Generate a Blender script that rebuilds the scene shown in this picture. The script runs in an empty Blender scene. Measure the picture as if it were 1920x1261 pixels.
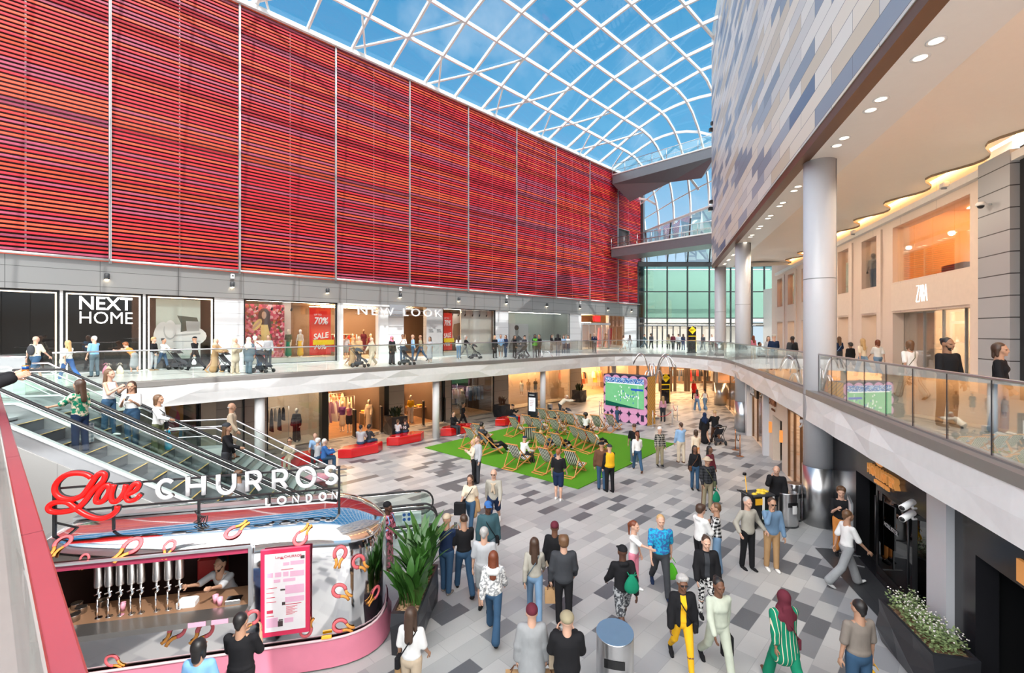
import bpy, bmesh, math, random
import numpy as np
from mathutils import Vector, Matrix, Euler
random.seed(7)
C = bpy.context.scene.collection
SC = bpy.context.scene
# ---------------------------------------------------------------- camera
FPX, CX, CY, CH = 853.0, 960.0, 622.0, 5.8
cam_d = bpy.data.cameras.new('camera'); cam = bpy.data.objects.new('camera', cam_d); C.objects.link(cam)
cam_d.sensor_width = 36.0; cam_d.lens = 36.0*FPX/1920.0
cam_d.shift_y = -(630.5-CY)/1920.0
cam_d.clip_start = 0.05; cam_d.clip_end = 500
cam.location = (0, 0, CH); cam.rotation_euler = (math.radians(90), 0, 0)
SC.camera = cam
SC.view_settings.view_transform = 'Standard'; SC.view_settings.look = 'None'
SC.view_settings.gamma = 1.0; SC.view_settings.use_curve_mapping = False
SC.view_settings.exposure = 0.25
SC.cycles.max_bounces = 7; SC.cycles.diffuse_bounces = 3; SC.cycles.glossy_bounces = 3
SC.cycles.transmission_bounces = 4; SC.cycles.transparent_max_bounces = 14
SC.cycles.caustics_reflective = False; SC.cycles.caustics_refractive = False
SC.cycles.sample_clamp_indirect = 6.0
# ---------------------------------------------------------------- sky
W = bpy.data.worlds.new('world'); SC.world = W; W.use_nodes = True
nt = W.node_tree; nt.nodes.clear()
def wn(t, **k):
    n = nt.nodes.new(t)
    for a, b in k.items(): setattr(n, a, b)
    return n
wo = wn('ShaderNodeOutputWorld'); bg = wn('ShaderNodeBackground'); tc = wn('ShaderNodeTexCoord')
sep = wn('ShaderNodeSeparateXYZ'); nt.links.new(tc.outputs['Generated'], sep.inputs[0])
ramp = wn('ShaderNodeValToRGB'); nt.links.new(sep.outputs['Z'], ramp.inputs[0])
e = ramp.color_ramp.elements
e[0].position = 0.05; e[0].color = (0.60, 0.76, 0.90, 1)
e[1].position = 0.68; e[1].color = (0.030, 0.25, 0.52, 1)
q = ramp.color_ramp.elements.new(0.36); q.color = (0.13, 0.42, 0.70, 1)
noi = wn('ShaderNodeTexNoise'); noi.inputs['Scale'].default_value = 2.6; noi.inputs['Detail'].default_value = 6; noi.inputs['Roughness'].default_value = 0.55
nt.links.new(tc.outputs['Generated'], noi.inputs['Vector'])
cr = wn('ShaderNodeValToRGB'); cr.color_ramp.elements[0].position = 0.56; cr.color_ramp.elements[1].position = 0.86
nt.links.new(noi.outputs['Fac'], cr.inputs[0])
mixc = wn('ShaderNodeMixRGB'); mixc.inputs[2].default_value = (0.80, 0.88, 0.95, 1)
nt.links.new(cr.outputs[0], mixc.inputs[0]); nt.links.new(ramp.outputs[0], mixc.inputs[1])
# bright cloud added high behind the camera for light; dull ground and buildings below
mr = wn('ShaderNodeMapRange'); mr.inputs[1].default_value = 0.05; mr.inputs[2].default_value = -0.40
nt.links.new(sep.outputs['Y'], mr.inputs[0])
mz = wn('ShaderNodeMapRange'); mz.inputs[1].default_value = 0.22; mz.inputs[2].default_value = 0.42
nt.links.new(sep.outputs['Z'], mz.inputs[0])
mm = wn('ShaderNodeMath', operation='MULTIPLY'); nt.links.new(mr.outputs[0], mm.inputs[0]); nt.links.new(mz.outputs[0], mm.inputs[1])
mix2 = wn('ShaderNodeMixRGB'); mix2.inputs[2].default_value = (5.0, 4.9, 4.8, 1)
nt.links.new(mm.outputs[0], mix2.inputs[0]); nt.links.new(mixc.outputs[0], mix2.inputs[1])
ml = wn('ShaderNodeMapRange'); ml.inputs[1].default_value = 0.16; ml.inputs[2].default_value = 0.02
nt.links.new(sep.outputs['Z'], ml.inputs[0])
my = wn('ShaderNodeMapRange'); my.inputs[1].default_value = 0.5; my.inputs[2].default_value = 0.2
nt.links.new(sep.outputs['Y'], my.inputs[0])
ml2 = wn('ShaderNodeMath', operation='MULTIPLY'); nt.links.new(ml.outputs[0], ml2.inputs[0]); nt.links.new(my.outputs[0], ml2.inputs[1])
mix3 = wn('ShaderNodeMixRGB'); mix3.inputs[2].default_value = (0.16, 0.15, 0.145, 1)
nt.links.new(ml2.outputs[0], mix3.inputs[0]); nt.links.new(mix2.outputs[0], mix3.inputs[1])
nt.links.new(mix3.outputs[0], bg.inputs[0]); bg.inputs[1].default_value = 1.0
nt.links.new(bg.outputs[0], wo.inputs[0])
# ---------------------------------------------------------------- sun
sd = bpy.data.lights.new('sun', 'SUN'); sun = bpy.data.objects.new('sun', sd); C.objects.link(sun)
sd.energy = 3.4; sd.angle = math.radians(0.3); sd.color = (1.0, 0.965, 0.92)
sun.rotation_euler = Vector((0.46, -0.42, 0.78)).to_track_quat('Z', 'Y').to_euler()
# ---------------------------------------------------------------- frames
class Frame:
    def __init__(s, ox, oy, ang):   # ang measured from +Y towards +X ; local x runs along the wall
        a = math.radians(ang); s.o = Vector((ox, oy, 0)); s.d = Vector((math.sin(a), math.cos(a), 0)); s.y = Vector((-s.d.y, s.d.x, 0))
        s.M = Matrix.Translation(s.o) @ Matrix.Rotation(math.atan2(s.d.y, s.d.x), 4, 'Z')
    def P(s, x, y, z=0): return s.o + s.d*x + s.y*y + Vector((0, 0, z))
    def inv(s, X, Y):
        v = Vector((X, Y, 0)) - s.o; return v.dot(s.d), v.dot(s.y)
    def xpx(s, px, y=0):            # local x at which the line of local y meets a view direction
        u = (px-CX)/FPX; a = s.o + s.y*y
        return (u*a.y - a.x)/(s.d.x - u*s.d.y)
LF = Frame(-15.2, 25.7, 45.2)       # left building front, +y goes into the building
RF = Frame(8.95, 13.27, 18.05)      # right gallery edge, -y goes towards the right hand shops
EF = Frame(-2.5, 11.33, 75.0)       # escalators, origin at the foot, -x goes up
TF = Frame(-2.3, 8.13, 77.0)        # food trailer, origin at its front right corner, y goes to its back
UP = 3.9                            # upper floor level
def gp(px, py, z=0.0):
    Y = (CH-z)*FPX/(py-CY); return Vector(((px-CX)/FPX*Y, Y, z))
def dp(px, py, Y): return Vector(((px-CX)/FPX*Y, Y, CH-(py-CY)/FPX*Y))
# ---------------------------------------------------------------- mesh builder
class MB:
    def __init__(s): s.v = []; s.f = []; s.m = []; s.cm = 0; s.sm = []; s.smooth = False; s.T = None
    def vv(s, p):
        p = Vector(p)
        if s.T is not None: p = s.T @ p
        s.v.append((p.x, p.y, p.z)); return len(s.v)-1
    def face(s, idx): s.f.append(tuple(idx)); s.m.append(s.cm); s.sm.append(s.smooth)
    def quad(s, a, b, c, d): i = [s.vv(p) for p in (a, b, c, d)]; s.face(i)
    def poly(s, pts): s.face([s.vv(p) for p in pts])
    def box(s, x0, x1, y0, y1, z0, z1):
        i = [s.vv(p) for p in ((x0,y0,z0),(x1,y0,z0),(x1,y1,z0),(x0,y1,z0),(x0,y0,z1),(x1,y0,z1),(x1,y1,z1),(x0,y1,z1))]
        for q in ((0,3,2,1),(4,5,6,7),(0,1,5,4),(1,2,6,5),(2,3,7,6),(3,0,4,7)): s.face([i[k] for k in q])
        return s
    def bbox(s, x0, x1, y0, y1, z0, z1, b=.02):   # box with chamfered upright and top edges
        pts = [(x0+b,y0),(x1-b,y0),(x1,y0+b),(x1,y1-b),(x1-b,y1),(x0+b,y1),(x0,y1-b),(x0,y0+b)]
        s.prism(pts, z0, z1-b, cap=(True, False))
        cx, cy = (x0+x1)/2, (y0+y1)/2
        q = [(cx+(x-cx)*(1-2*b/(x1-x0)), cy+(y-cy)*(1-2*b/(y1-y0))) for x, y in pts]
        a = [s.vv((x,y,z1-b)) for x,y in pts]; c = [s.vv((x,y,z1)) for x,y in q]
        for k in range(8): s.face([a[k], a[(k+1)%8], c[(k+1)%8], c[k]])
        s.face(c); return s
    def prism(s, pts, z0, z1, cap=(True, True)):
        a = [s.vv((x,y,z0)) for x,y in pts]; b = [s.vv((x,y,z1)) for x,y in pts]; n = len(pts)
        for k in range(n): s.face([a[k], a[(k+1)%n], b[(k+1)%n], b[k]])
        if cap[0]: s.face(a[::-1])
        if cap[1]: s.face(b)
        return s
    def extr(s, poly3, off):        # polygon of 3D points swept by an offset
        off = Vector(off); a = [s.vv(p) for p in poly3]; b = [s.vv(Vector(p)+off) for p in poly3]; n = len(a)
        for k in range(n): s.face([a[k], a[(k+1)%n], b[(k+1)%n], b[k]])
        s.face(a[::-1]); s.face(b); return s
    def tube(s, pts, r, n=8, caps=True, closed=False, sq=None):
        pts = [Vector(p) for p in pts]; sm = s.smooth; s.smooth = n > 4; rings = []; N = len(pts)
        up = None
        for k, p in enumerate(pts):
            if closed: t = pts[(k+1) % N]-pts[k-1]
            else: t = pts[min(k+1, N-1)]-pts[max(k-1, 0)]
            t.normalize()
            if up is None:
                up = Vector((0,0,1)) if abs(t.z) < .9 else Vector((0,1,0))
            u = t.cross(up); u.normalize(); w = u.cross(t); up = w
            rr = r[k] if isinstance(r, (list, tuple)) else r
            off = math.pi/4 if n == 4 else 0
            sx, sy = sq if sq else (1, 1)
            rings.append([s.vv(p + u*math.cos(off+2*math.pi*j/n)*rr*sx + w*math.sin(off+2*math.pi*j/n)*rr*sy) for j in range(n)])
        for k in range(N if closed else N-1):
            a, b = rings[k], rings[(k+1) % N]
            for j in range(n): s.face([a[j], a[(j+1)%n], b[(j+1)%n], b[j]])
        if caps and not closed: s.face(rings[0][::-1]); s.face(rings[-1])
        s.smooth = sm; return s
    def bar(s, a, b, w, h=None):    # straight bar of rectangular section
        h = h or w; r = 1/math.sqrt(2)
        return s.tube([a, b], 1.0, 4, sq=(w*r, h*r))
    def lathe(s, prof, n=20, c=(0,0,0)):   # profile of (r, z)
        sm = s.smooth; s.smooth = True; rings = []
        for r, z in prof: rings.append([s.vv((c[0]+r*math.cos(2*math.pi*j/n), c[1]+r*math.sin(2*math.pi*j/n), c[2]+z)) for j in range(n)])
        for a, b in zip(rings, rings[1:]):
            for j in range(n): s.face([a[j], a[(j+1)%n], b[(j+1)%n], b[j]])
        s.smooth = False
        if prof[0][0] > 1e-4: s.face(rings[0][::-1])
        if prof[-1][0] > 1e-4: s.face(rings[-1])
        s.smooth = sm; return s
    def grid(s, fn, nu, nv, cu=False):
        ids = [[s.vv(fn(i/nu, j/nv)) for j in range(nv+1)] for i in range(nu+(0 if cu else 1))]
        for i in range(nu):
            for j in range(nv):
                i2 = (i+1) % len(ids)
                s.face([ids[i][j], ids[i2][j], ids[i2][j+1], ids[i][j+1]])
        return s
    def ell(s, c, r, n=12, m=8, M=None):
        sm = s.smooth; s.smooth = True; c = Vector(c)
        def f(u, v):
            t = u*2*math.pi; q = (v-.5)*math.pi*.998
            p = Vector((r[0]*math.cos(t)*math.cos(q), r[1]*math.sin(t)*math.cos(q), r[2]*math.sin(q)))
            return c + (M @ p if M else p)
        s.grid(f, n, m, cu=True); s.smooth = sm; return s
    def build(s, name, mats, parent=None, M=None, sm=None):
        me = bpy.data.meshes.new(name); me.from_pydata(s.v, [], s.f)
        if not isinstance(mats, (list, tuple)): mats = [mats]
        for m in mats: me.materials.append(m)
        if len(mats) > 1: me.polygons.foreach_set('material_index', s.m)
        if sm is True: me.polygons.foreach_set('use_smooth', [True]*len(s.f))
        elif any(s.sm): me.polygons.foreach_set('use_smooth', s.sm)
        me.update()
        o = bpy.data.objects.new(name, me); C.objects.link(o)
        if M is not None: o.matrix_world = M
        if parent is not None: o.parent = parent
        return o
def empty(name, loc=(0,0,0), rz=0.0, M=None):
    o = bpy.data.objects.new(name, None); C.objects.link(o); o.empty_display_size = .2
    if M is not None: o.matrix_world = M
    else: o.location = loc; o.rotation_euler = (0, 0, rz)
    return o
def tag(o, label=None, cat=None, group=None, kind=None):
    if label: o['label'] = label
    if cat: o['category'] = cat
    if group: o['group'] = group
    if kind: o['kind'] = kind
    return o
def struct(o, label=None): o['kind'] = 'structure'; return tag(o, label)
def copy_tree(o, parent=None):
    c = o.copy(); C.objects.link(c)
    if parent is not None: c.parent = parent
    for ch in list(KIDS.get(o.name, [])) or list(o.children):
        copy_tree(ch, c)
    return c
KIDS = {}
# ---------------------------------------------------------------- materials
class N:
    def __init__(s, name):
        s.mat = bpy.data.materials.new(name); s.mat.use_nodes = True; s.t = s.mat.node_tree; s.t.nodes.clear()
        s.out = s.t.nodes.new('ShaderNodeOutputMaterial')
    def n(s, t, **k):
        x = s.t.nodes.new(t)
        for a, b in k.items(): setattr(x, a, b)
        return x
    def l(s, a, b): s.t.links.new(a, b)
    def set(s, inp, v):
        if hasattr(v, 'node'): s.l(v, inp)
        else: inp.default_value = v
    def math(s, op, a, b=None, c=None):
        x = s.n('ShaderNodeMath', operation=op); s.set(x.inputs[0], a)
        if b is not None: s.set(x.inputs[1], b)
        if c is not None: s.set(x.inputs[2], c)
        return x.outputs[0]
    def coord(s, kind='Object'): return s.n('ShaderNodeTexCoord').outputs[kind]
    def xyz(s, v):
        x = s.n('ShaderNodeSeparateXYZ'); s.l(v, x.inputs[0]); return x.outputs
    def comb(s, x, y, z=0.0):
        c = s.n('ShaderNodeCombineXYZ'); s.set(c.inputs[0], x); s.set(c.inputs[1], y); s.set(c.inputs[2], z); return c.outputs[0]
    def white(s, v): x = s.n('ShaderNodeTexWhiteNoise', noise_dimensions='3D'); s.l(v, x.inputs['Vector']); return x.outputs['Value']
    def noise(s, v, scale, detail=2.0, rough=.5):
        x = s.n('ShaderNodeTexNoise'); s.l(v, x.inputs['Vector']); x.inputs['Scale'].default_value = scale; x.inputs['Detail'].default_value = detail; x.inputs['Roughness'].default_value = rough
        return x.outputs['Fac']
    def ramp(s, f, stops, interp='LINEAR'):
        x = s.n('ShaderNodeValToRGB'); s.l(f, x.inputs[0]); x.color_ramp.interpolation = interp
        el = x.color_ramp.elements
        while len(el) < len(stops): el.new(0.5)
        for k, (p, c) in enumerate(stops): el[k].position = p; el[k].color = (*c, 1)
        return x.outputs[0]
    def mix(s, f, a, b, mode='MIX'):
        x = s.n('ShaderNodeMixRGB', blend_type=mode); s.set(x.inputs[0], f)
        s.set(x.inputs[1], a if hasattr(a, 'node') else (*a, 1)); s.set(x.inputs[2], b if hasattr(b, 'node') else (*b, 1)); return x.outputs[0]
    def pbr(s, col, rough=.5, metal=0.0, spec=.5, bump=None, bstr=.2, em=None, emst=0.0, coat=0.0):
        p = s.n('ShaderNodeBsdfPrincipled')
        s.set(p.inputs['Base Color'], col if hasattr(col, 'node') else (*col, 1)); s.set(p.inputs['Roughness'], rough); s.set(p.inputs['Metallic'], metal)
        p.inputs['Specular IOR Level'].default_value = spec; p.inputs['Coat Weight'].default_value = coat
        if em is not None: s.set(p.inputs['Emission Color'], em if hasattr(em, 'node') else (*em, 1)); p.inputs['Emission Strength'].default_value = emst
        if bump is not None:
            b = s.n('ShaderNodeBump'); b.inputs['Strength'].default_value = bstr; s.l(bump, b.inputs['Height']); s.l(b.outputs[0], p.inputs['Normal'])
        s.l(p.outputs[0], s.out.inputs[0]); return s.mat
def srgb(r, g, b):
    f = lambda c: (c/255)/12.92 if c/255 <= .04045 else ((c/255+.055)/1.055)**2.4
    return (f(r), f(g), f(b))
_M = {}
def M_(name, col, rough=.5, metal=0.0, spec=.5, var=.06, scale=6.0, em=None, emst=0.0, coat=0.0):
    """plain surface with a faint noise in tone"""
    if name in _M: return _M[name]
    n = N(name); f = n.noise(n.coord(), scale, 3.0)
    c = n.mix(f, tuple(max(0, x*(1-var)) for x in col), tuple(min(1, x*(1+var)) for x in col))
    _M[name] = n.pbr(c, rough, metal, spec, em=em, emst=emst, coat=coat); return _M[name]
def EM(name, col, st):
    if name in _M: return _M[name]
    n = N(name); x = n.n('ShaderNodeEmission'); x.inputs[0].default_value = (*col, 1); x.inputs[1].default_value = st; n.l(x.outputs[0], n.out.inputs[0])
    _M[name] = n.mat; return n.mat
def glass(name, tint, refl=.08, rough=.02, edge=.5):
    if name in _M: return _M[name]
    n = N(name); t = n.n('ShaderNodeBsdfTransparent'); t.inputs[0].default_value = (*tint, 1)
    g = n.n('ShaderNodeBsdfGlossy'); g.inputs[0].default_value = (1, 1, 1, 1); g.inputs['Roughness'].default_value = rough
    lw = n.n('ShaderNodeLayerWeight'); lw.inputs[0].default_value = .25
    f = n.math('MULTIPLY_ADD', lw.outputs['Fresnel'], edge, refl)
    mx = n.n('ShaderNodeMixShader'); n.l(f, mx.inputs[0]); n.l(t.outputs[0], mx.inputs[1]); n.l(g.outputs[0], mx.inputs[2])
    n.l(mx.outputs[0], n.out.inputs[0]); _M[name] = n.mat; return n.mat
def joints(name, col, jx, jz, w=.012, dark=.25, rough=.4, off=0.0, var=.04, metal=0.0, axes='xz', ox=0.0, oz=0.0, spec=.5, coat=0.0):
    """panels with thin dark joints every jx by jz in the object's own axes"""
    if name in _M: return _M[name]
    n = N(name); q = n.xyz(n.coord()); a = q['XYZ'.index(axes[0].upper())]; b = q['XYZ'.index(axes[1].upper())]
    b2 = n.math('DIVIDE', n.math('ADD', b, oz), jz); row = n.math('FLOOR', b2)
    a2 = n.math('ADD', n.math('DIVIDE', n.math('ADD', a, ox), jx), n.math('MULTIPLY', row, off))
    fa = n.math('FRACT', a2); fb = n.math('FRACT', b2)
    ja = n.math('LESS_THAN', fa, w/jx); jb = n.math('LESS_THAN', fb, w/jz); j = n.math('MAXIMUM', ja, jb)
    h = n.white(n.comb(n.math('FLOOR', a2), row, 0.0))
    c = n.mix(h, tuple(x*(1-var) for x in col), tuple(min(1, x*(1+var)) for x in col))
    c = n.mix(j, c, tuple(x*dark for x in col))
    _M[name] = n.pbr(c, rough, metal, spec, coat=coat); return _M[name]
white = M_('white_paint', (.82,.82,.81), .35)
offwhite = M_('offwhite_panel', (.80,.79,.77), .4)
steel = M_('brushed_steel', (.62,.62,.63), .28, 1.0)
chrome = M_('chrome', (.85,.85,.86), .12, 1.0)
black = M_('black_paint', (.012,.012,.014), .35)
dark = M_('dark_metal', (.035,.037,.04), .45)
grey = M_('grey_metal', (.30,.31,.32), .45, .3)
rubber = M_('black_rubber', (.02,.02,.02), .6)
glass_clear = glass('clear_glass', (.93,.97,.955), .035)
glass_bal = glass('balustrade_glass', (.90,.955,.94), .05)
glass_shop = glass('shop_glass', (.95,.96,.95), .05)
# ================================================================= ground floor
def tile_mat():
    n = N('stone_paving'); q = n.xyz(n.coord())
    tl, tw = .72, .36
    r = n.math('DIVIDE', q['Y'], tw); row = n.math('FLOOR', r)
    off = n.math('MULTIPLY', n.white(n.comb(row, 3.7, 1.0)), 1.0)
    off = n.math('DIVIDE', n.math('FLOOR', n.math('MULTIPLY', off, 4)), 4)
    c = n.math('ADD', n.math('DIVIDE', q['X'], tl), off); col = n.math('FLOOR', c)
    h = n.white(n.comb(col, row, 0.0))
    # warmer brown stone under the left gallery is the shop light on it; the stone itself is grey
    t = n.ramp(h, [(0, (.43,.43,.42)), (.30, (.52,.515,.50)), (.52, (.34,.34,.345)), (.68, (.47,.465,.455)), (.80, (.20,.205,.215)), (.87, (.075,.08,.09))], 'CONSTANT')
    fa = n.math('FRACT', c); fb = n.math('FRACT', r)
    j = n.math('MAXIMUM', n.math('LESS_THAN', fa, .012), n.math('LESS_THAN', fb, .022))
    sp = n.noise(n.coord(), 55, 3); st = n.noise(n.coord(), 1.3, 3)
    t = n.mix(n.math('MULTIPLY', sp, .25), t, (.30,.30,.31)); t = n.mix(n.math('MULTIPLY', st, .16), t, (.25,.25,.25))
    t = n.mix(n.math('MULTIPLY', j, .5), t, (.22,.22,.22))
    return n.pbr(t, n.math('MULTIPLY_ADD', st, .25, .28), spec=.42)
paving = tile_mat()
b = MB(); b.quad((-60,-65,0),(70,-65,0),(70,30,0),(-60,30,0)); struct(b.build('floor_ground', paving, M=LF.M))
# ================================================================= upper floor slab
gal_floor = joints('gallery_tiles', (.66,.645,.61), 1.2, .6, .006, .75, .25, .5, .03, axes='xy')
edge = []
def E(x, y): edge.append((x, y))
# outline of the hole, walked from the near left corner round the far end to the near right
near = [(-0.45,.35), (-4.25,3.62), (-9.2,7.9)]
eb = EF.P(-9.6, -.35); et = EF.P(-9.6, 3.0); st0 = EF.P(-10.65, 3.6); st1 = EF.P(-10.65, 5.75)
for p in near: E(*p)
E(eb.x, eb.y); E(et.x, et.y)
E(st0.x, st0.y); E(st1.x, st1.y)
for s in (-6.0, 0.0, 6.0, 12.0, 18.0): p = LF.P(s, -8.5); E(p.x, p.y)
curve = [(4.9,33.65),(6.5,35.0),(8.0,35.8),(9.5,36.1),(11.0,35.75),(12.3,34.8),(13.2,33.3),(13.75,31.5),(13.85,29.7)]
for p in curve: E(*p)
for t in (14.0, 8.0, 2.0, -4.0, -10.0): p = RF.P(t, 0); E(p.x, p.y)
inner_n = 3
outer = [(9,-4),(60,-6),(60,70),(-60,70),(-60,-10),(-3,-4.0)]
b = MB()
ring = edge
# slab as strips: triangulate outline with hole by bmesh fill
bm = bmesh.new()
def loop(pts, z):
    vs = [bm.verts.new((x,y,z)) for x,y in pts]; return [bm.edges.new((vs[k], vs[(k+1)%len(vs)])) for k in range(len(vs))]
lo = [(2.0,-3.9),(60,-6),(60,75),(-60,75),(-60,-10),(-2.2,-3.9)]
r2 = RF.P(-12.5,0); hole_or_edge = ring + [(r2.x, r2.y)]
outline = hole_or_edge + [(60,-1.0),(60,75),(-60,75),(-60,-2.0),(-.45,-2.0)]
es = loop(outline, UP); bmesh.ops.triangle_fill(bm, edges=es, use_beauty=True)
for f in bm.faces:
    if f.normal.z < 0: f.normal_flip()
me = bpy.data.meshes.new('floor_upper'); bm.to_mesh(me); bm.free(); me.materials.append(gal_floor)
o = bpy.data.objects.new('floor_upper', me); C.objects.link(o); struct(o)
# ceiling beneath the galleries (painted soffit)
bm = bmesh.new(); es = loop(outline, UP-.74); bmesh.ops.triangle_fill(bm, edges=es, use_beauty=True)
me = bpy.data.meshes.new('ceiling_lower'); bm.to_mesh(me); bm.free(); me.materials.append(M_('soffit_paint', (.62,.58,.52), .5))
o = bpy.data.objects.new('ceiling_lower', me); C.objects.link(o); struct(o)
# smooth edge path
def resample(pts, step):
    out = [Vector((*pts[0], 0))]
    for a, c in zip(pts, pts[1:]):
        a = Vector((*a, 0)); c = Vector((*c, 0)); L = (c-a).length; k = max(1, round(L/step))
        for j in range(1, k+1): out.append(a.lerp(c, j/k))
    return out
def offset_path(P, d):      # positive to the left of travel
    out = []
    for k, p in enumerate(P):
        t = P[min(k+1, len(P)-1)]-P[max(k-1, 0)]; t.normalize(); out.append(p + Vector((-t.y, t.x, 0))*d)
    return out
def ribbon(mb, P, d0, d1, z0, z1):
    A = offset_path(P, d0); B = offset_path(P, d1); ids = []
    for a, c in zip(A, B): ids.append([mb.vv((a.x,a.y,z0)), mb.vv((c.x,c.y,z0)), mb.vv((c.x,c.y,z1)), mb.vv((a.x,a.y,z1))])
    for p, q in zip(ids, ids[1:]):
        for k in range(4): mb.face([p[k], q[k], q[(k+1)%4], p[(k+1)%4]])
    mb.face(ids[0]); mb.face(ids[-1][::-1])
def fascia(name, P):
    """white facetted fascia: flat triangles pushed slightly in and out"""
    mb = MB(); rnd = random.Random(3); ids = []
    out = offset_path(P, 0)
    for k, p in enumerate(P):
        t = P[min(k+1, len(P)-1)]-P[max(k-1, 0)]; t.normalize(); nrm = Vector((t.y, -t.x, 0))*FS
        col = []
        for j, z in enumerate((UP-.76, UP-.38, UP-.02)):
            d = .16 + (rnd.uniform(.0,.085) if (j == 1 or (k % 2 and j != 1)) and 0 < k < len(P)-1 else 0.03)
            col.append(mb.vv((p.x+nrm.x*d, p.y+nrm.y*d, z)))
        ids.append(col)
    for k, (p, q) in enumerate(zip(ids, ids[1:])):
        for j in range(2):
            if (k+j) % 2: mb.face([p[j], q[j], q[j+1]]); mb.face([p[j], q[j+1], p[j+1]])
            else: mb.face([p[j], q[j], p[j+1]]); mb.face([q[j], q[j+1], p[j+1]])
    return struct(mb.build(name, M_('fascia_white', (.84,.84,.83), .3)))
FS = 1.0   # the void lies to the right of the walk direction
pl = [e for e in edge]
iL = 7      # first index of the long left edge
pathL = resample(pl[iL-1:iL+5], 1.0); pathC = resample([pl[iL+4]]+pl[iL+5:iL+5+len(curve)-0], .8); pathR = resample(pl[iL+4+len(curve):]+[(r2.x, r2.y)], 1.0)
whole = resample(pl[iL-1:]+[(r2.x, r2.y)], 1.0)
pathN = resample(pl[0:4], 1.0); pathN2 = resample(pl[3:7], .8)
fascia('trim_gallery_fascia', whole)
fascia('trim_near_fascia', pathN); fascia('trim_stair_fascia', pathN2)
sill_m = M_('gallery_sill_metal', (.30,.285,.27), .38, .35)
for nm, P in (('trim_gallery_sill', whole), ('trim_near_sill', pathN), ('trim_stair_sill', pathN2)):
    b = MB(); ribbon(b, P, .10, -.20, UP-.02, UP+.15); struct(b.build(nm, sill_m))
def balustrade(P, label, name='glass_balustrade', pane=1.25, h=1.25, zb=UP+.13, mat=None, d=0.0, dark_joints=False):
    root = empty(name, (0,0,0)); tag(root, label, 'balustrade', 'glass balustrades')
    P = offset_path(P, d); L = [0]
    for a, c in zip(P, P[1:]): L.append(L[-1]+(c-a).length)
    def at(s):
        for k in range(len(L)-1):
            if s <= L[k+1]+1e-6: return P[k].lerp(P[k+1], (s-L[k])/max(1e-6, L[k+1]-L[k]))
        return P[-1]
    n = max(1, round(L[-1]/pane)); w = L[-1]/n
    for k in range(n):
        a, c = at(k*w+.012), at((k+1)*w-.012); t = (c-a).normalized(); u = Vector((-t.y, t.x, 0))*.007
        mb = MB(); mb.extr([a-u+Vector((0,0,zb)), c-u+Vector((0,0,zb)), c-u+Vector((0,0,zb+h-.15)), a-u+Vector((0,0,zb+h-.15))], u*2)
        mb.build('glass_pane', mat or glass_bal, root)
    if dark_joints:
        mb = MB(); [mb.bar(at(k*w)+Vector((0,0,zb)), at(k*w)+Vector((0,0,zb+h-.15)), .022) for k in range(n+1)]; mb.build('dark_joint', dark, root)
    mb = MB(); mb.tube([p+Vector((0,0,zb+h-.13)) for p in P], .026, 8); mb.build('top_rail', steel, root)
    mb = MB(); ribbon(mb, P, .03, -.03, zb-.02, zb+.05); mb.build('base_channel', sill_m, root)
    return root
mid = len(whole)//2
balustrade(resample(pl[iL-1:iL+5]+[curve[0]], 1.0), 'long clear glass balustrade with steel rail along the left upper gallery')
balustrade(resample(curve, .8), 'curved glass balustrade round the far end of the void', pane=1.1)
c2 = RF.P(0, 0); c1 = RF.P(1.3, 0)
balustrade(resample([curve[-1], (c1.x, c1.y)], 1.0), 'glass balustrade of the right gallery beyond the near big column')
balustrade(resample([(c2.x, c2.y), (r2.x, r2.y)], 1.0), 'near right glass balustrade with dark upright joints in front of the fashion shop', pane=1.05, dark_joints=True)
balustrade(resample(pl[4:6], .8), 'short glass balustrade between escalator heads and stair head', pane=.9)
# near left balustrade with a wide flat rail, the red screen's reflection painted into its colour
root = empty('flat_rail_balustrade', (0,0,0)); tag(root, 'near balustrade with wide flat polished rail, pink reflection painted in, running down the left corner', 'balustrade')
A = Vector((-.62,.706,0)); Bq = Vector((-9.6,8.40,0)); dv = (Bq-A).normalized(); nv = Vector((-dv.y, dv.x, 0))
railm = M_('rail_painted_reflection', (.64,.19,.24), .22, .75, var=.1, scale=1.5)
for k in range(7):
    a = A + dv*(k*1.7+.004); c = A + dv*((k+1)*1.7-.004)
    b = MB(); b.extr([a-nv*.027+Vector((0,0,4.955)), c-nv*.027+Vector((0,0,4.955)), c-nv*.027+Vector((0,0,5.0)), a-nv*.027+Vector((0,0,5.0))], nv*.054)
    b.build('rail_section', railm, root)
    b = MB(); b.extr([a-nv*.031+Vector((0,0,4.95)), c-nv*.031+Vector((0,0,4.95)), c-nv*.031+Vector((0,0,5.002)), a-nv*.031+Vector((0,0,5.002))], nv*.004)
    b.extr([a+nv*.027+Vector((0,0,4.95)), c+nv*.027+Vector((0,0,4.95)), c+nv*.027+Vector((0,0,5.002)), a+nv*.027+Vector((0,0,5.002))], nv*.004)
    b.build('rail_lip', chrome, root)
    b = MB(); b.extr([a-nv*.008+Vector((0,0,UP+.1)), c-nv*.008+Vector((0,0,UP+.1)), c-nv*.008+Vector((0,0,4.955)), a-nv*.008+Vector((0,0,4.955))], nv*.016)
    b.build('glass_pane', glass_bal, root)
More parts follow.
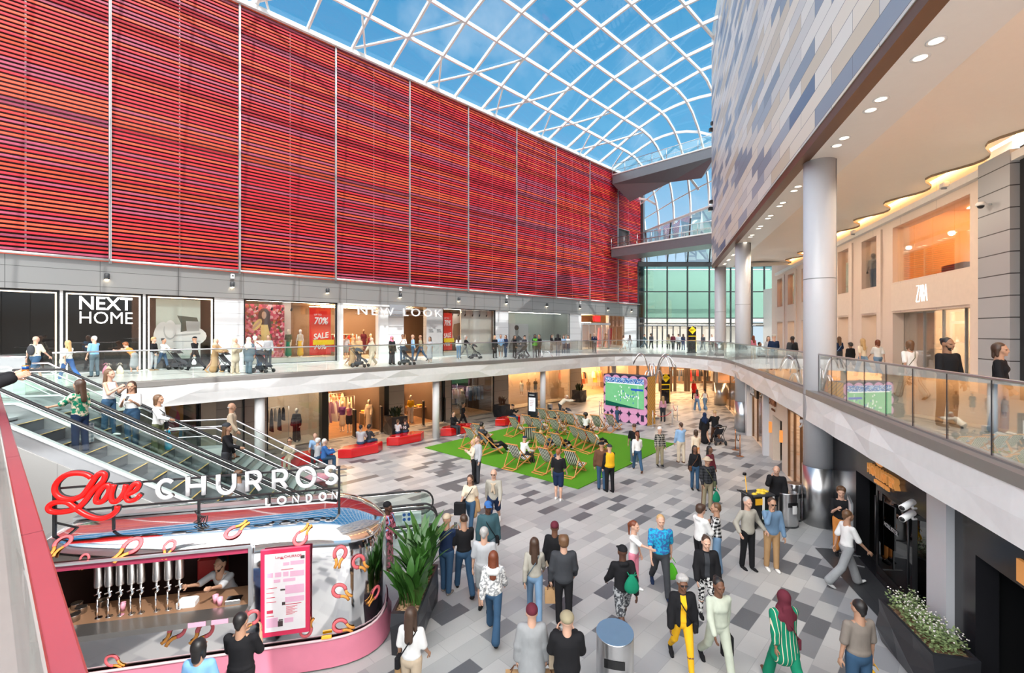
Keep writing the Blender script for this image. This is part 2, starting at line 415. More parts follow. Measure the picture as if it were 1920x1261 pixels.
# ================================================================= left building front
LX = lambda px, n=0.0: LF.xpx(px, n)
ZT = 7.68
ups = [(-60,112),(118,268),(273,402),(457,632),(640.5,709),(727+30,799),(830,929),(953,1069),(1090,1141),(1142,1171)]
band = joints('grey_panel_band', (.25,.25,.247), 3.0, .72, .02, .3, .35, 0, .04, .35)
pierm = joints('pale_pier_tiles', (.66,.67,.68), 9.0, .62, .02, .4, .3, 0, .03, .1)
def front(name, F, y0, th, x0, x1, z0, z1, ops, mat):
    b = MB(); cur = x0
    for a, c, u, v in sorted(ops):
        if a > cur: b.box(cur, a, y0, y0+th, z0, z1)
        if u > z0: b.box(a, c, y0, y0+th, z0, u)
        if v < z1: b.box(a, c, y0, y0+th, v, z1)
        cur = c
    if cur < x1: b.box(cur, x1, y0, y0+th, z0, z1)
    return struct(b.build(name, mat, M=F.M))
opsU = [(LX(a), LX(c)) for a, c in ups]
front('wall_left', LF, 0, .35, -22, 43.8, UP, ZT, [(a, c, UP+.06, ZT-.0) for a, c in opsU], pierm)
b = MB(); b.box(-22, 43.9, -.12, .35, ZT, 9.15); struct(b.build('wall_left_band', band, M=LF.M))
b = MB(); b.box(-22, 43.9, .35, .5, 8.9, 24.3); struct(b.build('wall_left_backing', M_('dark_backing', (.018,.004,.005), .8), M=LF.M))
b = MB(); b.box(43.9, 44.3, -.4, 3.0, 0, 24.2); struct(b.build('wall_left_end', M_('end_steel', (.13,.14,.15), .4, .5), M=LF.M))
# red louvre screen: one object per bay, real slats
def slatm():
    ms = []
    for nm, c in (('louvre_orange', (.62,.075,.035)), ('louvre_crimson', (.48,.018,.032)), ('louvre_pink', (.36,.055,.10)), ('louvre_scarlet', (.52,.030,.028))):
        ms.append(M_(nm, c, .42, 0.0, .35, .08, 1.5))
    return ms
slats = slatm(); rnd = random.Random(11)
bays = [-22.1,-16.6,-11.15,-5.64,-.2,5.27,10.75,16.25,21.85,27.4,33.05,38.6,43.8]
door_b = (LX(1156), LX(1177), 15.3, 17.9)
for k, (a, c) in enumerate(zip(bays, bays[1:])):
    b = MB(); z = 9.12; i = 0
    while z < 24.15:
        b.cm = rnd.choice([0,0,1,1,1,2,2,3]) if i else 0
        segs = [(a+.06, c-.06)]
        if door_b[2] < z < door_b[3]:
            segs = []
            if a < door_b[0] < c or a < door_b[1] < c: segs = [(a+.06, min(c-.06, door_b[0])), (max(a+.06, door_b[1]), c-.06)]
            else: segs = [(a+.06, c-.06)]
        for s0, s1 in segs:
            if s1-s0 > .05: b.extr([(s0,-.10,z),(s0,-.14,z+.01),(s0,-.14,z+.108),(s0,-.10,z+.100)], (s1-s0,0,0))
        z += .187; i += 1
    o = struct(b.build('wall_left_louvres', slats, M=LF.M))
    b = MB(); b.box(a-.05, a-.01, -.2, .1, 9.05, 24.2); b.box(a+.01, a+.05, -.2, .1, 9.05, 24.2)
    b.box((a+c)/2-.03, (a+c)/2+.03, .0, .06, 9.1, 24.2)
    b.tube([(a,-.28,9.2),(c,-.28,9.2)], .06, 8)
    b.build('louvre_frame', M_('alu_rail', (.55,.55,.55), .35, .7), o)
b = MB(); b.box(-22, 44.2, -.35, .9, 24.15, 24.42); struct(b.build('trim_roof_beam', white, M=LF.M))
# door through the screen to the lower bridge
b = MB(); b.box(door_b[0], door_b[1], .0, .5, 15.3, 17.8); struct(b.build('door_1', M_('door_dark', (.05,.035,.03), .3), M=LF.M))
b = MB(); b.box(door_b[0]-.06, door_b[0], -.2, .5, 15.3, 17.9); b.box(door_b[1], door_b[1]+.06, -.2, .5, 15.3, 17.9); b.box(door_b[0], door_b[1], -.2, .5, 17.84, 17.9); struct(b.build('trim_bridge_door', grey, M=LF.M))
# ================================================================= roof shell
def ztop(w):
    xs = [-3, 0, 2.5, 5, 7.5, 10, 12.5, 15, 20, 26, 34]; zs = [23.6, 24.4, 25.5, 26.7, 27.5, 28.0, 28.4, 28.5, 28.3, 27.3, 25.5]
    return float(np.interp(w, xs, zs))
def shell(s, w):
    zt = ztop(w); s0 = 38-.5*w; L = 7.2; zb = 18.2
    if s <= s0: return LF.P(s, -w, zt)
    x = min(1, (s-s0)/L); z = zt-(zt-zb)*(1-math.sqrt(max(0, 1-x*x))); return LF.P(s, -w, z)
ds = 2.85; dw = 2.5; members = []
def send(w): return 38-.5*w+7.2
roofw = white
b = MB(); b.smooth = False
ws = [k*dw for k in range(0, 14)]; s_list = [-13.6+ds*k for k in range(0, 22)]
for w in ws:                       # members running along the building
    sx = [s for s in s_list if s < send(w)]
    k = sx[-1] if sx else 0
    fine = [s for s in sx if s <= 38-.5*w-1] + [38-.5*w + 7.2*math.sin(t*math.pi/2/7) for t in range(0, 8)]
    P = [shell(s, w) for s in fine]
    b.tube(P, .13, 4, sq=(.8,1.3))
for s in s_list:
    P = []
    for w in np.arange(0, 33, 1.25):
        if s < send(w) - .05: P.append(shell(s, w))
    if len(P) > 1: b.tube(P, .13, 4, sq=(.75,1.3))
# lower rings of the steep end
for f in (.83, .955):
    P = [shell(38-.5*w+7.2*f, w) for w in np.arange(0, 33, 1.25)]; b.tube(P, .07, 6)
P = [shell(send(w)-.01, w) for w in np.arange(-1, 33, 1.25)]; b.tube(P, .16, 8)
roof = struct(b.build('ceiling_roof_grid', roofw))
b = MB()
for s in [-13.6+6*k+3 for k in range(0, 9)]:
    if s < 38: b.tube([LF.P(s, 0, 24.4), shell(s-1.5, 2.5)-Vector((0,0,.1))], .07, 8)
    if s < 34:
        b.tube([LF.P(s-1.2, 0, 24.45), shell(s+1.65, 2.5)-Vector((0,0,.05)), shell(s+4.5, 5)-Vector((0,0,.05))], .09, 8)
b.build('roof_brace', roofw, roof)
b = MB()
NS, NW = 34, 26
def pf(u, v):
    w = v*33; s0 = 38-.5*w
    if u < .72: s = -13.6 + (s0+13.6)*u/.72
    else: s = s0 + 7.2*math.sin((u-.72)/.28*math.pi/2)
    return shell(s, w)+Vector((0,0,.1))
b.grid(pf, NS, NW); b.build('roof_glazing', glass('roof_glass', (.93,.965,.98), .03, .02, .25), roof)
# low sloping glazing between the shell foot and the head of the far glass wall
YG = 56.0; ZG = 14.35
b = MB(); b2 = MB()
Pt = [shell(send(w)-.01, w) for w in np.arange(0, 33, 1.5)]
for k, (p, q) in enumerate(zip(Pt, Pt[1:])):
    g0 = Vector((p.x*YG/max(p.y,1)*.97, YG, ZG)); g1 = Vector((q.x*YG/max(q.y,1)*.97, YG, ZG))
    b.quad(p, q, g1, g0)
for px in (1213, 1251, 1289, 1330, 1370, 1410):
    X = (px-CX)/FPX*YG; w_ = 3.0+(px-1213)*.06
    p = min(Pt, key=lambda v: abs(v.x/v.y - X/YG)); b2.tube([Vector((X, YG, ZG)), Vector((p.x, p.y, p.z))], .11, 4)
b.build('end_glazing', glass('end_glass', (.88,.93,.95), .03), roof); b2.build('end_rafter', dark, roof)
# ================================================================= far glass wall
FM = Matrix.Translation((0, YG, 0))
xl = lambda px: (px-CX)/FPX*YG
gx = [1196, 1213, 1251, 1289, 1330, 1370, 1410, 1433, 1475]
gz = [UP, 6.55, 7.5, 10.75, 13.95, ZG]
b = MB()
for px in gx: b.box(xl(px)-.07, xl(px)+.07, -.1, .1, UP, ZG)
for z in gz[1:]: b.box(xl(1196), xl(1475), -.09, .09, z-.06, z+.06)
b.box(xl(1196), xl(1475), -.2, .3, ZG-.5, ZG)
for px in (1223,1232,1242,1262,1275,1300,1316,1345,1385): b.box(xl(px)-.05, xl(px)+.05, -.1, .1, UP, 6.5)
wf = struct(b.build('window_1', dark, M=FM), 'tall green tinted glass wall at the far end')
b = MB()
for a, c in zip(gx, gx[1:]):
    b.box(xl(a)+.07, xl(c)-.07, -.012, .012, 7.55, ZG)
b.build('tinted_glazing', glass('green_glass', (.56,.73,.67), .08, .03, .5), wf)
b = MB(); b.box(xl(1196), xl(1475), -.012, .012, UP, 7.5); b.build('lower_glazing', glass_shop, wf)
# bright mall beyond the glass wall
b = MB(); b.box(xl(1180), xl(1520), 16, 16.2, UP, 13.5); b.box(xl(1180), xl(1520), .4, 16, 6.75, 6.95); struct(b.build('wall_far_mall', M_('far_mall_wall', (.62,.60,.56), .5), M=FM))
b = MB()
for k in range(6): b.box(14+k*3.2, 15.6+k*3.2, 3, 14, 6.66, 6.72)
b.build('light_strip', EM('mall_light', (1,.95,.88), 7), None, FM); o = bpy.data.objects['light_strip']; tag(o, 'bright ceiling light strips of the mall beyond the far glass doors', 'ceiling light')
b = MB()
for k in range(9): b.box(13+k*2.2, 14.4+k*2.2, 15.8, 15.95, UP+.3, 6.3)
b.build('shop_window_row', EM('far_shop_light', (1,.86,.74), 1.1), None, FM); tag(bpy.data.objects['shop_window_row'], 'lit shop windows of the mall seen through the far glass doors', 'shop window')
# pale wall behind green glass (white building seen through)
b = MB(); b.box(xl(1190), xl(1500), 6, 6.2, 7.2, 14.2); struct(b.build('wall_far_upper', M_('far_upper_wall', (.66,.72,.69), .6), M=FM))
b = MB(); b.box(xl(1431), xl(1475), -6.0, -5.6, UP, 11.0); b.box(xl(1431), xl(1431)+.4, -6, 0, UP, 11.0)
struct(b.build('wall_far_pier', offwhite, M=FM))
b = MB(); b.box(xl(1190), xl(1470), 3.0, 3.3, 13.9, 13.95); o = b.build('light_strip', EM('mall_light', (1,.95,.88), 7), None, FM); tag(o, 'long glowing strip added high behind the green glass wall', 'ceiling light')  # unseen strip added to brighten the pale wall behind the green glass
# ================================================================= bridges
def bridge(za, zb, sA, xr, label, drop):
    root = empty('footbridge', (0,0,0)); tag(root, label, 'bridge', 'footbridges high across the void')
    A = LF.P(sA, -.3, 0); B = Vector((19.2+xr, 43.0, 0)); A2 = LF.P(sA+3.1, -.3, 0); B2 = B+Vector((.9,2.9,0))
    za_, zb_ = Vector((0,0,za)), Vector((0,0,zb))
    h = Vector((0,0,-1.0))
    b = MB(); b.quad(A+za_, B+zb_, B2+zb_, A2+za_)
    b.quad(A+za_+h, B+zb_+h, B+zb_, A+za_); b.quad(A2+za_+h, B2+zb_+h, B2+zb_, A2+za_)
    if drop:
        m1 = (A+A2)/2 + (B-A)*.12 + Vector((0,0,za-3.0)); m2 = (A+A2)/2+(B-A)*.55+Vector((0,0,(za+zb)/2-1.9)); m3 = (B+B2)/2+(A-B)*.1+Vector((0,0,zb-2.3))
        a, c, a2, c2 = A+za_+h, B+zb_+h, A2+za_+h, B2+zb_+h
        for t in ((a,m1,m2),(a,m2,c),(c,m2,m3),(a2,m2,m1),(a2,c2,m2),(c2,m3,m2),(a,a2,m1),(c,m3,c2)): b.poly(t)
    else: b.quad(A+za_+h, A2+za_+h, B2+zb_+h, B+zb_+h)
    b.build('deck', M_('bridge_steel', (.17,.18,.20), .35, .4), root)
    b = MB(); b.tube([A+za_, B+zb_], .09, 6); b.tube([A2+za_, B2+zb_], .09, 6); b.build('edge_trim', offwhite, root)
    for P, Q in ((A, B), (A2, B2)):
        r = empty('tmp') if False else None
        b = MB(); b.tube([P+za_+Vector((0,0,1.15)), Q+zb_+Vector((0,0,1.15))], .035, 6)
        b.tube([P+za_+Vector((0,0,.45)), Q+zb_+Vector((0,0,.45))], .02, 6)
        for k in range(8):
            t = k/7; p = P.lerp(Q, t)+za_.lerp(zb_, t); b.tube([p, p+Vector((0,0,1.2))], .03, 6)
        b.build('handrail', steel, root)
        b = MB(); b.extr([P+za_, Q+zb_, Q+zb_+Vector((0,0,1.1)), P+za_+Vector((0,0,1.1))], (0,.02,0)); b.build('glass_pane', glass_bal, root)
bridge(23.6, 23.4, 37.2, 0, 'upper grey footbridge with folded underside and glass sides', True)
bridge(15.25, 15.2, 37.0, 0, 'lower grey footbridge leading to the doorway in the red screen', False)
# ================================================================= right building: patterned cladding above the gallery
def clad():
    n = N('patterned_cladding'); q = n.xyz(n.coord())
    r = n.math('DIVIDE', q['Z'], .49); row = n.math('FLOOR', r)
    sh = n.math('MULTIPLY', row, .5)
    c = n.math('ADD', n.math('DIVIDE', q['X'], 2.52), sh); col = n.math('FLOOR', c)
    h = n.white(n.comb(col, row, 2.0))
    t = n.ramp(h, [(0, (.80,.74,.63)), (.24, (.66,.65,.62)), (.42, (.80,.78,.72)), (.62, (.27,.32,.40)), (.74, (.38,.43,.50)), (.84, (.66,.58,.45)), (.965,(.14,.20,.32))], 'CONSTANT')
    j = n.math('MAXIMUM', n.math('LESS_THAN', n.math('FRACT', c), .006), n.math('LESS_THAN', n.math('FRACT', r), .035))
    t = n.mix(j, t, (.13,.13,.13))
    return n.pbr(t, .38, .0, .4)
b = MB(); b.box(-14, 24.6, .2, .45, 11.2, 30); b.box(24.45, 24.6, -8, .2, 11.2, 30); o = struct(b.build('wall_right_upper', clad(), M=RF.M))
b = MB(); b.box(-14, 24.62, .12, .43, 10.95, 11.2); struct(b.build('trim_soffit_edge', M_('bronze_edge', (.16,.075,.035), .4, .4), M=RF.M))
# ceiling of the right gallery
warmceil = M_('gallery_ceiling_paint', (.86,.80,.71), .45, var=.02)
b = MB(); b.box(-14, 24.6, -1.1, .12, 10.95, 11.15); struct(b.build('ceiling_border', M_('ceiling_border_paint', (.78,.76,.73), .4, var=.02), M=RF.M))
b = MB()
def wav(u, v):
    x = -14+38.6*u; amp = .5 + .5*math.sin(x*2*math.pi/3.1)
    y1 = -5.05+.75*max(0, amp)**1.2
    y = -1.1 + (y1+1.1)*v
    return (x, y, 11.12 + .22*math.sin(v*math.pi)*1 + .0*v)
b.smooth = True; b.grid(wav, 120, 8); struct(b.build('ceiling_right', warmceil, M=RF.M))
b = MB(); b.grid(lambda u, v: (Vector(wav(u, 1)) + Vector((0, 0, -.08+.1*v))), 120, 1); struct(b.build('trim_ceiling_wave', M_('ceiling_lip', (.25,.17,.10), .5), M=RF.M))
b = MB(); b.box(-14, 24.6, -5.9, -.9, 11.75, 11.9); struct(b.build('ceiling_cove_top', warmceil, M=RF.M))
b = MB(); b.box(-14, 24.6, -5.12, -5.05, 11.25, 11.32)
o = b.build('cove_light', EM('cove_glow', (1,.55,.22), 11), None, RF.M); tag(o, 'hidden amber cove light strip glowing above the wavy ceiling edge', 'cove light')
b = MB(); b.box(-14, 29, -5.35, -5.0, 10.62, 10.85); struct(b.build('trim_cornice', offwhite, M=RF.M))
# end bulkhead of the right ceiling
b = MB(); b.box(24.45, 24.62, -5.2, .1, 10.95, 12.0); struct(b.build('wall_ceiling_end', warmceil, M=RF.M))
# pale stone shopfront
stone = joints('pale_stone_front', (.78,.64,.54), 2.6, 40, .018, .55, .45, 0, .03)
def RX(px, m): return RF.xpx(px, -m)
bw = [(3.2,8.5),(9.9,11.7),(13.2,14.9),(16.7,18.6),(20.2,21.9),(23.5,25.6),(26.9,29.0)]
ops = [(a, c, UP, 6.62) for a, c in bw]
MR = 5.19
front('wall_right', RF, -MR-.6, .6, 2.5, 31, UP, 6.95, [(a, c, UP+.0, 6.62) for a, c in bw], stone)
front('wall_right_windows', RF, -MR-.6, .6, 2.5, 31, 6.95, 11.95, [(a, c, 7.93, 10.3) for a, c in bw], stone)
b = MB()
for a, c in bw:
    b.box(a-.45 if a > 3.3 else a-.65, a-.02, -MR, -MR+.07, UP, 10.45)
    b.box(a-.02, c+.02, -MR, -MR+.05, 6.7, 7.85)
struct(b.build('trim_right_pilasters', M_('pilaster_stone', (.80,.67,.57), .45), M=RF.M))
# returns at the gallery's near right
b = MB(); b.box(-14, .6, -MR-.9, -MR-.1, UP, 11.95); struct(b.build('wall_right_near', M_('peach_wall', (.80,.50,.36), .5), M=RF.M))
b = MB(); b.box(1.15, 2.5, -MR-.6, -MR+.22, UP, 10.95); struct(b.build('wall_right_pier', joints('grey_pier', (.40,.42,.45), 9, .62, .03, .12, .35, metal=.1), M=RF.M))
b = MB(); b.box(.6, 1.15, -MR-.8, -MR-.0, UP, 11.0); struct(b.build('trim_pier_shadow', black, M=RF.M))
# ================================================================= big right columns
def column(F, x, y, label):
    root = empty('round_column', F.P(x, y, 0)); struct(root)
    b = MB(); b.lathe([(.42,1.75),(.42,10.95)], 32); b.build('column_shaft', M_('column_white', (.60,.61,.64), .3, var=.02), root)
    b = MB(); b.lathe([(.45,0),(.45,1.75)], 32); b.build('column_sleeve', steel, root)
    b = MB(); b.lathe([(.44,UP+.05),(.44,UP+1.05)], 32); b.build('column_sleeve', steel, root) if x > 20 else None
    b = MB()
    for z in (3.9, 7.4): b.lathe([(.424,z-.012),(.424,z+.012)], 32)
    b.tube([(.30,-.30,1.75),(.30,-.30,10.95)], .012, 6); b.build('column_joint', grey, root)
column(RF, .64, -.2, ''); column(RF, 14.1, -.2, ''); column(RF, 24.2, -.15, '')
# slim columns of the left gallery
for s in (-1.5, 7.26, 16.1, 24.9):
    b = MB(); b.lathe([(.19,0),(.19,UP-.7)], 20); struct(b.build('column_slim', M_('column_white2', (.78,.78,.78), .35, var=.02), M=LF.M @ Matrix.Translation((s, -8.35, 0))))
b = MB(); b.lathe([(.2,0),(.2,3.2)], 20); struct(b.build('column_slim', _M['column_white2'], M=Matrix.Translation(gp(1404, 812))))
# ================================================================= lettering
def text(s, mat, M, size, ext=.03, parent=None, name='lettering', bold=0.0, sx=1.0, sp=1.0, shear=0.0, align='LEFT'):
    cu = bpy.data.curves.new('t', 'FONT'); cu.body = s; cu.size = size; cu.extrude = ext; cu.offset = bold; cu.space_character = sp; cu.shear = shear
    cu.align_x = align; cu.resolution_u = 3; cu.space_line = .85
    o = bpy.data.objects.new('t', cu); me = bpy.data.meshes.new_from_object(o); bpy.data.objects.remove(o); bpy.data.curves.remove(cu)
    me.materials.clear(); me.materials.append(mat)
    r = bpy.data.objects.new(name, me); C.objects.link(r)
    r.matrix_world = M @ Matrix.Diagonal((sx, 1, 1, 1))
    if parent is not None: r.parent = parent
    return r
R90 = Matrix.Rotation(math.pi/2, 4, 'X')
def onL(x, y, z): return LF.M @ Matrix.Translation((x, y, z)) @ R90          # lettering on walls facing the void from the left
def onR(x, y, z): return RF.M @ Matrix.Translation((x, y, z)) @ Matrix.Rotation(math.pi, 4, 'Z') @ R90
def loc(F, x, y, z): return F.M @ Matrix.Translation((x, y, z))
def room(F, x0, x1, y0, y1, z0, z1, wall, floor_, ceil, name='wall_shop'):
    """open fronted shop interior"""
    b = MB(); b.box(x0, x1, y1, y1+.1, z0, z1); b.box(x0-.08, x0, min(y0,y1), max(y0,y1), z0, z1); b.box(x1, x1+.08, min(y0,y1), max(y0,y1), z0, z1)
    struct(b.build(name, wall, M=F.M))
    b = MB(); b.box(x0, x1, min(y0,y1), max(y0,y1), z0, z0+.025); struct(b.build('floor_shop', floor_, M=F.M))
    b = MB(); b.box(x0, x1, min(y0,y1), max(y0,y1), z1, z1+.08); struct(b.build('ceiling_shop', ceil, M=F.M))
warmlight = EM('shop_lamp', (1, .80, .58), 34)
amberlight = EM('amber_lamp', (1, .60, .30), 70)
ledm = EM('led_outline', (1, .80, .58), 5)
def strip(F, x0, x1, y, z, label, mat=warmlight, w=.14, n=1, dy=1.2):
    b = MB()
    for k in range(n): b.box(x0, x1, y+k*dy, y+k*dy+w, z-.03, z)
    o = b.build('ceiling_light', mat, M=F.M); tag(o, label, 'ceiling light')
    return o
wood = joints('warm_wood_floor', (.36,.20,.10), 1.6, .2, .01, .6, .28, .37, .15, axes='xy')
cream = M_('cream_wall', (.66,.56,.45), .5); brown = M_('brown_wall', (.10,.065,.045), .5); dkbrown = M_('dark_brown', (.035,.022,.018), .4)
shopceil = M_('shop_ceiling', (.30,.26,.22), .6)
paleint = M_('pale_interior', (.72,.68,.62), .5)
BK = M_('black_frame', (.010,.010,.011), .3)
# ---------------------------------------------------------------- upper left shops
def frame_rect(F, x0, x1, z0, z1, y, w, d, mat, name, parent=None):
    b = MB(); b.box(x0-w, x0, y, y+d, z0, z1+w); b.box(x1, x1+w, y, y+d, z0, z1+w); b.box(x0, x1, y, y+d, z1, z1+w)
    if z0 > UP+.01 or z0 > .01 and z1 < 3.3: b.box(x0-w, x1+w, y, y+d, z0-w*.5, z0)
    return b.build(name, mat, parent, M=F.M if parent is None else None)
def shopwin(F, x0, x1, z0, z1, y, label, panes=2, fm=BK, w=.07, led=None, gl=None):
    root = empty('shop_window', M=F.M); tag(root, label, 'shop window')
    frame_rect(F, x0+w, x1-w, z0, z1-w, y, w, .12, fm, 'window_frame', root)
    pw = (x1-x0-2*w)/panes
    for k in range(panes):
        b = MB(); b.box(x0+w+k*pw+.008, x0+w+(k+1)*pw-.008, y+.04, y+.055, z0, z1-w); b.build('glass_pane', gl or glass_shop, root)
    if led: 
        b = MB(); q = .05
        b.box(x0+.10, x0+.10+q, y-.05, y, z0, z1-.1); b.box(x1-.10-q, x1-.10, y-.05, y, z0, z1-.1); b.box(x0+.1, x1-.1, y-.05, y, z1-.1-q, z1-.1)
        b.build('light_outline', led, root)
    return root
z0, z1 = UP+.06, ZT
o1, o2, o3, o4, o5, o6, o7, o8, o9, o10 = opsU
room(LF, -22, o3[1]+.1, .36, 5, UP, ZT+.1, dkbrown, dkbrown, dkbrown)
shopwin(LF, *o1, z0, z1, .0, 'dark home shop window with warm light outline at the far left', 3, led=ledm)
shopwin(LF, *o2, z0, z1, .0, 'dark window with warm light outline carrying the big white home shop name', 1, led=ledm)
shopwin(LF, *o3, z0, z1, .0, 'window with warm light outline holding the pale sofa poster', 2, led=ledm)
sg = empty('shop_sign', M=LF.M); tag(sg, 'large white two-line shop lettering behind the dark outlined glass', 'sign')
sign_w = EM('sign_white', (1,.97,.92), 2.2)
s_n = LX(146); s_e = LX(246); wd = s_e-s_n
me1 = text('NEXT', sign_w, Matrix.Translation((s_n, -.03, 6.86)) @ R90, .86, .02, sg, bold=.014, sx=wd/2.1, sp=1.0)
me2 = text('HOME', sign_w, Matrix.Translation((s_n, -.03, 6.19)) @ R90, .82, .02, sg, bold=-.004, sx=wd/2.35, sp=1.0)
for me_ in (me1, me2):
    xs = [v.co.x for v in me_.data.vertices]; me_.matrix_basis = me_.matrix_basis @ Matrix.Diagonal(((wd/(max(xs)-min(xs)))/me_.matrix_basis.to_scale().x, 1, 1, 1))
def poster(F, x0, x1, z0, z1, y, label, base, shapes=(), name='poster', s=-1):
    """flat printed poster: board plus flat coloured shapes given in 0..1 coordinates"""
    root = empty(name, M=F.M); tag(root, label, 'poster')
    b = MB(); b.box(x0, x1, y-.01, y+.02, z0, z1); b.build('board', base, root)
    for k, (m, pts) in enumerate(shapes):
        b = MB(); P = [(x0+(x1-x0)*u, y+s*(.012+.001*k), z0+(z1-z0)*v) for u, v in pts]
        b.poly(P); b.build('print', m, root)
    return root
def blob(cx, cy, rx, ry, n=18, a=0):
    return [(cx+rx*math.cos(t)*math.cos(a)-ry*math.sin(t)*math.sin(a), cy+rx*math.cos(t)*math.sin(a)+ry*math.sin(t)*math.cos(a)) for t in [2*math.pi*k/n for k in range(n)]]
pg = M_('print_pale_green', (.50,.56,.50), .5); pw_ = M_('print_white', (.74,.75,.74), .5, var=.08, scale=2); pdg = M_('print_dark_green', (.03,.07,.06), .5); pgr = M_('print_grey', (.40,.43,.43), .5)
poster(LF, LX(294), LX(378), UP+.5, 7.5, .3, 'tall pale poster of a white armchair with green cushions', pg, [
    (pw_, blob(.55,.38,.60,.20,22)), (pgr, [(.30,.40),(1,.44),(1,.41),(.30,.37)]), (pw_, [(.28,.06),(1,.04),(1,.30),(.30,.30)]), (pgr, [(.28,.30),(1,.30),(1,.285),(.28,.285)]), (pw_, blob(.16,.34,.22,.28,20)), (pgr, blob(.30,.47,.14,.15,16)), (pw_, blob(.31,.50,.13,.15,16)),
    (pdg, [(.46,.73),(.92,.70),(.97,.58),(.56,.58)]), (pdg, [(.55,.62),(.66,.62),(.68,.47),(.54,.45)]), (pgr, [(.66,.64),(.99,.63),(.97,.47),(.68,.46)])])
# fascia lights
lamp0 = empty('wall_spotlight', M=loc(LF, 0, -.2, 8.3)); tag(lamp0, 'small black wall spotlight on the grey band above the left shops', 'wall light', 'spotlights on the grey band')
b = MB(); b.lathe([(.09,-.14),(.105,-.12),(.105,.12),(.08,.15)], 14); b.build('lamp_body', dark, lamp0)
b = MB(); b.bar((0,.0,.0), (0,.09,0), .05); b.build('bracket', grey, lamp0)
b = MB(); b.lathe([(.0,-.145),(.088,-.142)], 14); b.build('lens', EM('lens_light', (1,.85,.6), 25), lamp0)
for k, px in enumerate((200,434,612,748,858,947,1023,1085,1138,1182)):
    o = lamp0
    if k: o = lamp0.copy(); C.objects.link(o); [C.objects.link(c) or setattr(c, 'parent', o) for c in [ch.copy() for ch in list(lamp0.children)]]
    o.matrix_world = loc(LF, LX(px), -.2, 8.42)
cam0 = empty('security_camera', M=loc(LF, 0, -.2, 8.8)); tag(cam0, 'small white box camera above a spotlight on the grey band', 'camera', 'cameras on the grey band')
b = MB(); b.bbox(-.09,.09,-.06,.08,-.13,.13,.02); b.build('housing', white, cam0)
b = MB(); b.lathe([(.0,-.07),(.05,-.065),(.05,-.05)], 12); b.ell((0,-.07,.02),(.045,.03,.045)); b.build('lens', black, cam0)
for k, px in enumerate((434,748,947,1085)):
    o = cam0
    if k: o = cam0.copy(); C.objects.link(o); [C.objects.link(c) or setattr(c, 'parent', o) for c in [ch.copy() for ch in list(cam0.children)]]
    o.matrix_world = loc(LF, LX(px), -.22, 8.88)
# fashion shop with white lettering
room(LF, o4[0]-.2, o7[1]+.3, .36, 6.5, UP, ZT+.1, brown, M_('pale_shop_floor', (.55,.50,.44), .25), shopceil)
b = MB()
for a, c, z in ((LX(545), LX(562), 0), (o7[0]+2.2, o7[1], 0)): b.box(a, c, 1.5 if a < 5 else .5, 2.2 if a < 5 else .62, UP, ZT)
struct(b.build('wall_shop_inner', paleint, M=LF.M))
shopwin(LF, *o4, z0, z1, .0, 'wide black framed fashion window with floral poster and two dressed mannequins', 3)
b = MB(); b.box(*o4, .36, 1.6, UP, UP+.32); struct(b.build('trim_display_plinth', paleint, M=LF.M))
fl = N('floral_print'); v = fl.n('ShaderNodeTexVoronoi'); v.inputs['Scale'].default_value = 7.5; fl.l(fl.coord(), v.inputs['Vector'])
h = fl.white(v.outputs['Color']); c_ = fl.ramp(h, [(0,(.32,.02,.05)),(.3,(.62,.06,.12)),(.5,(.70,.20,.24)),(.68,(.50,.10,.03)),(.8,(.10,.09,.03)),(.9,(.75,.42,.42))], 'CONSTANT')
c_ = fl.mix(fl.noise(fl.coord(), 14, 4), c_, (.05,.02,.02), 'MULTIPLY') if False else c_
fl.pbr(c_, .5)
pskin = M_('print_skin', (.52,.30,.20), .5); pyel = M_('print_yellow', (.70,.47,.16), .5, var=.15); phair = M_('print_hair', (.06,.025,.015), .5)
poster(LF, LX(457)+.08, LX(543), UP+.35, 7.45, .9, 'floral poster of a woman in a yellow dress in the fashion window', fl.mat, [
    (phair, blob(.52,.78,.14,.15)), (phair, blob(.55,.62,.13,.18)), (pyel, [(.44,.62),(.60,.62),(.66,.42),(.74,.06),(.46,.06),(.44,.40)]), (pyel, blob(.36,.62,.14,.07,12,.8)), (pskin, blob(.515,.80,.055,.07)), (pskin, [(.24,.56),(.28,.53),(.44,.66),(.42,.70)])])
redm = M_('sale_red', (.80,.02,.015), .35, var=.02); yelm = M_('sale_yellow', (.90,.62,.02), .4, var=.02)
wh = M_('print_pure_white', (.85,.85,.85), .5, var=.0)
def banner(x0, x1, label, cut=False):
    root = empty('sale_banner', M=LF.M); tag(root, label, 'banner')
    b = MB(); b.box(x0, x1, .22, .26, UP+.45, 7.32); b.build('board', redm, root)
    w = x1-x0
    for t, z, s in (('70%', 6.3, .62), ('SALE', 5.32, .50), ('70%', 4.72, .55)):
        M = Matrix.Translation((x0+w*.18, .205, z)) @ R90 @ Matrix.Rotation(.14 if t == 'SALE' else 0, 4, 'Z')
        o = text(t, wh, M, s, .004, root, bold=.012, sx=w/1.35*(.9 if t == 'SALE' else .85), shear=.2)
    text('UP TO', wh, Matrix.Translation((x0+w*.2, .205, 6.84)) @ R90, .16, .003, root)
    b = MB(); b.box(x0+w*.15, x1+w*.15, .17, .2, 4.98, 5.3); b.build('sash', yelm, root)
banner(LX(583), LX(623), 'tall red SALE 70% banner in the wide black framed window')
banner(LX(832), LX(851), 'tall red SALE 70% banner in the window right of the shop entrance')
shopwin(LF, *o7, z0, z1, .0, 'black framed fashion window right of the entrance with seated figure poster', 3)
b = MB(); b.box(*o7, .36, 1.6, UP, UP+.32); struct(b.build('trim_display_plinth', paleint, M=LF.M))
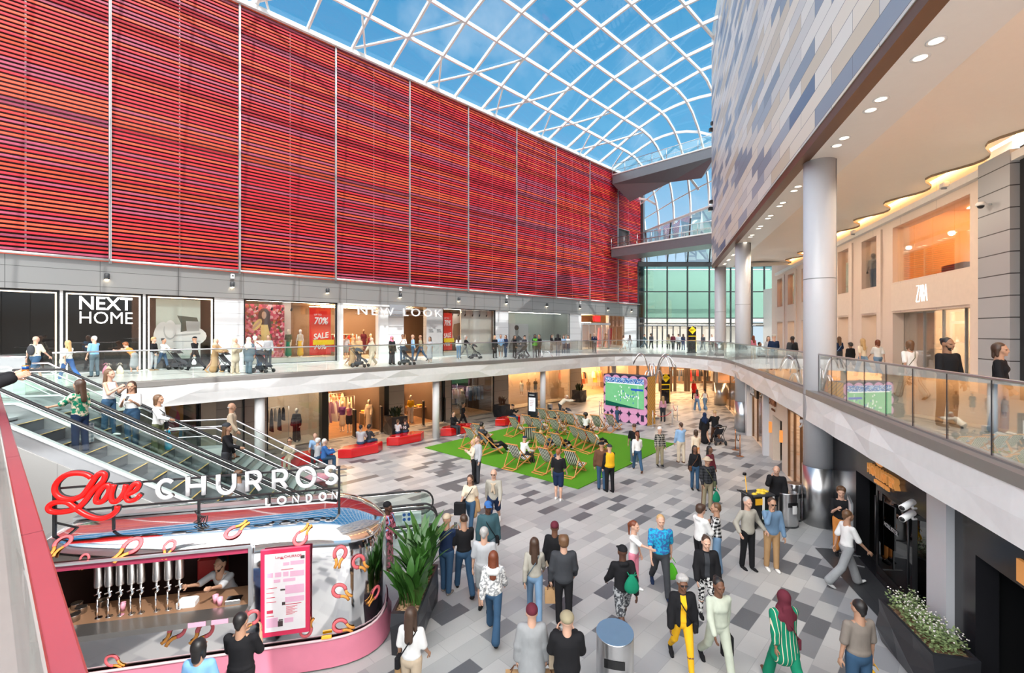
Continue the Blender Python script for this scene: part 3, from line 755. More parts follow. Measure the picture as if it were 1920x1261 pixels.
pcream = M_('print_cream', (.72,.60,.42), .5); pbrn = M_('print_brown', (.22,.12,.05), .5)
poster(LF, LX(862), LX(896), UP+1.1, 7.3, .95, 'poster of a woman in cream sitting on brown leaves in the right fashion window', paleint, [
    (pbrn, [(0,.28),(.05,.62),(.5,.70),(.7,.42),(.95,.35),(.9,.0),(.1,.0)]), (pcream, [(.68,.78),(.82,.76),(.92,.5),(.8,.2),(.45,.42),(.5,.55)]), (phair, blob(.74,.85,.07,.10)), (pskin, blob(.745,.84,.035,.06)), (pskin, [(.7,.2),(.76,.2),(.74,.03),(.68,.03)])])
spot0 = empty('track_spotlight', M=loc(LF, 0, .3, 7.3)); tag(spot0, 'small black track spotlight inside the fashion windows', 'spotlight', 'track spotlights in the shop windows')
b = MB(); b.tube([(0,0,-.02),(.0,.12,-.16)], [.05,.065], 10); b.build('lamp_head', black, spot0)
b = MB(); b.tube([(0,0,0),(0,0,.34)], .012, 6); b.build('stem', black, spot0)
KS = []
for k, px in enumerate((487,515,535,552,596,618, 844,855,867,879,893,906,919)):
    o = spot0
    if k: o = spot0.copy(); C.objects.link(o); [C.objects.link(c) or setattr(c, 'parent', o) for c in [ch.copy() for ch in list(spot0.children)]]
    o.matrix_world = loc(LF, LX(px), .42, 7.28)
strip(LF, o4[0]+.3, o4[1]-.3, .5, ZT-.02, 'bright light strip above the display in the wide fashion window', EM('display_lamp', (1,.93,.84), 14), .12)
strip(LF, o7[0]+.3, o7[1]-.3, .5, ZT-.02, 'bright light strip above the display in the right fashion window', EM('display_lamp', (1,.93,.84), 14), .12)
strip(LF, o5[0]-.2, o6[1]+.5, 2.6, ZT-.02, 'warm ceiling lamps inside the fashion shop entrance', amberlight, .3, 2, 2)
# pale portals around the entrance and the shop name
b = MB(); b.box(LX(632), LX(640.5), -.25, .3, UP, ZT); b.box(LX(708), LX(727), -.1, .3, UP, ZT); b.box(LX(632), LX(727), -.25, .0, ZT-.12, ZT)
struct(b.build('trim_white_portal', M_('portal_paint', (.62,.62,.61), .4), M=LF.M))
b = MB(); b.box(LX(799), LX(829), -.06, .3, UP, ZT); struct(b.build('trim_grey_panel', M_('mid_grey_panel', (.34,.34,.34), .4), M=LF.M))
b = MB(); b.box(LX(727), LX(757), -.3, .3, ZT-.75, ZT+.05); struct(b.build('trim_grey_block', M_('grey_block', (.25,.26,.28), .4), M=LF.M))
sg = empty('shop_sign', M=LF.M); tag(sg, 'thin white spaced shop lettering standing on a rail over the entrance', 'sign')
o = text('NEW LOOK', M_('sign_letters', (.80,.80,.80), .3), Matrix.Translation((LX(659), -.75, 6.93)) @ R90, .80, .05, sg, bold=-.004, sp=1.35)
xs = [v.co.x for v in o.data.vertices]; o.matrix_basis = o.matrix_basis @ Matrix.Diagonal(((LF.xpx(819,-.75)-LF.xpx(659,-.75))/(max(xs)-min(xs)), 1, 1, 1))
b = MB(); b.box(LX(657), LX(820), -.70, -.66, 7.0, 7.03); b.box(LX(657), LX(820), -.70, -.66, 7.3, 7.33)
for px in (665,705,760,812): b.box(LX(px), LX(px)+.03, -.68, 0, 7.3, 7.33)
b.build('support_rail', steel, sg)
for px in (803, 818): text('NEW\nLOOK', M_('tiny_text', (.08,.08,.08), .5), LF.M @ Matrix.Translation((LX(px), -.07, 5.9)) @ R90, .16, .003, None, 'lettering')
for o in [o for o in bpy.data.objects if o.name.startswith('lettering') and o.parent is None]: o.name = 'door_lettering'; tag(o, 'tiny dark lettering on the grey panel beside the fashion entrance', 'sign', 'small panel lettering')
# frosted window with portrait poster
room(LF, o8[0], o8[1], .36, 2.2, UP, ZT+.1, M_('frost_wall', (.33,.39,.37), .5), paleint, paleint)
shopwin(LF, *o8, z0, z1, .0, 'wide frameless greenish window with the grey portrait poster', 4, fm=grey, w=.04)
poster(LF, LX(953), LX(995), UP+.1, 6.55, .3, 'pale poster with black and white portrait of a man in a dark jacket', M_('print_paper', (.70,.72,.73), .5), [
    (M_('print_denim', (.12,.13,.15), .5, var=.3, scale=9), [(.12,.18),(.25,.45),(.42,.58),(.56,.58),(.72,.46),(.86,.15),(.8,.0),(.15,.0)]), (M_('print_grey_skin', (.42,.42,.42), .5), blob(.47,.72,.075,.13)), (phair, blob(.46,.86,.10,.09)), (M_('print_grey_skin', (.42,.42,.42), .5), [(.42,.62),(.52,.62),(.53,.54),(.41,.54)])])
strip(LF, o8[0]+.3, o8[1]-.3, 1.0, ZT-.02, 'pale light strip above the portrait poster window', EM('display_lamp', (1,.93,.84), 14), .12)
# red-sign shop entrance
room(LF, o9[0]-.1, o10[1]+.2, .36, 5, UP, ZT+.1, M_('wood_slats', (.34,.21,.13), .5), paleint, shopceil)
sg = empty('shop_sign', M=LF.M); tag(sg, 'small square red shop sign hung over the glass doors', 'sign')
b = MB(); b.bbox(LX(1110), LX(1121), -.35, -.1, 6.95, 7.55, .03); b.build('sign_box', M_('red_sign', (.85,.01,.01), .4, em=(1,.02,.02), emst=.6), sg)
dr = empty('door_2', M=LF.M); struct(dr, 'automatic glass doors under the red shop sign')
b = MB(); x0, x1 = LX(1090), LX(1140)
b.box(x0, x1, -.35, .0, 6.55, 6.8)
for k in range(5): xx = x0+(x1-x0)*k/4; b.box(xx-.05, xx+.05, -.1, .0, UP, 6.55)
b.build('door_frame', steel, dr); b = MB(); b.box(x0, x1, -.06, -.04, UP, 6.5); b.build('glass_pane', glass_shop, dr)
strip(LF, x0+.5, x1-.5, 2.0, 6.9, 'warm lamp over the red-sign shop doors', amberlight, .6)
rl = empty('red_display_letters', M=LF.M); tag(rl, 'tall red display forms standing behind the glass right of the doors', 'display')
for k, px in enumerate((1127, 1131, 1142.5, 1147)):
    b = MB(); xx = LX(px); b.extr([(xx,.4,UP+.2),(xx+.45,.4,UP+.2),(xx+.75,.4,6.2),(xx+.25,.4,6.25)], (0,.15,0)); b.build('red_form', redm, rl)
shopwin(LF, *o10, z0, z1, .0, 'narrow tall window at the end of the left upper gallery', 1, fm=grey, w=.04)
# ---------------------------------------------------------------- ground floor left shops
GY = -4.8
def GX(px): return LF.xpx(px, GY)
gops = [(300,372),(500,609),(615,718),(758,822),(846,927),(953,1070),(1090,1182)]
gop = [(GX(a), GX(c)) for a, c in gops]
gw = joints('taupe_panel_wall', (.46,.41,.36), 9, .75, .015, .4, .4, 0, .03)
front('wall_left_ground', LF, GY, .3, -14, 33, 0, 3.14, [(a, c, .02, 3.12) for a, c in gop], gw)
names = ['dark', 'window', 'dept', 'sport', 'jeans', 'busts', 'far']
for k, (a, c) in enumerate(gop):
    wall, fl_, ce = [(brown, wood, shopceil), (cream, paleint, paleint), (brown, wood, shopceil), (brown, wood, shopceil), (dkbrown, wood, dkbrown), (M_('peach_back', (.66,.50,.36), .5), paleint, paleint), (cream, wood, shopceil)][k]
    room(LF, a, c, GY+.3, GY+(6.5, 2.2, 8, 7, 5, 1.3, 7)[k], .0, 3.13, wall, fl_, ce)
strip(LF, gop[0][0], gop[0][1], GY+.8, 3.1, 'dim lamp strip over the poster in the dark ground floor window', warmlight, .08)
strip(LF, gop[1][0]+.3, gop[1][1]-.3, GY+.7, 3.1, 'light strip over the rack and black dress window', warmlight, .12)
strip(LF, gop[2][0]+.3, gop[2][1]-.3, GY+1.2, 3.1, 'rows of warm ceiling lamps in the open clothes shop', amberlight, .22, 4, 1.7)
strip(LF, gop[3][0]+.3, gop[3][1]-.3, GY+1.2, 3.1, 'rows of warm ceiling lamps in the shop beside the black planter', amberlight, .22, 4, 1.5)
strip(LF, gop[4][0]+.3, gop[4][1]-.3, GY+1.0, 3.1, 'small lamps above the denim display', warmlight, .12, 2, 1.5)
strip(LF, gop[5][0]+.3, gop[5][1]-.3, GY+.6, 3.1, 'warm strip washing the peach window with torso forms', amberlight, .12)
strip(LF, gop[6][0]+.3, gop[6][1]-.3, GY+1.2, 3.1, 'warm ceiling lamps in the last shop before the big screen', amberlight, .25, 3, 1.8)
shopwin(LF, *gop[0], .02, 3.12, GY+.02, 'dark brown ground floor window with the colourful poster', 2)
shopwin(LF, *gop[1], .02, 3.12, GY+.02, 'black framed ground floor window with rack and long black dress', 2)
shopwin(LF, *gop[4], .02, 3.12, GY+.02, 'black framed denim window left of the tall totem', 2)
shopwin(LF, *gop[5], .02, 3.12, GY+.02, 'wide peach lit window with torso forms behind the tall totem', 3, fm=M_('peach_frame', (.5,.4,.3), .5), w=.04)
frame_rect(LF, gop[2][0]+.0, gop[2][1]-.2, .0, 3.0, GY-.1, .28, .4, BK, 'trim_shop_portal').get('x') if False else None
b = MB(); b.box(gop[2][0]-.35, gop[2][0], GY-.08, GY+.35, 0, 3.12); b.box(gop[2][1]-.05, gop[2][1]+.25, GY-.25, GY+.35, 0, 3.12)
b.box(GX(828), GX(832.5), GY-.12, GY+.3, 0, 3.12); b.box(GX(372), GX(376), GY-.08, GY+.3, 0, 3.12); b.box(GX(455), GX(458), GY-.08, GY+.3, 0, 3.12); struct(b.build('trim_black_posts', BK, M=LF.M))
b = MB(); b.box(GX(376), GX(405), GY-.04, GY, 0, 3.12); struct(b.build('wall_beige_panel', cream, M=LF.M))
poster(LF, GX(311), GX(347), .9, 2.75, GY+.4, 'orange pink and blue poster in the dark ground floor window', M_('print_orange', (.75,.32,.05), .5), [
    (M_('print_pink', (.70,.10,.20), .5), blob(.5,.55,.32,.28)), (pskin, blob(.45,.75,.2,.16)), (M_('print_blue', (.06,.30,.60), .5), [(.75,.1),(.95,.12),(.95,.5),(.8,.5)])])
# tall security gates by the shop door
gate0 = empty('security_gate', M=LF.M); tag(gate0, 'tall black anti-theft panel standing at a shop entrance', 'security gate', 'anti-theft panels at the shop entrances')
b = MB(); b.bbox(-.2,.2,-.05,.05,.06,1.55,.02); b.build('panel', BK, gate0)
b = MB(); b.bbox(-.24,.24,-.1,.1,0,.06,.02); b.build('foot', grey, gate0)
for k, (px, py) in enumerate(((663,806),(713,800),(792,787),(832,782))):
    o = gate0
    if k: o = gate0.copy(); C.objects.link(o); [C.objects.link(c) or setattr(c, 'parent', o) for c in [ch.copy() for ch in list(gate0.children)]]
    p = LF.P(LF.xpx(px, GY-.2), GY-.3) ; o.matrix_world = Matrix.Translation(p) @ Matrix.Rotation(math.radians(130-k*9), 4, 'Z')
# clothes racks with hanging garments
cloth_cols = [M_('cloth_'+n_, c, .8, var=.12, scale=20) for n_, c in (('mauve',(.33,.19,.30)),('cream',(.72,.60,.42)),('black',(.02,.02,.022)),('denim',(.08,.14,.24)),('mustard',(.70,.42,.06)),('rust',(.40,.12,.05)),('white',(.70,.69,.66)),('red',(.60,.03,.03)),('sand',(.50,.36,.22)),('navy',(.03,.05,.10)))]
gm = {}
def garment_mesh(kind, mi):
    if (kind, mi) in gm: return gm[(kind, mi)]
    b = MB(); b.smooth = True; H = {'top': .65, 'dress': 1.15, 'trousers': 1.0}[kind]; rnd = random.Random(mi*7+len(kind))
    ph = rnd.uniform(0, 6)
    def f(u, v):
        a = u*2*math.pi; z = -H*v
        w = (.20+.05*v if kind == 'top' else (.17+.13*v if kind == 'dress' else .15)); 
        if v < .12: w *= .35+.65*v/.12
        d = .028+.03*v
        fold = 1+.18*math.sin(a*5+ph)*v
        return (math.cos(a)*d*fold, math.sin(a)*w*fold, z-.05)
    b.grid(f, 14, 7, cu=True)
    o = b.build('tmpg', cloth_cols[mi]); me = o.data; me.name = 'garment'; bpy.data.objects.remove(o); gm[(kind, mi)] = me; return me
def garment(F, x, y, z, rot, kind, mi, label, group):
    me = garment_mesh(kind, mi); o = bpy.data.objects.new('hanging_garment', me); C.objects.link(o)
    o.matrix_world = F.M @ Matrix.Translation((x, y, z)) @ Matrix.Rotation(rot, 4, 'Z'); tag(o, label, 'garment', group)
def rack(F, x, y, L, h, label, kinds, mis, glabel, group, zf=0.03, step=.19, rot=0.0):
    root = empty('clothes_rack', M=F.M @ Matrix.Translation((x, y, zf)) @ Matrix.Rotation(rot, 4, 'Z')); tag(root, label, 'clothes rack')
    b = MB(); b.tube([(-L/2,0,h),(L/2,0,h)], .015, 6); b.build('rail', steel, root)
    b = MB()
    for s in (-1, 1): b.tube([(s*L/2,0,0),(s*L/2,0,h)], .015, 6); b.bar((s*L/2,-.22,.02),(s*L/2,.22,.02), .03)
    b.build('stand', steel, root)
    n = int(L/step)
    for k in range(n):
        mi = mis[k % len(mis)]; p = (Matrix.Translation((x, y, 0)) @ Matrix.Rotation(rot, 4, 'Z')) @ Vector((-L/2+.1+k*step, 0, 0))
        garment(F, p.x, p.y, zf+h, rot, kinds[k % len(kinds)], mi, glabel, group)
g = gop
rack(LF, GX(525), GY+1.0, 1.5, 1.9, 'clothes rail in the window left of the long black dress', ['top','dress'], [4,6,8,2,6,2,2], 'light or dark garment on the rail left of the long black dress', 'garments on the window rail')
for j, (dx, dy, cols) in enumerate(((.9,2.0,[0,0,6]),(2.3,3.4,[1,8,1]),(.9,4.6,[2,0,2]),(3.0,5.2,[5,1,8]),(1.2,6.6,[1,8,5]),(3.3,7.2,[1,1,5]))):
    rack(LF, g[2][0]+dx, GY+dy, 1.5, 1.75, ['front','second','third','fourth','fifth','rear'][j]+' clothes rack inside the open ground floor clothes shop', ['dress','top','dress'], cols, 'garment hanging inside the open ground floor clothes shop', 'garments in the clothes shop', step=.2, rot=(.3,-.2,.5,0,0,0)[j])
for j, (dx, dy, cols) in enumerate(((.8,2.6,[4,4,1]),(2.3,4.2,[2,4,5]),(1.5,6.0,[2,7,5]))):
    rack(LF, g[3][0]+dx, GY+dy, 1.4, 1.65, ['front','middle','rear'][j]+' clothes rack inside the shop beside the black planter', ['top'], cols, 'top hanging inside the shop beside the black planter', 'garments in the planter side shop', step=.22, rot=.3*j)
for j, (dx, dy, cols) in enumerate(((1.1,1.1,[8,1,6]),(3.2,1.3,[3,3,9,3]),(2.2,3.2,[2,3,2]))):
    rack(LF, g[4][0]+dx, GY+dy, 1.6, 1.85, ['left','right','rear'][j]+' rack in the denim window', ['top','trousers'], cols, 'garment hanging in the denim window', 'garments in the denim window', step=.2)
for j, (dx, dy, cols) in enumerate(((1.5,2,[8,5,1]),(4.2,3.2,[2,8,5]),(7.0,3.0,[1,4,8]))):
    rack(LF, g[6][0]+dx, GY+dy, 2.0, 1.8, ['left','middle','right'][j]+' rack in the last left shop before the screen', ['top','dress'], cols, 'garment hanging in the last left shop before the screen', 'garments in the last left shop', step=.25)
for j, (px, dy, cols) in enumerate(((655,2.2,[7,5,8]),(690,3.4,[2,5,7]),(775,2.5,[5,8,4]),(790,4,[8,5,1]))):
    rack(LF, LX(px), dy, 1.7, 1.7, ['left front','left rear','right front','right rear'][j]+' rack inside the upper fashion shop', ['top','dress'], cols, 'garment hanging inside the upper fashion shop', 'garments in the upper fashion shop', zf=UP+.03, step=.2)
# display tables in the two open shops
def table(F, x, y, w, d, h, label, mat, zf=.03):
    root = empty('display_table', M=loc(F, x, y, zf)); tag(root, label, 'table')
    b = MB(); b.bbox(-w/2,w/2,-d/2,d/2,h-.05,h,.01); b.build('table_top', mat, root)
    for sx in (-1,1):
        for sy in (-1,1): b = MB(); b.box(sx*w/2-.03*(sx+1),sx*w/2-.03*(sx-1),sy*d/2-.03*(sy+1),sy*d/2-.03*(sy-1),0,h-.05); b.build('leg', mat, root)
    rnd = random.Random(int(x*10)+3)
    return root
def stack(F, x, y, z, cols, label):
    for k, c in enumerate(cols):
        b = MB(); b.bbox(-.15,.15,-.18,.18,0,.045,.015); o = b.build('folded_clothes', cloth_cols[c], M=loc(F, x, y, z+k*.047)); tag(o, label, 'clothes', 'folded clothes on the display tables')
for (X, y) in ((g[3][0]+1.8, GY+1.7), (g[2][0]+3.6, GY+2.2)):
    table(LF, X+(.2 if y < GY+2 else 0), y, 1.2, .7, .8, 'low display table just inside the '+('shop beside the black planter' if X > g[3][0] else 'open ground floor clothes shop'), M_('table_wood', (.30,.19,.11), .5))
    for q in (-.42, 0, .42): stack(LF, X+q, y, .832, [4,5,4] if q else [2,4], 'folded garment stacked on a low shop display table')
# ---------------------------------------------------------------- far ground hall
fy = 44.5
b = MB(); b.box(2, 9.3, 4, 4.2, 0, 3.14); b.box(13.6, 24, .0, .2, 0, 3.14) if False else None
struct(b.build('wall_far_ground', gw, M=Matrix.Translation((0, fy, 0))))
fx = lambda px, Y=fy: (px-CX)/FPX*Y
b = MB()
for px in (1196,1238,1258,1266,1286,1292,1322,1340,1346): b.box(fx(px)-.12, fx(px)+.12, 0, .2, 0, 3.14)
b.box(fx(1196), fx(1346), 0, .2, 2.75, 3.14)
struct(b.build('wall_far_ground_frames', M_('bronze_frames', (.10,.07,.055), .4, .3), M=Matrix.Translation((0, fy, 0))))
b = MB(); b.box(fx(1196), fx(1290), .08, .1, 0, 2.75); struct(b.build('window_2', glass_shop, M=Matrix.Translation((0, fy, 0))))
b = MB(); b.box(fx(1140), fx(1420), 7, 7.2, 0, 3.14); b.box(fx(1140), fx(1140)+.2, .2, 7, 0, 3.14); struct(b.build('wall_far_hall', M_('far_hall', (.16,.10,.07), .5), M=Matrix.Translation((0, fy, 0))))
FFR = Frame(0, fy, 90)
strip(FFR, fx(1200), fx(1340), 1.2, 3.12, 'warm ceiling lamps in the far ground floor hall', amberlight, .3, 3, 1.8)
strip(FFR, fx(1180), fx(1330), -3.2, 3.12, 'warm ceiling lamps just before the far ground floor doors', amberlight, .2, 1, 1.8)
for j, (px, cols) in enumerate(((1305,[2,7,2]),(1328,[2,8,6]),(1275,[3,9,2]))):
    rack(FFR, fx(px, 47), 2.6, 1.6, 1.9, ['middle','right','left'][j]+' clothes rack behind the far ground floor doors', ['top','dress'], cols, 'garment hanging behind the far ground floor doors', 'garments behind the far doors', step=.22)
sg = empty('hanging_sign', M=Matrix.Translation(dp(1357, 707, 33.5))); tag(sg, 'square orange sign hanging under the right gallery by the far shops', 'sign')
b = MB(); b.bbox(-.42,.42,-.04,.04,-.4,.4,.02); b.build('sign_box', M_('orange_sign', (.62,.30,.14), .4, em=(1,.45,.2), emst=.3), sg)
text('Rainbow', wh, Matrix.Translation((-.33,-.05,-.32)) @ R90, .2, .004, sg); bpy.data.objects[-1] if False else None
# ---------------------------------------------------------------- right ground shops
HY = -.45
def HX(px): return RF.xpx(px, HY)
rops = [(HX(1378), HX(1349)), (HX(1438), HX(1410)), (HX(1512), HX(1476))]
rops = [(min(a), max(a)) for a in rops]
door_h = (HX(1466), HX(1449)); door_h = (min(door_h), max(door_h))
allo = sorted([(a, c, .02, 2.75) for a, c in rops] + [(door_h[0], door_h[1], .0, 2.05)])
front('wall_right_ground', RF, HY-.3, .3, .5, 30, 0, 3.14, allo, M_('beige_shop_wall', (.70,.58,.47), .45))
room(RF, rops[2][0]-.05, rops[2][1]+.05, HY-.3, HY-3.5, 0, 2.9, cream, wood, shopceil)
room(RF, rops[1][0]-.05, rops[1][1]+.05, HY-.3, HY-4.5, 0, 2.9, brown, wood, shopceil)
room(RF, rops[0][0]-.05, rops[0][1]+.05, HY-.3, HY-4.5, 0, 2.9, brown, wood, shopceil)
b = MB(); b.box(door_h[0], door_h[1], HY-.6, HY-.5, 0, 2.05); struct(b.build('door_3', M_('beige_door', (.55,.46,.38), .4), M=RF.M))
for k, r in enumerate(rops):
    nm = ['under the orange hanging sign', 'under the black and white shop sign', 'amber display right of the beige doorway'][k]
    rt = empty('shop_window', M=RF.M); tag(rt, 'right side ground floor shop window '+nm, 'shop window')
    b = MB(); n = 3; w_ = (r[1]-r[0])/n
    for j in range(n+1): b.box(r[0]+j*w_-.03, r[0]+j*w_+.03, HY-.1, HY-.02, 0, 2.75)
    b.box(r[0], r[1], HY-.1, HY-.02, 2.7, 2.78); b.build('window_frame', M_('bronze_frame2', (.20,.12,.07), .35, .6), rt)
    b = MB(); b.box(r[0], r[1], HY-.07, HY-.055, .0, 2.7); b.build('glass_pane', glass_shop, rt)
    b = MB(); b.box(r[0]+.2, r[1]-.2, HY-1.3, HY-1.1, 2.85, 2.89); o = b.build('ceiling_light', amberlight, M=RF.M); tag(o, 'warm lamp in the ground floor shop window '+nm, 'ceiling light')
b = MB(); b.box(rops[2][0]+.3, rops[2][1]-.3, HY-2.2, HY-1.6, 0.02, .5); b.box(rops[2][0]+.5, rops[2][1]-.5, HY-3.0, HY-2.5, .02, 1.1); o = b.build('display_block', M_('amber_block', (.65,.36,.16), .4), M=RF.M); tag(o, 'amber lit stepped display plinth in the window right of the beige doorway', 'display plinth')
sg = empty('shop_sign', M=RF.M); tag(sg, 'bronze lettering on the beige ground floor shopfront', 'sign')
br = M_('bronze_letters', (.30,.12,.05), .35, .6)
text('HOBBS', br, Matrix.Translation((door_h[1]+.35, HY+.06, 2.52)) @ Matrix.Rotation(math.pi,4,'Z') @ R90, .36, .03, sg, bold=.012, sx=.95)
text('LONDON', br, Matrix.Translation((door_h[1]-.05, HY+.06, 2.28)) @ Matrix.Rotation(math.pi,4,'Z') @ R90, .14, .015, sg)
for xx in (door_h[0]-.12, door_h[1]+.22):
    b = MB(); b.bbox(xx-.05, xx+.05, HY, HY+.12, 1.2, 1.7, .02); o = b.build('wall_lamp', M_('copper_lamp', (.75,.33,.10), .3, .7, em=(1,.4,.1), emst=.5), M=RF.M); tag(o, 'small copper wall lamp beside the beige doorway', 'wall lamp', 'copper wall lamps')
sg = empty('shop_sign', M=RF.M); tag(sg, 'black sign with slanted white lettering over the far right ground shop', 'sign')
b = MB(); xs_ = rops[1]; b.box(xs_[1]-1.9, xs_[1]-.1, HY, HY+.12, 2.35, 3.0); b.build('sign_board', BK, sg)
text('SIZE', wh, Matrix.Translation((xs_[1]-.25, HY+.13, 2.45)) @ Matrix.Rotation(math.pi,4,'Z') @ R90, .62, .02, sg, bold=.01, sx=.9)
b = MB()
for px in (1441,1408.5): xx = HX(px); b.box(xx-.14, xx+.14, HY, HY+.25, 0, 3.14)
struct(b.build('trim_shop_posts', M_('column_white', (.60,.61,.64), .3), M=RF.M))
# black shopfront
xo0, xo1 = HX(1737), HX(1605)
blk = M_('black_gloss_panel', (.018,.018,.021), .18, 0, .6, .0)
front('wall_right_black', RF, HY-.3, .3, -14, .5, 0, 3.14, [(xo0, xo1, .02, 2.2), (HX(1990), HX(1829), .02, 2.2)], blk)
room(RF, xo0-.3, xo1+.3, HY-.3, HY-4, 0, 2.9, BK, M_('black_floor', (.03,.03,.032), .2), BK)
room(RF, HX(1990)-.3, HX(1829)+.1, HY-.3, HY-3, 0, 2.9, BK, M_('black_floor', (.03,.03,.032), .2), BK)
b = MB(); b.poly([(xo1+.1,HY+.9,.012),(xo0-.6,HY+.55,.012),(xo0-.6,HY-.4,.012),(xo1+.3,HY-.4,.012)]) ; struct(b.build('floor_black_threshold', joints('slate_threshold', (.045,.047,.05), .9,.45,.008,.4,.35,.5,axes='xy'), M=RF.M))
dark_glass = glass('dark_glass', (.10,.11,.12), .10, .02, .8)
dd = empty('door_4', M=RF.M @ Matrix.Translation((HX(1633)+.0, HY-.1, 0)) @ Matrix.Rotation(math.radians(0),4,'Z')); struct(dd, 'black framed dark glass door of the black shopfront')
xd = HX(1633); wdr = xd-HX(1706)
b = MB(); b.box(-wdr, 0, -.05, 0, 2.02, 2.12); b.box(-wdr, 0, -.05, 0, .03, .22)
for q in (-wdr, -.09): b.box(q, q+.09, -.05, 0, .03, 2.12)
b.build('door_frame', BK, dd); b = MB(); b.box(-wdr+.09, -.09, -.035, -.015, .22, 2.02); b.build('glass_pane', dark_glass, dd)
b = MB(); b.tube([(-.14,.06,.5),(-.14,.06,1.9)], .02, 8); b.tube([(-wdr+.16,.06,.5),(-wdr+.16,.06,1.9)], .02, 8); b.build('pull_handle', black, dd)
text('HOLLISTER', M_('glass_lettering', (.45,.46,.47), .5), Matrix.Translation((-.42, .002, 1.32)) @ Matrix.Rotation(math.pi,4,'Z') @ R90, .13, .002, dd)
d2 = empty('door_5', M=RF.M @ Matrix.Translation((HX(1708), HY-.02, 0)) @ Matrix.Rotation(math.radians(62),4,'Z')); struct(d2, 'open black door leaf beside the white pillar')
b = MB(); b.box(-.95, 0, -.05, 0, 2.0, 2.1); b.box(-.95,0,-.05,0,.03,.15); b.box(-.95,-.87,-.05,0,.03,2.1); b.box(-.08,0,-.05,0,.03,2.1); b.build('door_frame', BK, d2)
b = MB(); b.box(-.87,-.08,-.03,-.02,.15,2.0); b.build('glass_pane', dark_glass, d2)
b = MB(); b.tube([(-.8,.06,.3),(-.8,.06,1.95)], .02, 8); b.tube([(-.8,-.12,.3),(-.8,-.12,1.95)], .02, 8); b.build('pull_handle', steel, d2)
sg = empty('shop_sign', M=RF.M); tag(sg, 'glowing orange lettering with a flying bird above the black entrance', 'sign')
om = M_('orange_letters', (.75,.33,.10), .35, .3, em=(1,.45,.12), emst=.22)
MR180 = Matrix.Rotation(math.pi,4,'Z') @ R90
hx0 = HX(1634); hx1 = HX(1688)
o = text('HOLLISTER', om, Matrix.Translation((hx0, HY+.05, 2.42)) @ MR180, .34, .05, sg, bold=-.002)
xs = [v.co.x for v in o.data.vertices]; o.matrix_basis = o.matrix_basis @ Matrix.Diagonal(((hx0-hx1)/(max(xs)-min(xs)), 1, 1, 1))
text('CALIFORNIA', om, Matrix.Translation((hx0-.28, HY+.04, 2.27)) @ MR180, .115, .02, sg, bold=.003, sp=1.1)
b = MB(); cxx = (hx0+hx1)/2+.15
for p in ([(0,0),(.05,.10),(.18,.15),(.10,.05),(.24,.07),(.10,-.01)], [(0,0),(-.04,.08),(-.15,.14),(-.10,.05),(-.2,.03),(-.06,-.02)], [(-.05,-.02),(.1,-.02),(.02,.03)]):
    b.extr([(cxx-x, HY+.03, 2.73+z) for x, z in p], (0,.03,0))
b.build('bird_emblem', om, sg)
sg = empty('shop_sign', M=RF.M); tag(sg, 'edge of an orange glowing sign at the far right of the black shopfront', 'sign')
b = MB(); b.box(HX(1960), HX(1914), HY, HY+.05, 2.28, 2.6); b.build('sign_box', om, sg)
# white square pillar
b = MB(); b.box(HX(1790), HX(1752), HY, HY+.12, 0, 3.14); pil = struct(b.build('column_square', M_('column_white', (.60,.61,.64), .3), M=RF.M))
pw0 = empty('poster_stand', M=RF.M @ Matrix.Translation((HX(1616), HY+.25, 0)) @ Matrix.Rotation(math.radians(-12),4,'Z')); tag(pw0, 'framed white poster leaning in the black shop entrance', 'poster stand')
b = MB(); b.box(-.36,.36,-.02,.02,.5,1.55); b.build('poster_frame', grey, pw0); b = MB(); b.box(-.32,.32,.02,.026,.54,1.51); b.build('paper', M_('paper_white', (.78,.78,.78), .4, var=.1, scale=12), pw0)
b = MB(); b.bar((-.3,0,0),(-.3,0,.5),.03); b.bar((.3,0,0),(.3,0,.5),.03); b.bar((-.3,-.25,.015),(-.3,.2,.015),.03); b.bar((.3,-.25,.015),(.3,.2,.015),.03); b.build('stand_leg', grey, pw0)
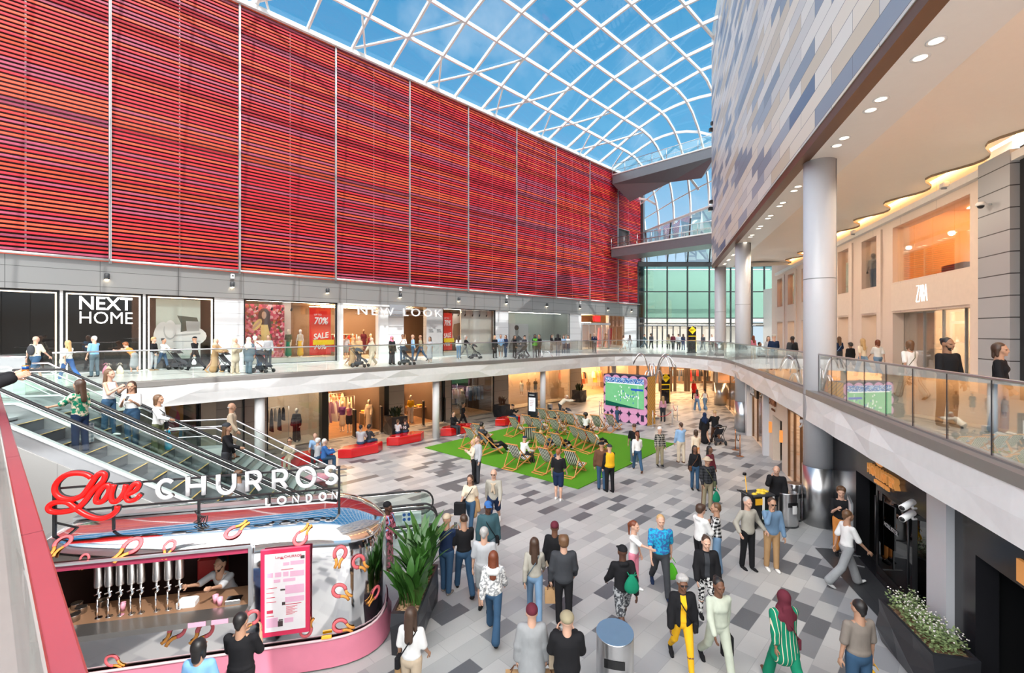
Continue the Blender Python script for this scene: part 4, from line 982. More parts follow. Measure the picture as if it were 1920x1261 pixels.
# ---------------------------------------------------------------- right upper shop interiors
amb = M_('amber_interior', (.82,.48,.20), .5)
for k, (a, c) in enumerate(bw):
    big = k == 0
    room(RF, a-.1, c+.1, -MR-.6, -MR-(5.5 if big else 3.0), 7.5, 10.9, amb, amb, M_('amber_ceiling', (.78,.55,.32), .4))
    room(RF, a-.1, c+.1, -MR-.6, -MR-(6 if big else 1.6), UP, 6.9, M_('beige_interior', (.60,.47,.36), .5), M_('beige_shop_floor', (.50,.42,.34), .3), M_('beige_interior', (.60,.47,.36), .5))
    for zf, zz in ((7.5, 10.86), (UP, 6.86)):
        b = MB(); b.box(a+.2, c-.2, -MR-1.5, -MR-1.4, zz, zz+.03)
        if big: [b.box(a+.3, c-.3, -MR-q-.25, -MR-q, zz, zz+.03) for q in (2.4,3.4,4.6)]
        o = b.build('ceiling_light', EM('amber_lamp_soft', (1,.62,.32), 20) if big and zf > 5 else (amberlight if zf > 5 else warmlight), M=RF.M)
        tag(o, 'amber lamp in the %s bay from the near end, right shopfront' % (('upper ' if zf > 5 else 'lower ')+['first','second','third','fourth','fifth','sixth','seventh'][k]), 'ceiling light')
    rt = empty('shop_window', M=RF.M); tag(rt, 'upper shop window in the %s bay from the near end of the pale stone front' % ['first wide','second','third','fourth','fifth','sixth','seventh'][k], 'shop window')
    n = 4 if big else 1
    for j in range(n):
        x_a = a+(c-a)*j/n; x_b = a+(c-a)*(j+1)/n
        b = MB(); b.box(x_a+.01, x_b-.01, -MR-.20, -MR-.18, 7.93, 10.3); b.build('glass_pane', glass_shop, rt)
    b = MB(); b.box(a, c, -MR-.24, -MR-.14, 7.9, 7.96)
    b.build('window_sill', M_('stone_sill', (.6,.5,.42), .5), rt)
dk = M_('dark_counter', (.06,.02,.015), .4)
for x, w_, h_, y in ((3.6,1.2,.85,-MR-1.6),(5.2,.9,.6,-MR-1.9),(6.7,1.4,.6,-MR-1.5)):
    b = MB(); b.bbox(x, x+w_, y-.5, y, 7.52, 7.52+h_+.4, .03); o = b.build('display_counter', dk, M=RF.M); tag(o, 'dark brown display counter behind the big upper window, '+('near the right end' if x < 4 else ('in the middle' if x < 6 else 'near the left end')), 'counter')
b = MB(); b.box(3.2, 8.5, -MR-.42, -MR-.40, UP, 6.62); 
dz = empty('door_6', M=RF.M); struct(dz, 'glass entrance of the pale stone fashion shop')
b.build('glass_pane', glass_shop, dz)
b = MB()
for x in (4.3,5.6,6.9): b.box(x-.02, x+.02, -MR-.45, -MR-.37, UP, 6.62)
b.build('door_frame', grey, dz)
b = MB(); b.box(6.6, 8.5, -MR-.62, -MR-.58, UP, 6.62); b.box(3.2, 3.7, -MR-1.4, -MR-.6, UP, 6.62); struct(b.build('wall_entrance_side', M_('pale_wall2', (.66,.55,.46), .5), M=RF.M))
b = MB(); b.lathe([(.5,UP),(.5,6.8)], 24); struct(b.build('column_inner', M_('pale_wall2', (.66,.55,.46), .5), M=RF.M @ Matrix.Translation((3.9, -MR-1.6, 0))))
for j, x in enumerate((4.6, 5.8)):
    rack(RF, x, -MR-3.2-j, 1.4, 1.55, ['near','far'][j]+' clothes rack inside the pale stone fashion shop', ['top','dress'], [8,1,6,2], 'garment hanging inside the pale stone fashion shop', 'garments in the pale stone shop', zf=UP+.03, step=.19)
sg = empty('shop_sign', M=RF.M); tag(sg, 'white condensed lettering on the pale stone front', 'sign')
zx0, zx1 = RX(1720.5, MR), RX(1742, MR)
# condensed serif letters drawn as slanting strokes
def strokes(mb, L, x0, w, h, y, s):
    for (p, q, t) in L:
        P = Vector((x0+s*p[0]*w, y, p[1]*h)); Q = Vector((x0+s*q[0]*w, y, q[1]*h)); mb.bar(P, Q, t, .04)
b = MB(); Wd = zx0-zx1; H = .62; T = .05; t_ = .02
Ls = [([((0,1),(.30,1),t_),((.28,1),(.02,0),T),((0,0),(.32,0),t_)], 0), ([((.30,0),(.42,1),t_),((.42,1),(.52,0),T),((.34,.35),(.48,.35),t_)], 0),
      ([((.56,0),(.56,1),T),((.56,1),(.68,.95),t_),((.68,.95),(.70,.6),T*.8),((.70,.6),(.57,.5),t_),((.62,.5),(.74,0),T)], 0), ([((.74,0),(.86,1),t_),((.86,1),(.98,0),T),((.78,.35),(.94,.35),t_)], 0)]
for L, _ in Ls: strokes(b, L, 0, Wd, H, 0, -1)
b.build('lettering', EM('sign_white', (1,.97,.92), 2.2), sg, M=None).matrix_basis = Matrix.Translation((zx0, -MR+.04, 6.98))
# recessed ceiling lights of the right gallery
dl0 = empty('recessed_downlight', M=RF.M); tag(dl0, 'round recessed downlight in the border of the right gallery ceiling', 'downlight', 'downlights along the right gallery ceiling')
b = MB(); b.lathe([(.11,0),(.15,-.012),(.15,.004)], 20); b.build('trim_ring', white, dl0)
b = MB(); b.lathe([(.0,-.004),(.105,-.004)], 20); b.build('lamp', EM('downlight_em', (1,.88,.70), 3), dl0)
k = 0
for i in range(-3, 14):
    for q in (0, .52):
        o = dl0
        if k: o = dl0.copy(); C.objects.link(o); [C.objects.link(c) or setattr(c, 'parent', o) for c in [ch.copy() for ch in list(dl0.children)]]
        o.matrix_world = loc(RF, -5.4+2.12*i+q, -.25, 10.948); k += 1

# the downlights' own light
for i in range(-3, 12, 2):
    ld = bpy.data.lights.new('downlight', 'SPOT'); ld.energy = 340; ld.color = (1,.80,.60); ld.spot_size = math.radians(150); ld.spot_blend = .8; ld.shadow_soft_size = .12
    lo = bpy.data.objects.new('downlight_beam', ld); C.objects.link(lo); lo.matrix_world = loc(RF, -5.4+2.12*i, -1.0, 10.85) @ Matrix.Rotation(math.radians(-32), 4, 'X')
# ================================================================= lawn
LW = Frame(2.44, 16.77, 41.3)     # x runs to the right back edge, y to the left
def grass():
    n = N('artificial_grass'); f = n.noise(n.coord(), 60, 4, .7); g = n.noise(n.coord(), 2.2, 2)
    c = n.ramp(f, [(.25, (.035,.13,.008)), (.5, (.085,.27,.015)), (.75, (.16,.40,.03))]); c = n.mix(n.math('MULTIPLY', g, .3), c, (.06,.2,.01))
    return n.pbr(c, .8, bump=f, bstr=.6, spec=.15)
b = MB(); b.box(0, 9.05, 0, 9.05, .004, .035); o = b.build('artificial_lawn', grass(), M=LW.M); tag(o, 'square bright green artificial lawn laid on the grey paving', 'lawn')
# ================================================================= red benches
redg = M_('red_gloss', (.62,.008,.010), .12, 0, .6, .02, coat=.4)
bench0 = None
def hexpts(L, w, k): return [(-L/2,0),(-L/2+k,-w/2),(L/2-k,-w/2),(L/2,0),(L/2-k,w/2),(-L/2+k,w/2)]
benches = [(677,851,'alone with a man in grey seated'),(761,829,'with two children in football shirts seated'),(856,812,'right of the white slim column'),(953,794,'farthest, by the tall totem'),(578,866,'behind the stair rail, leftmost')]
for k, (px, py, w_) in enumerate(benches):
    r = empty('red_bench', M=Matrix.Translation(gp(px, py)) @ Matrix.Rotation(math.radians(45), 4, 'Z')); tag(r, 'glossy red elongated hexagonal bench, '+w_, 'bench', 'red benches')
    b = MB(); P = hexpts(2.25, .78, .45); b.prism(P, .03, .40, cap=(True, False))
    Q = hexpts(2.15, .70, .42); a = [b.vv((x,y,.40)) for x,y in P]; c = [b.vv((x,y,.44)) for x,y in Q]
    for i in range(6): b.face([a[i],a[(i+1)%6],c[(i+1)%6],c[i]])
    b.face(c); b.build('bench_body', redg, r)
    b = MB(); b.prism(hexpts(2.0,.62,.40), 0, .03); b.build('base_plinth', dark, r)
# ================================================================= deck chairs
wd_o = M_('chair_wood', (.62,.27,.08), .45, var=.12, scale=14)
def stripes():
    n = N('striped_canvas'); q = n.xyz(n.coord()); f = n.math('FRACT', n.math('MULTIPLY', n.math('ADD', q['X'], .005), 11.2))
    c = n.mix(n.math('LESS_THAN', f, .48), (.74,.73,.70), (.012,.012,.015)); return n.pbr(c, .8, spec=.2)
canvas = stripes()
def make_chair():
    r = empty('deck_chair')
    W = .29
    for s in (-1, 1):
        b = MB(); b.bar((s*W, -.62, .03), (s*W, .42, .70) if False else (s*W, .50, .33), .03, .045)
        b.build('seat_rail', wd_o, r)
        b = MB(); b.bar((s*(W-.035), .52, .03), (s*(W-.035), -.50, 1.02), .03, .045); b.build('back_rail', wd_o, r)
        b = MB(); b.bar((s*(W+.03), -.22, .72), (s*(W+.03), -.60, .03), .025, .035); b.build('prop_strut', wd_o, r)
    b = MB(); b.bar((-W,-.60,.035),(W,-.60,.035),.035); b.bar((-W,-.80,.02),(W,-.80,.02),.03); b.bar((-W,-.80,.02),(-W,-.58,.035),.03); b.bar((W,-.80,.02),(W,-.58,.035),.03); b.build('rear_crossbar', wd_o, r)
    b = MB(); b.bar((-W,.50,.035),(W,.50,.035),.035); b.build('front_crossbar', wd_o, r)
    b = MB(); b.bar((-W-.02,-.50,1.02),(W+.02,-.50,1.02),.04); b.build('top_bar', wd_o, r)
    b = MB(); b.bar((-W-.02,.50,.34),(W+.02,.50,.34),.04); b.build('seat_bar', wd_o, r)
    b = MB(); b.smooth = True
    P = [(-.505,1.04),(-.42,.90),(-.30,.70),(-.18,.50),(-.05,.34),(.08,.27),(.24,.27),(.38,.31),(.50,.355)]
    ids = [[b.vv((x,y,z+t)) for x in (-.25,-.1,.1,.25)] for t in (0,.006) for y,z in P]
    n = len(P)
    for t in (0, n):
        for i in range(n-1):
            for j in range(3): b.face([ids[t+i][j], ids[t+i][j+1], ids[t+i+1][j+1], ids[t+i+1][j]])
    b.build('striped_sling', canvas, r)
    return r
ch0 = make_chair(); kids0 = list(ch0.children)
chairs = [ # px, py of the middle of the chair's foot, which one
 (972,874,'nearest on the left of the lawn beside the small dog'),(1030,882,'half hidden behind the man in black T-shirt'),(1077,888,'nearest chair at the front corner of the lawn'),
 (1020,848,'reclining chair in the middle row left of the front pair'),(1050,850,'upright chair in the middle of the lawn behind the front pair'),(993,836,'left middle chair turned to its side'),
 (920,852,'chair at the left with a person in black stretched in it'),(889,838,'leftmost chair, partly behind the man in grey hoodie'),(970,815,'empty chair at the left back beside the farthest red bench'),
 (996,810,'back left chair of the close pair'),(1012,816,'chair with person in light trousers, back left'),(1045,818,'chair in the centre back with the seated person in black cap'),
 (1084,834,'left chair of the tight row of three'),(1100,840,'middle chair of the tight row of three'),(1117,846,'right chair of the tight row of three'),
 (1073,806,'left chair of the back right pair'),(1096,809,'right chair of the back right pair'),(1123,810,'back row chair left of the child in blue'),(1149,808,'rightmost back chair before the screen'),
 (1022,795,'far back chair nearest the slim column'),(1041,799,'second far back chair by the slim column'),(1061,801,'third far back chair beside the person in jeans'),(905,829,'left edge chair leaning low beside the hoodie man')]
CHR = []
for k, (px, py, w_) in enumerate(chairs):
    o = ch0
    if k:
        o = ch0.copy(); C.objects.link(o)
        for c_ in kids0: d = c_.copy(); C.objects.link(d); d.parent = o
    ang = math.radians((-52 if k in (12,13,14) else -40) + random.Random(k).uniform(-5, 5) + (40 if k == 5 else 0) + (-30 if k in (6,) else 0))
    p = gp(px, py); p.z = .035
    o.matrix_world = Matrix.Translation(p) @ Matrix.Rotation(ang, 4, 'Z')
    tag(o, 'striped deck chair, '+w_, 'deck chair', 'deck chairs on the lawn'); CHR.append((p, ang))
# ================================================================= big screen
pk = M_('screen_pink', (.72,.34,.55), .5, var=.02); nv = M_('screen_navy', (.02,.02,.05), .5)
BL, BR = gp(1132, 785), gp(1214, 798)
a_ = math.atan2((BR-BL).y, (BR-BL).x); Ws = (BR-BL).length
SM = Matrix.Translation(BL) @ Matrix.Rotation(a_, 4, 'Z')
sc = empty('outdoor_screen', M=SM); tag(sc, 'large outdoor television screen in a pink scalloped surround showing a football match', 'screen')
b = MB(); b.box(0, Ws, .0, .95, 0, 3.02); b.build('screen_cabinet', nv, sc)
b = MB(); rr = Ws/10
for (i, j) in [(i, j) for i in range(5) for j in range(6) if i in (0,4) or j in (0,5,4) or True]:
    cx, cz = rr+i*2*rr, rr*.95+j*2*rr*.9
    if cz+rr > 3.05: cz = 3.02-rr
    b.extr([(cx+rr*math.cos(t), -.03, cz+rr*math.sin(t)*.97) for t in [2*math.pi*k/24 for k in range(24)]], (0,.03,0))
b.build('pink_discs', pk, sc)
def pitch():
    n = N('screen_picture'); q = n.xyz(n.coord()); 
    x, z = q['X'], q['Z']
    base = n.mix(n.noise(n.coord(), 3, 2), (.16,.50,.22), (.24,.62,.30))
    crowd = n.ramp(n.white(n.comb(n.math('FLOOR', n.math('MULTIPLY', x, 22)), n.math('FLOOR', n.math('MULTIPLY', z, 22)))), [(0,(.05,.12,.35)),(.4,(.15,.35,.7)),(.75,(.7,.75,.8))], 'CONSTANT')
    c = n.mix(n.math('GREATER_THAN', z, 2.52), base, crowd)
    c = n.mix(n.math('LESS_THAN', n.math('ADD', z, n.math('MULTIPLY', x, .12)), 1.32), c, (.01,.10,.07))
    em = n.n('ShaderNodeEmission'); n.l(c, em.inputs[0]); em.inputs[1].default_value = .95; n.l(em.outputs[0], n.out.inputs[0]); return n.mat
b = MB(); b.box(.18, Ws-.22, -.07, -.03, .98, 2.85); pic = b.build('display_panel', pitch(), sc)
b = MB(); rn = random.Random(5)
em_w = EM('screen_white', (.9,.95,.9), 1.0); em_b = EM('screen_blue', (.03,.10,.5), 1.0)
for k in range(34):
    x = rn.gauss(1.6, .5); z = rn.gauss(1.65, .25)
    if .3 < x < Ws-.4 and 1.2 < z < 2.3: b.extr([(x-.025,-.078,z),(x+.025,-.078,z),(x+.02,-.078,z+.1),(x-.02,-.078,z+.1)], (0,.006,0))
b.box(Ws-.62, Ws-.60, -.078, -.07, 1.0, 2.4); b.box(.3, Ws-.3, -.078, -.07, 2.46, 2.52); b.build('players_white', em_w, sc)
b = MB()
for k in range(16):
    x = rn.gauss(2.0, .4); z = rn.gauss(1.6, .18)
    if .3 < x < Ws-.4 and 1.2 < z < 2.3: b.extr([(x-.025,-.079,z),(x+.025,-.079,z),(x+.02,-.079,z+.1),(x-.02,-.079,z+.1)], (0,.006,0))
b.box(Ws-1.1, Ws-.25, -.08, -.07, 2.1, 2.22); b.build('players_blue', em_b, sc)
b = MB(); b.box(.28,.42,-.06,-.03,.22,.55); b.box(Ws-.42,Ws-.22,-.06,-.03,.22,.62); b.build('dark_vents', nv, sc)
def diag():
    n = N('yellow_stripes'); q = n.xyz(n.coord()); f = n.math('FRACT', n.math('MULTIPLY', n.math('ADD', n.math('ADD', q['X'], q['Y']), q['Z']), 4.5))
    return n.pbr(n.mix(n.math('LESS_THAN', f, .3), (.78,.42,.06), (.42,.22,.10)), .5)
b = MB(); b.box(Ws, Ws+.02, .0, .97, 0, 3.02); b.build('striped_side', diag(), sc)
# ================================================================= silver arching sculpture
sculp = empty('arching_tube_sculpture', gp(1224, 783)); tag(sculp, 'silver sculpture of arching metal tubes rising behind the big screen', 'sculpture')
b = MB()
for k in range(13):
    a = k*2.4+.3; R = (.75,1.25,1.7,1.0)[k % 4]; H = (3.2,4.35,4.2,3.6)[k % 4]
    P = [Vector((math.cos(a)*(.10+R*max(0,t-.25)**1.1*1.3), math.sin(a)*(.10+R*max(0,t-.25)**1.1*1.3), H*math.sin(min(1,t/.72)*math.pi/2) - max(0,t-.72)**2*14*(.6+.1*(k%3)))) for t in np.linspace(0,1,18)]
    b = MB(); b.tube(P, .035, 7); b.build('arching_tube', chrome, sculp)
b = MB(); b.lathe([(.45,0),(.45,.12),(.3,.16)], 20); b.build('base_disc', steel, sculp)
# ================================================================= totems
def totem(p, w, h, label, kind):
    r = empty('information_totem', p, math.radians(kind[1])); tag(r, label, 'totem')
    b = MB(); b.bbox(-w/2, w/2, -.12, .12, .06, h, .015); b.build('totem_body', M_('totem_black', (.012,.013,.018), .25), r)
    b = MB(); b.lathe([(w*.62,0),(w*.62,.05),(w*.4,.07)], 24); b.build('base_disc', M_('totem_black', (.012,.013,.018), .25), r)
    return r
def totem_screen(r, w):
    b = MB(); b.box(-w*.36, w*.36, -.128, -.12, .75, 1.62); b.build('lit_panel', EM('totem_panel', (.86,.88,.9), .95), r)
    for k in range(4): b = MB(); b.box(-w*.26, w*(.2-.05*k), -.131, -.128, 1.4-.1*k, 1.42-.1*k); b.build('print_line', M_('print_red', (.5,.1,.1), .5), r)
    b = MB(); b.box(-w*.3, w*.25, -.131, -.121, 1.76, 1.80); b.build('header_print', wh, r)
r = totem(gp(999, 792), .62, 1.95, 'tall black directory totem with white lit panel beside the slim column', ('s', -25)); totem_screen(r, .62)
yel = M_('sign_yellow', (.88,.62,.02), .4, var=.02, em=(1,.7,0), emst=.15)
def yellow_totem(p, rz, label):
    r = totem(p, .72, 2.35, label, ('y', rz))
    b = MB(); b.extr([(0,-.15,2.42),(.36,-.15,2.06),(0,-.15,1.70),(-.36,-.15,2.06)], (0,.03,0)); b.build('yellow_diamond', yel, r)
    b = MB(); b.box(-.36,.36,-.135,-.12,1.48,1.56); b.box(-.36,.36,-.135,-.12,1.1,1.16); b.box(.33,.36,-.135,-.12,.1,1.5); b.build('yellow_bands', yel, r)
    text('PRIMARK', BK, Matrix.Translation((-.22,-.152,2.03)) @ R90, .1, .002, r) if False else None
    b = MB()
    for k in range(3): b.box(-.2,.2-.06*k,-.155,-.15,2.10-.045*k,2.12-.045*k)
    b.build('small_print', BK, r)
yellow_totem(gp(1247, 755), 10, 'black totem with yellow diamond standing on the ground floor behind the screen')
yellow_totem(gp(1297, 661.0, UP)+Vector((0,0,.0)), 5, 'black totem with yellow diamond on the upper floor before the far glass doors')
# ================================================================= bins
def bin_(p, r_, h, label, slant=0.0, rz=0.0, hood=False):
    r = empty('litter_bin', p, rz); tag(r, label, 'litter bin')
    b = MB(); b.smooth = True; n = 32
    rings = []
    for z in (.0, .03, h-.02, h):
        q = r_ if z not in (0.0,) else r_*.96
        rings.append([b.vv((q*math.cos(2*math.pi*j/n), q*math.sin(2*math.pi*j/n), z + (slant*math.sin(2*math.pi*j/n) if z > .1 else 0))) for j in range(n)])
    for a, c in zip(rings, rings[1:]):
        for j in range(n): b.face([a[j], a[(j+1)%n], c[(j+1)%n], c[j]])
    b.smooth = False; b.face(rings[-1]); b.build('bin_shell', steel, r)
    # slot opening on the front
    b = MB(); 
    def slot(u, v):
        a = math.radians(-90-32+64*u); z = h*.62+.13*v + .02*math.cos((u-.5)*math.pi); return ((r_+.006)*math.cos(a), (r_+.006)*math.sin(a), z)
    b.grid(slot, 10, 1); b.build('slot_opening', BK, r)
    b = MB(); b.lathe([(r_+.004,.0),(r_+.004,.05)], 32); b.build('base_ring', dark, r)
    return r
bin_(gp(1153, 1312)*1.0, .29, 1.08, 'near stainless steel litter bin with slanted top at the bottom edge', .035, -.25)
b1 = bin_(gp(1476, 983), .29, .98, 'steel litter bin with small white notice beside the big column', -.03, .1)
b = MB(); b.grid(lambda u, v: (.297*math.cos(math.radians(-100+30*u)), .297*math.sin(math.radians(-100+30*u)), .42+.25*v), 4, 1); b.build('notice', wh, b1)
b2 = bin_(gp(1489, 973), .20, 1.12, 'taller steel cylinder standing between the notice bin and the column', 0, .4)
bin_(gp(1031, 786), .17, 1.05, 'slim steel bin with black rim beside the slim column', .0, 0)
# ================================================================= rope barriers
def posts(pts, mat, rope, label, ropes=True, h=.98):
    for k, p in enumerate(pts):
        r = empty('barrier_post', p); tag(r, label+('' if len(pts) == 1 else ', '+['left','right','third'][k]+' post'), 'barrier post')
        b = MB(); b.lathe([(.16,0),(.15,.02),(.03,.035)], 18); b.build('base', mat, r)
        b = MB(); b.tube([(0,0,.02),(0,0,h-.03)], .025, 10); b.ell((0,0,h),(.035,.035,.035)); b.build('post', mat, r)
    for k, (p, q) in enumerate(zip(pts, pts[1:])):
        P = [p.lerp(q, t)+Vector((0,0,h-.1-.28*4*t*(1-t))) for t in np.linspace(0.04,.96,12)]
        b = MB(); b.tube(P, .018, 6); o = b.build('barrier_rope', rope, None); tag(o, 'drooping rope on the '+label, 'rope')
brass = M_('copper_brass', (.50,.24,.12), .3, .9); rr_ = M_('rope_red', (.5,.02,.05), .7)
posts([gp(1379, 843), gp(1387.5, 855)], brass, M_('rope_black', (.03,.025,.025), .7), 'copper barrier post by the right hand shops')
posts([gp(1224, 800), gp(1260, 797)], steel, rr_, 'steel barrier post at the right side of the screen')
posts([gp(1270, 789), gp(1262, 783)], steel, rr_, 'steel barrier post behind the screen')
posts([gp(1124, 779), gp(1128, 775)], steel, rr_, 'steel barrier post left of the screen')
# ================================================================= security cameras on brackets
def cctv(p, rz, s, label):
    r = empty('security_camera', p, rz); tag(r, label, 'camera'); r.scale = (s, s, s)
    b = MB(); b.smooth = True; b.tube([(0,-.26,-.02),(0,.2,.05)], .07, 16); b.build('housing', white, r)
    b = MB(); b.box(-.085,.085,-.32,.2,.045,.065) if False else b.tube([(0,-.275,-.024),(0,-.262,-.021)], .055, 14); b.build('lens', black, r)
    b = MB(); b.tube([(0,.12,.0),(0,.2,-.10),(0,.34,-.12)], .028, 8); b.build('bracket', white, r)
    return r
pc = RF.P(HX(1768), -.05, 0)
for z in (2.62, 2.42): cctv(Vector((pc.x-.12, pc.y+.02, z)), math.radians(-65), .8, 'white tube security camera on the square white pillar, '+('upper' if z > 2.5 else 'lower')+' one')
cctv(dp(1508, 791, 15.5), math.radians(125), 1.0, 'white tube security camera left of the big column under the gallery edge')
cctv(dp(1432, 736, 21.5), math.radians(125), 1.0, 'white tube security camera beside the slanted shop sign')
cctv(dp(1381, 708, 27.5), math.radians(125), 1.0, 'white tube security camera near the orange hanging sign')
p = RF.P(2.0, -5.0, 10.2)
r = empty('dome_camera', M=RF.M @ Matrix.Translation((1.9, -4.72, 9.55))); tag(r, 'small dome camera on the grey pier of the right gallery', 'camera')
b = MB(); b.tube([(0,-.25,.05),(0,0,.05)], .03, 8); b.lathe([(.11,.02),(.12,.08),(.08,.13)], 18); b.build('housing', white, r)
b = MB(); b.ell((0,0,.02),(.085,.085,.085)); b.build('dome', black, r)
for i, (xx, w_) in enumerate(((12.0,'far'),(4.2,'middle'))):
    r = empty('wall_projector', M=RF.M @ Matrix.Translation((xx, -4.95, 10.95))); tag(r, 'small white projector lamp on the cornice of the right gallery, '+w_+' one', 'projector')
    b = MB(); b.bbox(-.14,.14,-.1,.1,-.16,.02,.03); b.build('housing', white, r); b = MB(); b.box(-.02,.02,-.12,.1,-.22,-.15); b.build('bracket', grey, r)
for i, (px, py) in enumerate(((1347,231),(1344,243),(1345,378),(1343,391))):
    r = empty('floodlight', dp(px-10, py, 36.0)); tag(r, 'small black floodlight at the far edge of the patterned cladding, '+['topmost','second','third','lowest'][i]+' one', 'floodlight')
    b = MB(); b.bbox(-.18,.12,-.12,.12,-.13,.13,.03); b.build('housing', black, r); b = MB(); b.bar((.1,0,0),(.42,0,.0),.05); b.build('bracket', grey, r)
# ================================================================= planters
def facet_planter(M, L, w, h, label, dense=3):
    r = empty('faceted_planter', M=M); tag(r, label, 'planter')
    b = MB(); rn = random.Random(int(L*10))
    nL = max(2, round(L/.45)); nw = max(1, round(w/.45)); per = []
    for i in range(nL): per.append((-L/2+L*i/nL, -w/2, 0, -1))
    for i in range(nw): per.append((L/2, -w/2+w*i/nw, 1, 0))
    for i in range(nL): per.append((L/2-L*i/nL, w/2, 0, 1))
    for i in range(nw): per.append((-L/2, w/2-w*i/nw, -1, 0))
    rows = [0, .36, .72, 1.0]; ids = []
    for j, v in enumerate(rows):
        ring = []
        for i, (x, y, nx, ny) in enumerate(per):
            d = (.05 if (i+j) % 2 else -.01) if 0 < j < 3 else (-.05 if j == 0 else 0); ring.append(b.vv((x+nx*d, y+ny*d, h*v)))
        ids.append(ring)
    n = len(per)
    for j in range(3):
        for i in range(n):
            a, c, d, e_ = ids[j][i], ids[j][(i+1)%n], ids[j+1][(i+1)%n], ids[j+1][i]
            if (i+j) % 2: b.face([a,c,d]); b.face([a,d,e_])
            else: b.face([a,c,e_]); b.face([c,d,e_])
    inner = [b.vv((x*.9, y*.84, h)) for x, y, _, _ in per]; low = [b.vv((x*.9, y*.84, h-.1)) for x, y, _, _ in per]
    for i in range(n): b.face([ids[3][i], ids[3][(i+1)%n], inner[(i+1)%n], inner[i]]); b.face([inner[i], inner[(i+1)%n], low[(i+1)%n], low[i]])
    b.face(ids[0][::-1]); b.build('pot', M_('planter_graphite', (.035,.036,.042), .32, .3, var=.05), r)
    b = MB(); b.box(-L/2*.9, L/2*.9, -w/2*.84, w/2*.84, h-.1, h-.06)
    bk = N('bark_chips'); v = bk.n('ShaderNodeTexVoronoi'); v.inputs['Scale'].default_value = 28; bk.l(bk.coord(), v.inputs['Vector'])
    m = bpy.data.materials.get('bark_chips_done')
    if not m:
        c = bk.ramp(bk.white(v.outputs['Color']), [(0,(.10,.045,.02)),(.4,(.28,.15,.08)),(.75,(.42,.28,.16))]); m = bk.pbr(c, .9, bump=v.outputs['Distance'], bstr=.8); m.name = 'bark_chips_done'
    o = b.build('bark_mulch', m, r); o['kind'] = 'stuff'
    return r
leafm = N('dark_green_leaf'); f_ = leafm.noise(leafm.coord(), 3.0, 2); leafm = leafm.pbr(leafm.mix(f_, (.02,.075,.012), (.06,.17,.03)), .32, spec=.5)
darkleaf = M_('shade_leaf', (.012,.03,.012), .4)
def blades(b, c, n, h, w, rn, spread=.25, droop=.5):
    """broad pointed leaves on arching stalks"""
    for k in range(n):
        a = rn.uniform(0, 6.283); hh = h*rn.uniform(.55, 1.0); r0 = rn.uniform(0, spread); lean = rn.uniform(.12, .62)
        bx, by = c[0]+r0*math.cos(a+1), c[1]+r0*math.sin(a+1); ww = w*rn.uniform(.7, 1.1)
        prev = None
        for j in range(8):
            t = j/7; out = lean*hh*(t**1.7); z = hh*(t-.28*droop*t**3); wd2 = ww*(.12 if t < .25 else max(0.0,math.sin((t-.18)/.82*math.pi))**.8*.5+.01)
            p = Vector((bx+math.cos(a)*out, by+math.sin(a)*out, c[2]+z)); s = Vector((-math.sin(a), math.cos(a), 0))*wd2; mid_ = p-Vector((math.cos(a),math.sin(a),0))*wd2*.25
            cur = (b.vv(p-s), b.vv(mid_), b.vv(p+s))
            if prev:
                b.face([prev[0], prev[1], cur[1], cur[0]]); b.face([prev[1], prev[2], cur[2], cur[1]])
            prev = cur
rn = random.Random(21)
PM = Matrix.Translation((-1.88, 8.98, 0)) @ Matrix.Rotation(math.radians(88), 4, 'Z')
facet_planter(PM, 1.75, .50, .78, 'long faceted black planter with tall leafy plants beside the trailer')
for k, (x, y, h, w_) in enumerate(((-.45,0,1.0,'front'),(.05,.0,1.25,'middle'),(.6,0,1.45,'rear'))):
    b = MB(); b.smooth = True; blades(b, (0,0,0), 46, h, .15, rn, .2, .5); q = PM @ Vector((x, y, .72))
    o = b.build('leafy_plant', leafm, None, Matrix.Translation(q)); tag(o, 'tall broad-leaved green plant, '+w_+' of the three in the long black planter', 'plant')
def small_planter(px, py, label, plabel, h=1.0, w=.75, spiky=False, mat=None):
    p = gp(px, py); M = Matrix.Translation(p) @ Matrix.Rotation(math.radians(45), 4, 'Z'); facet_planter(M, w, w*.9, h, label)
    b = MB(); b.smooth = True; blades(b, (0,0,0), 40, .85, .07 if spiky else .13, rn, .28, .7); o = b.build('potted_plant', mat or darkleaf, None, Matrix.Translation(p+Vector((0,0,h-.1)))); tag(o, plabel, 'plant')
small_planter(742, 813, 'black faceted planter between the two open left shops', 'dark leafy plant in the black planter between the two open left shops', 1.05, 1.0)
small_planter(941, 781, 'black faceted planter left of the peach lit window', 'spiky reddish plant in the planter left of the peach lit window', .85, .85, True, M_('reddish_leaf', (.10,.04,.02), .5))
small_planter(1086, 752, 'dark faceted planter at the far left shop, near the screen', 'dark bushy plant in the planter near the screen', .95, .9)
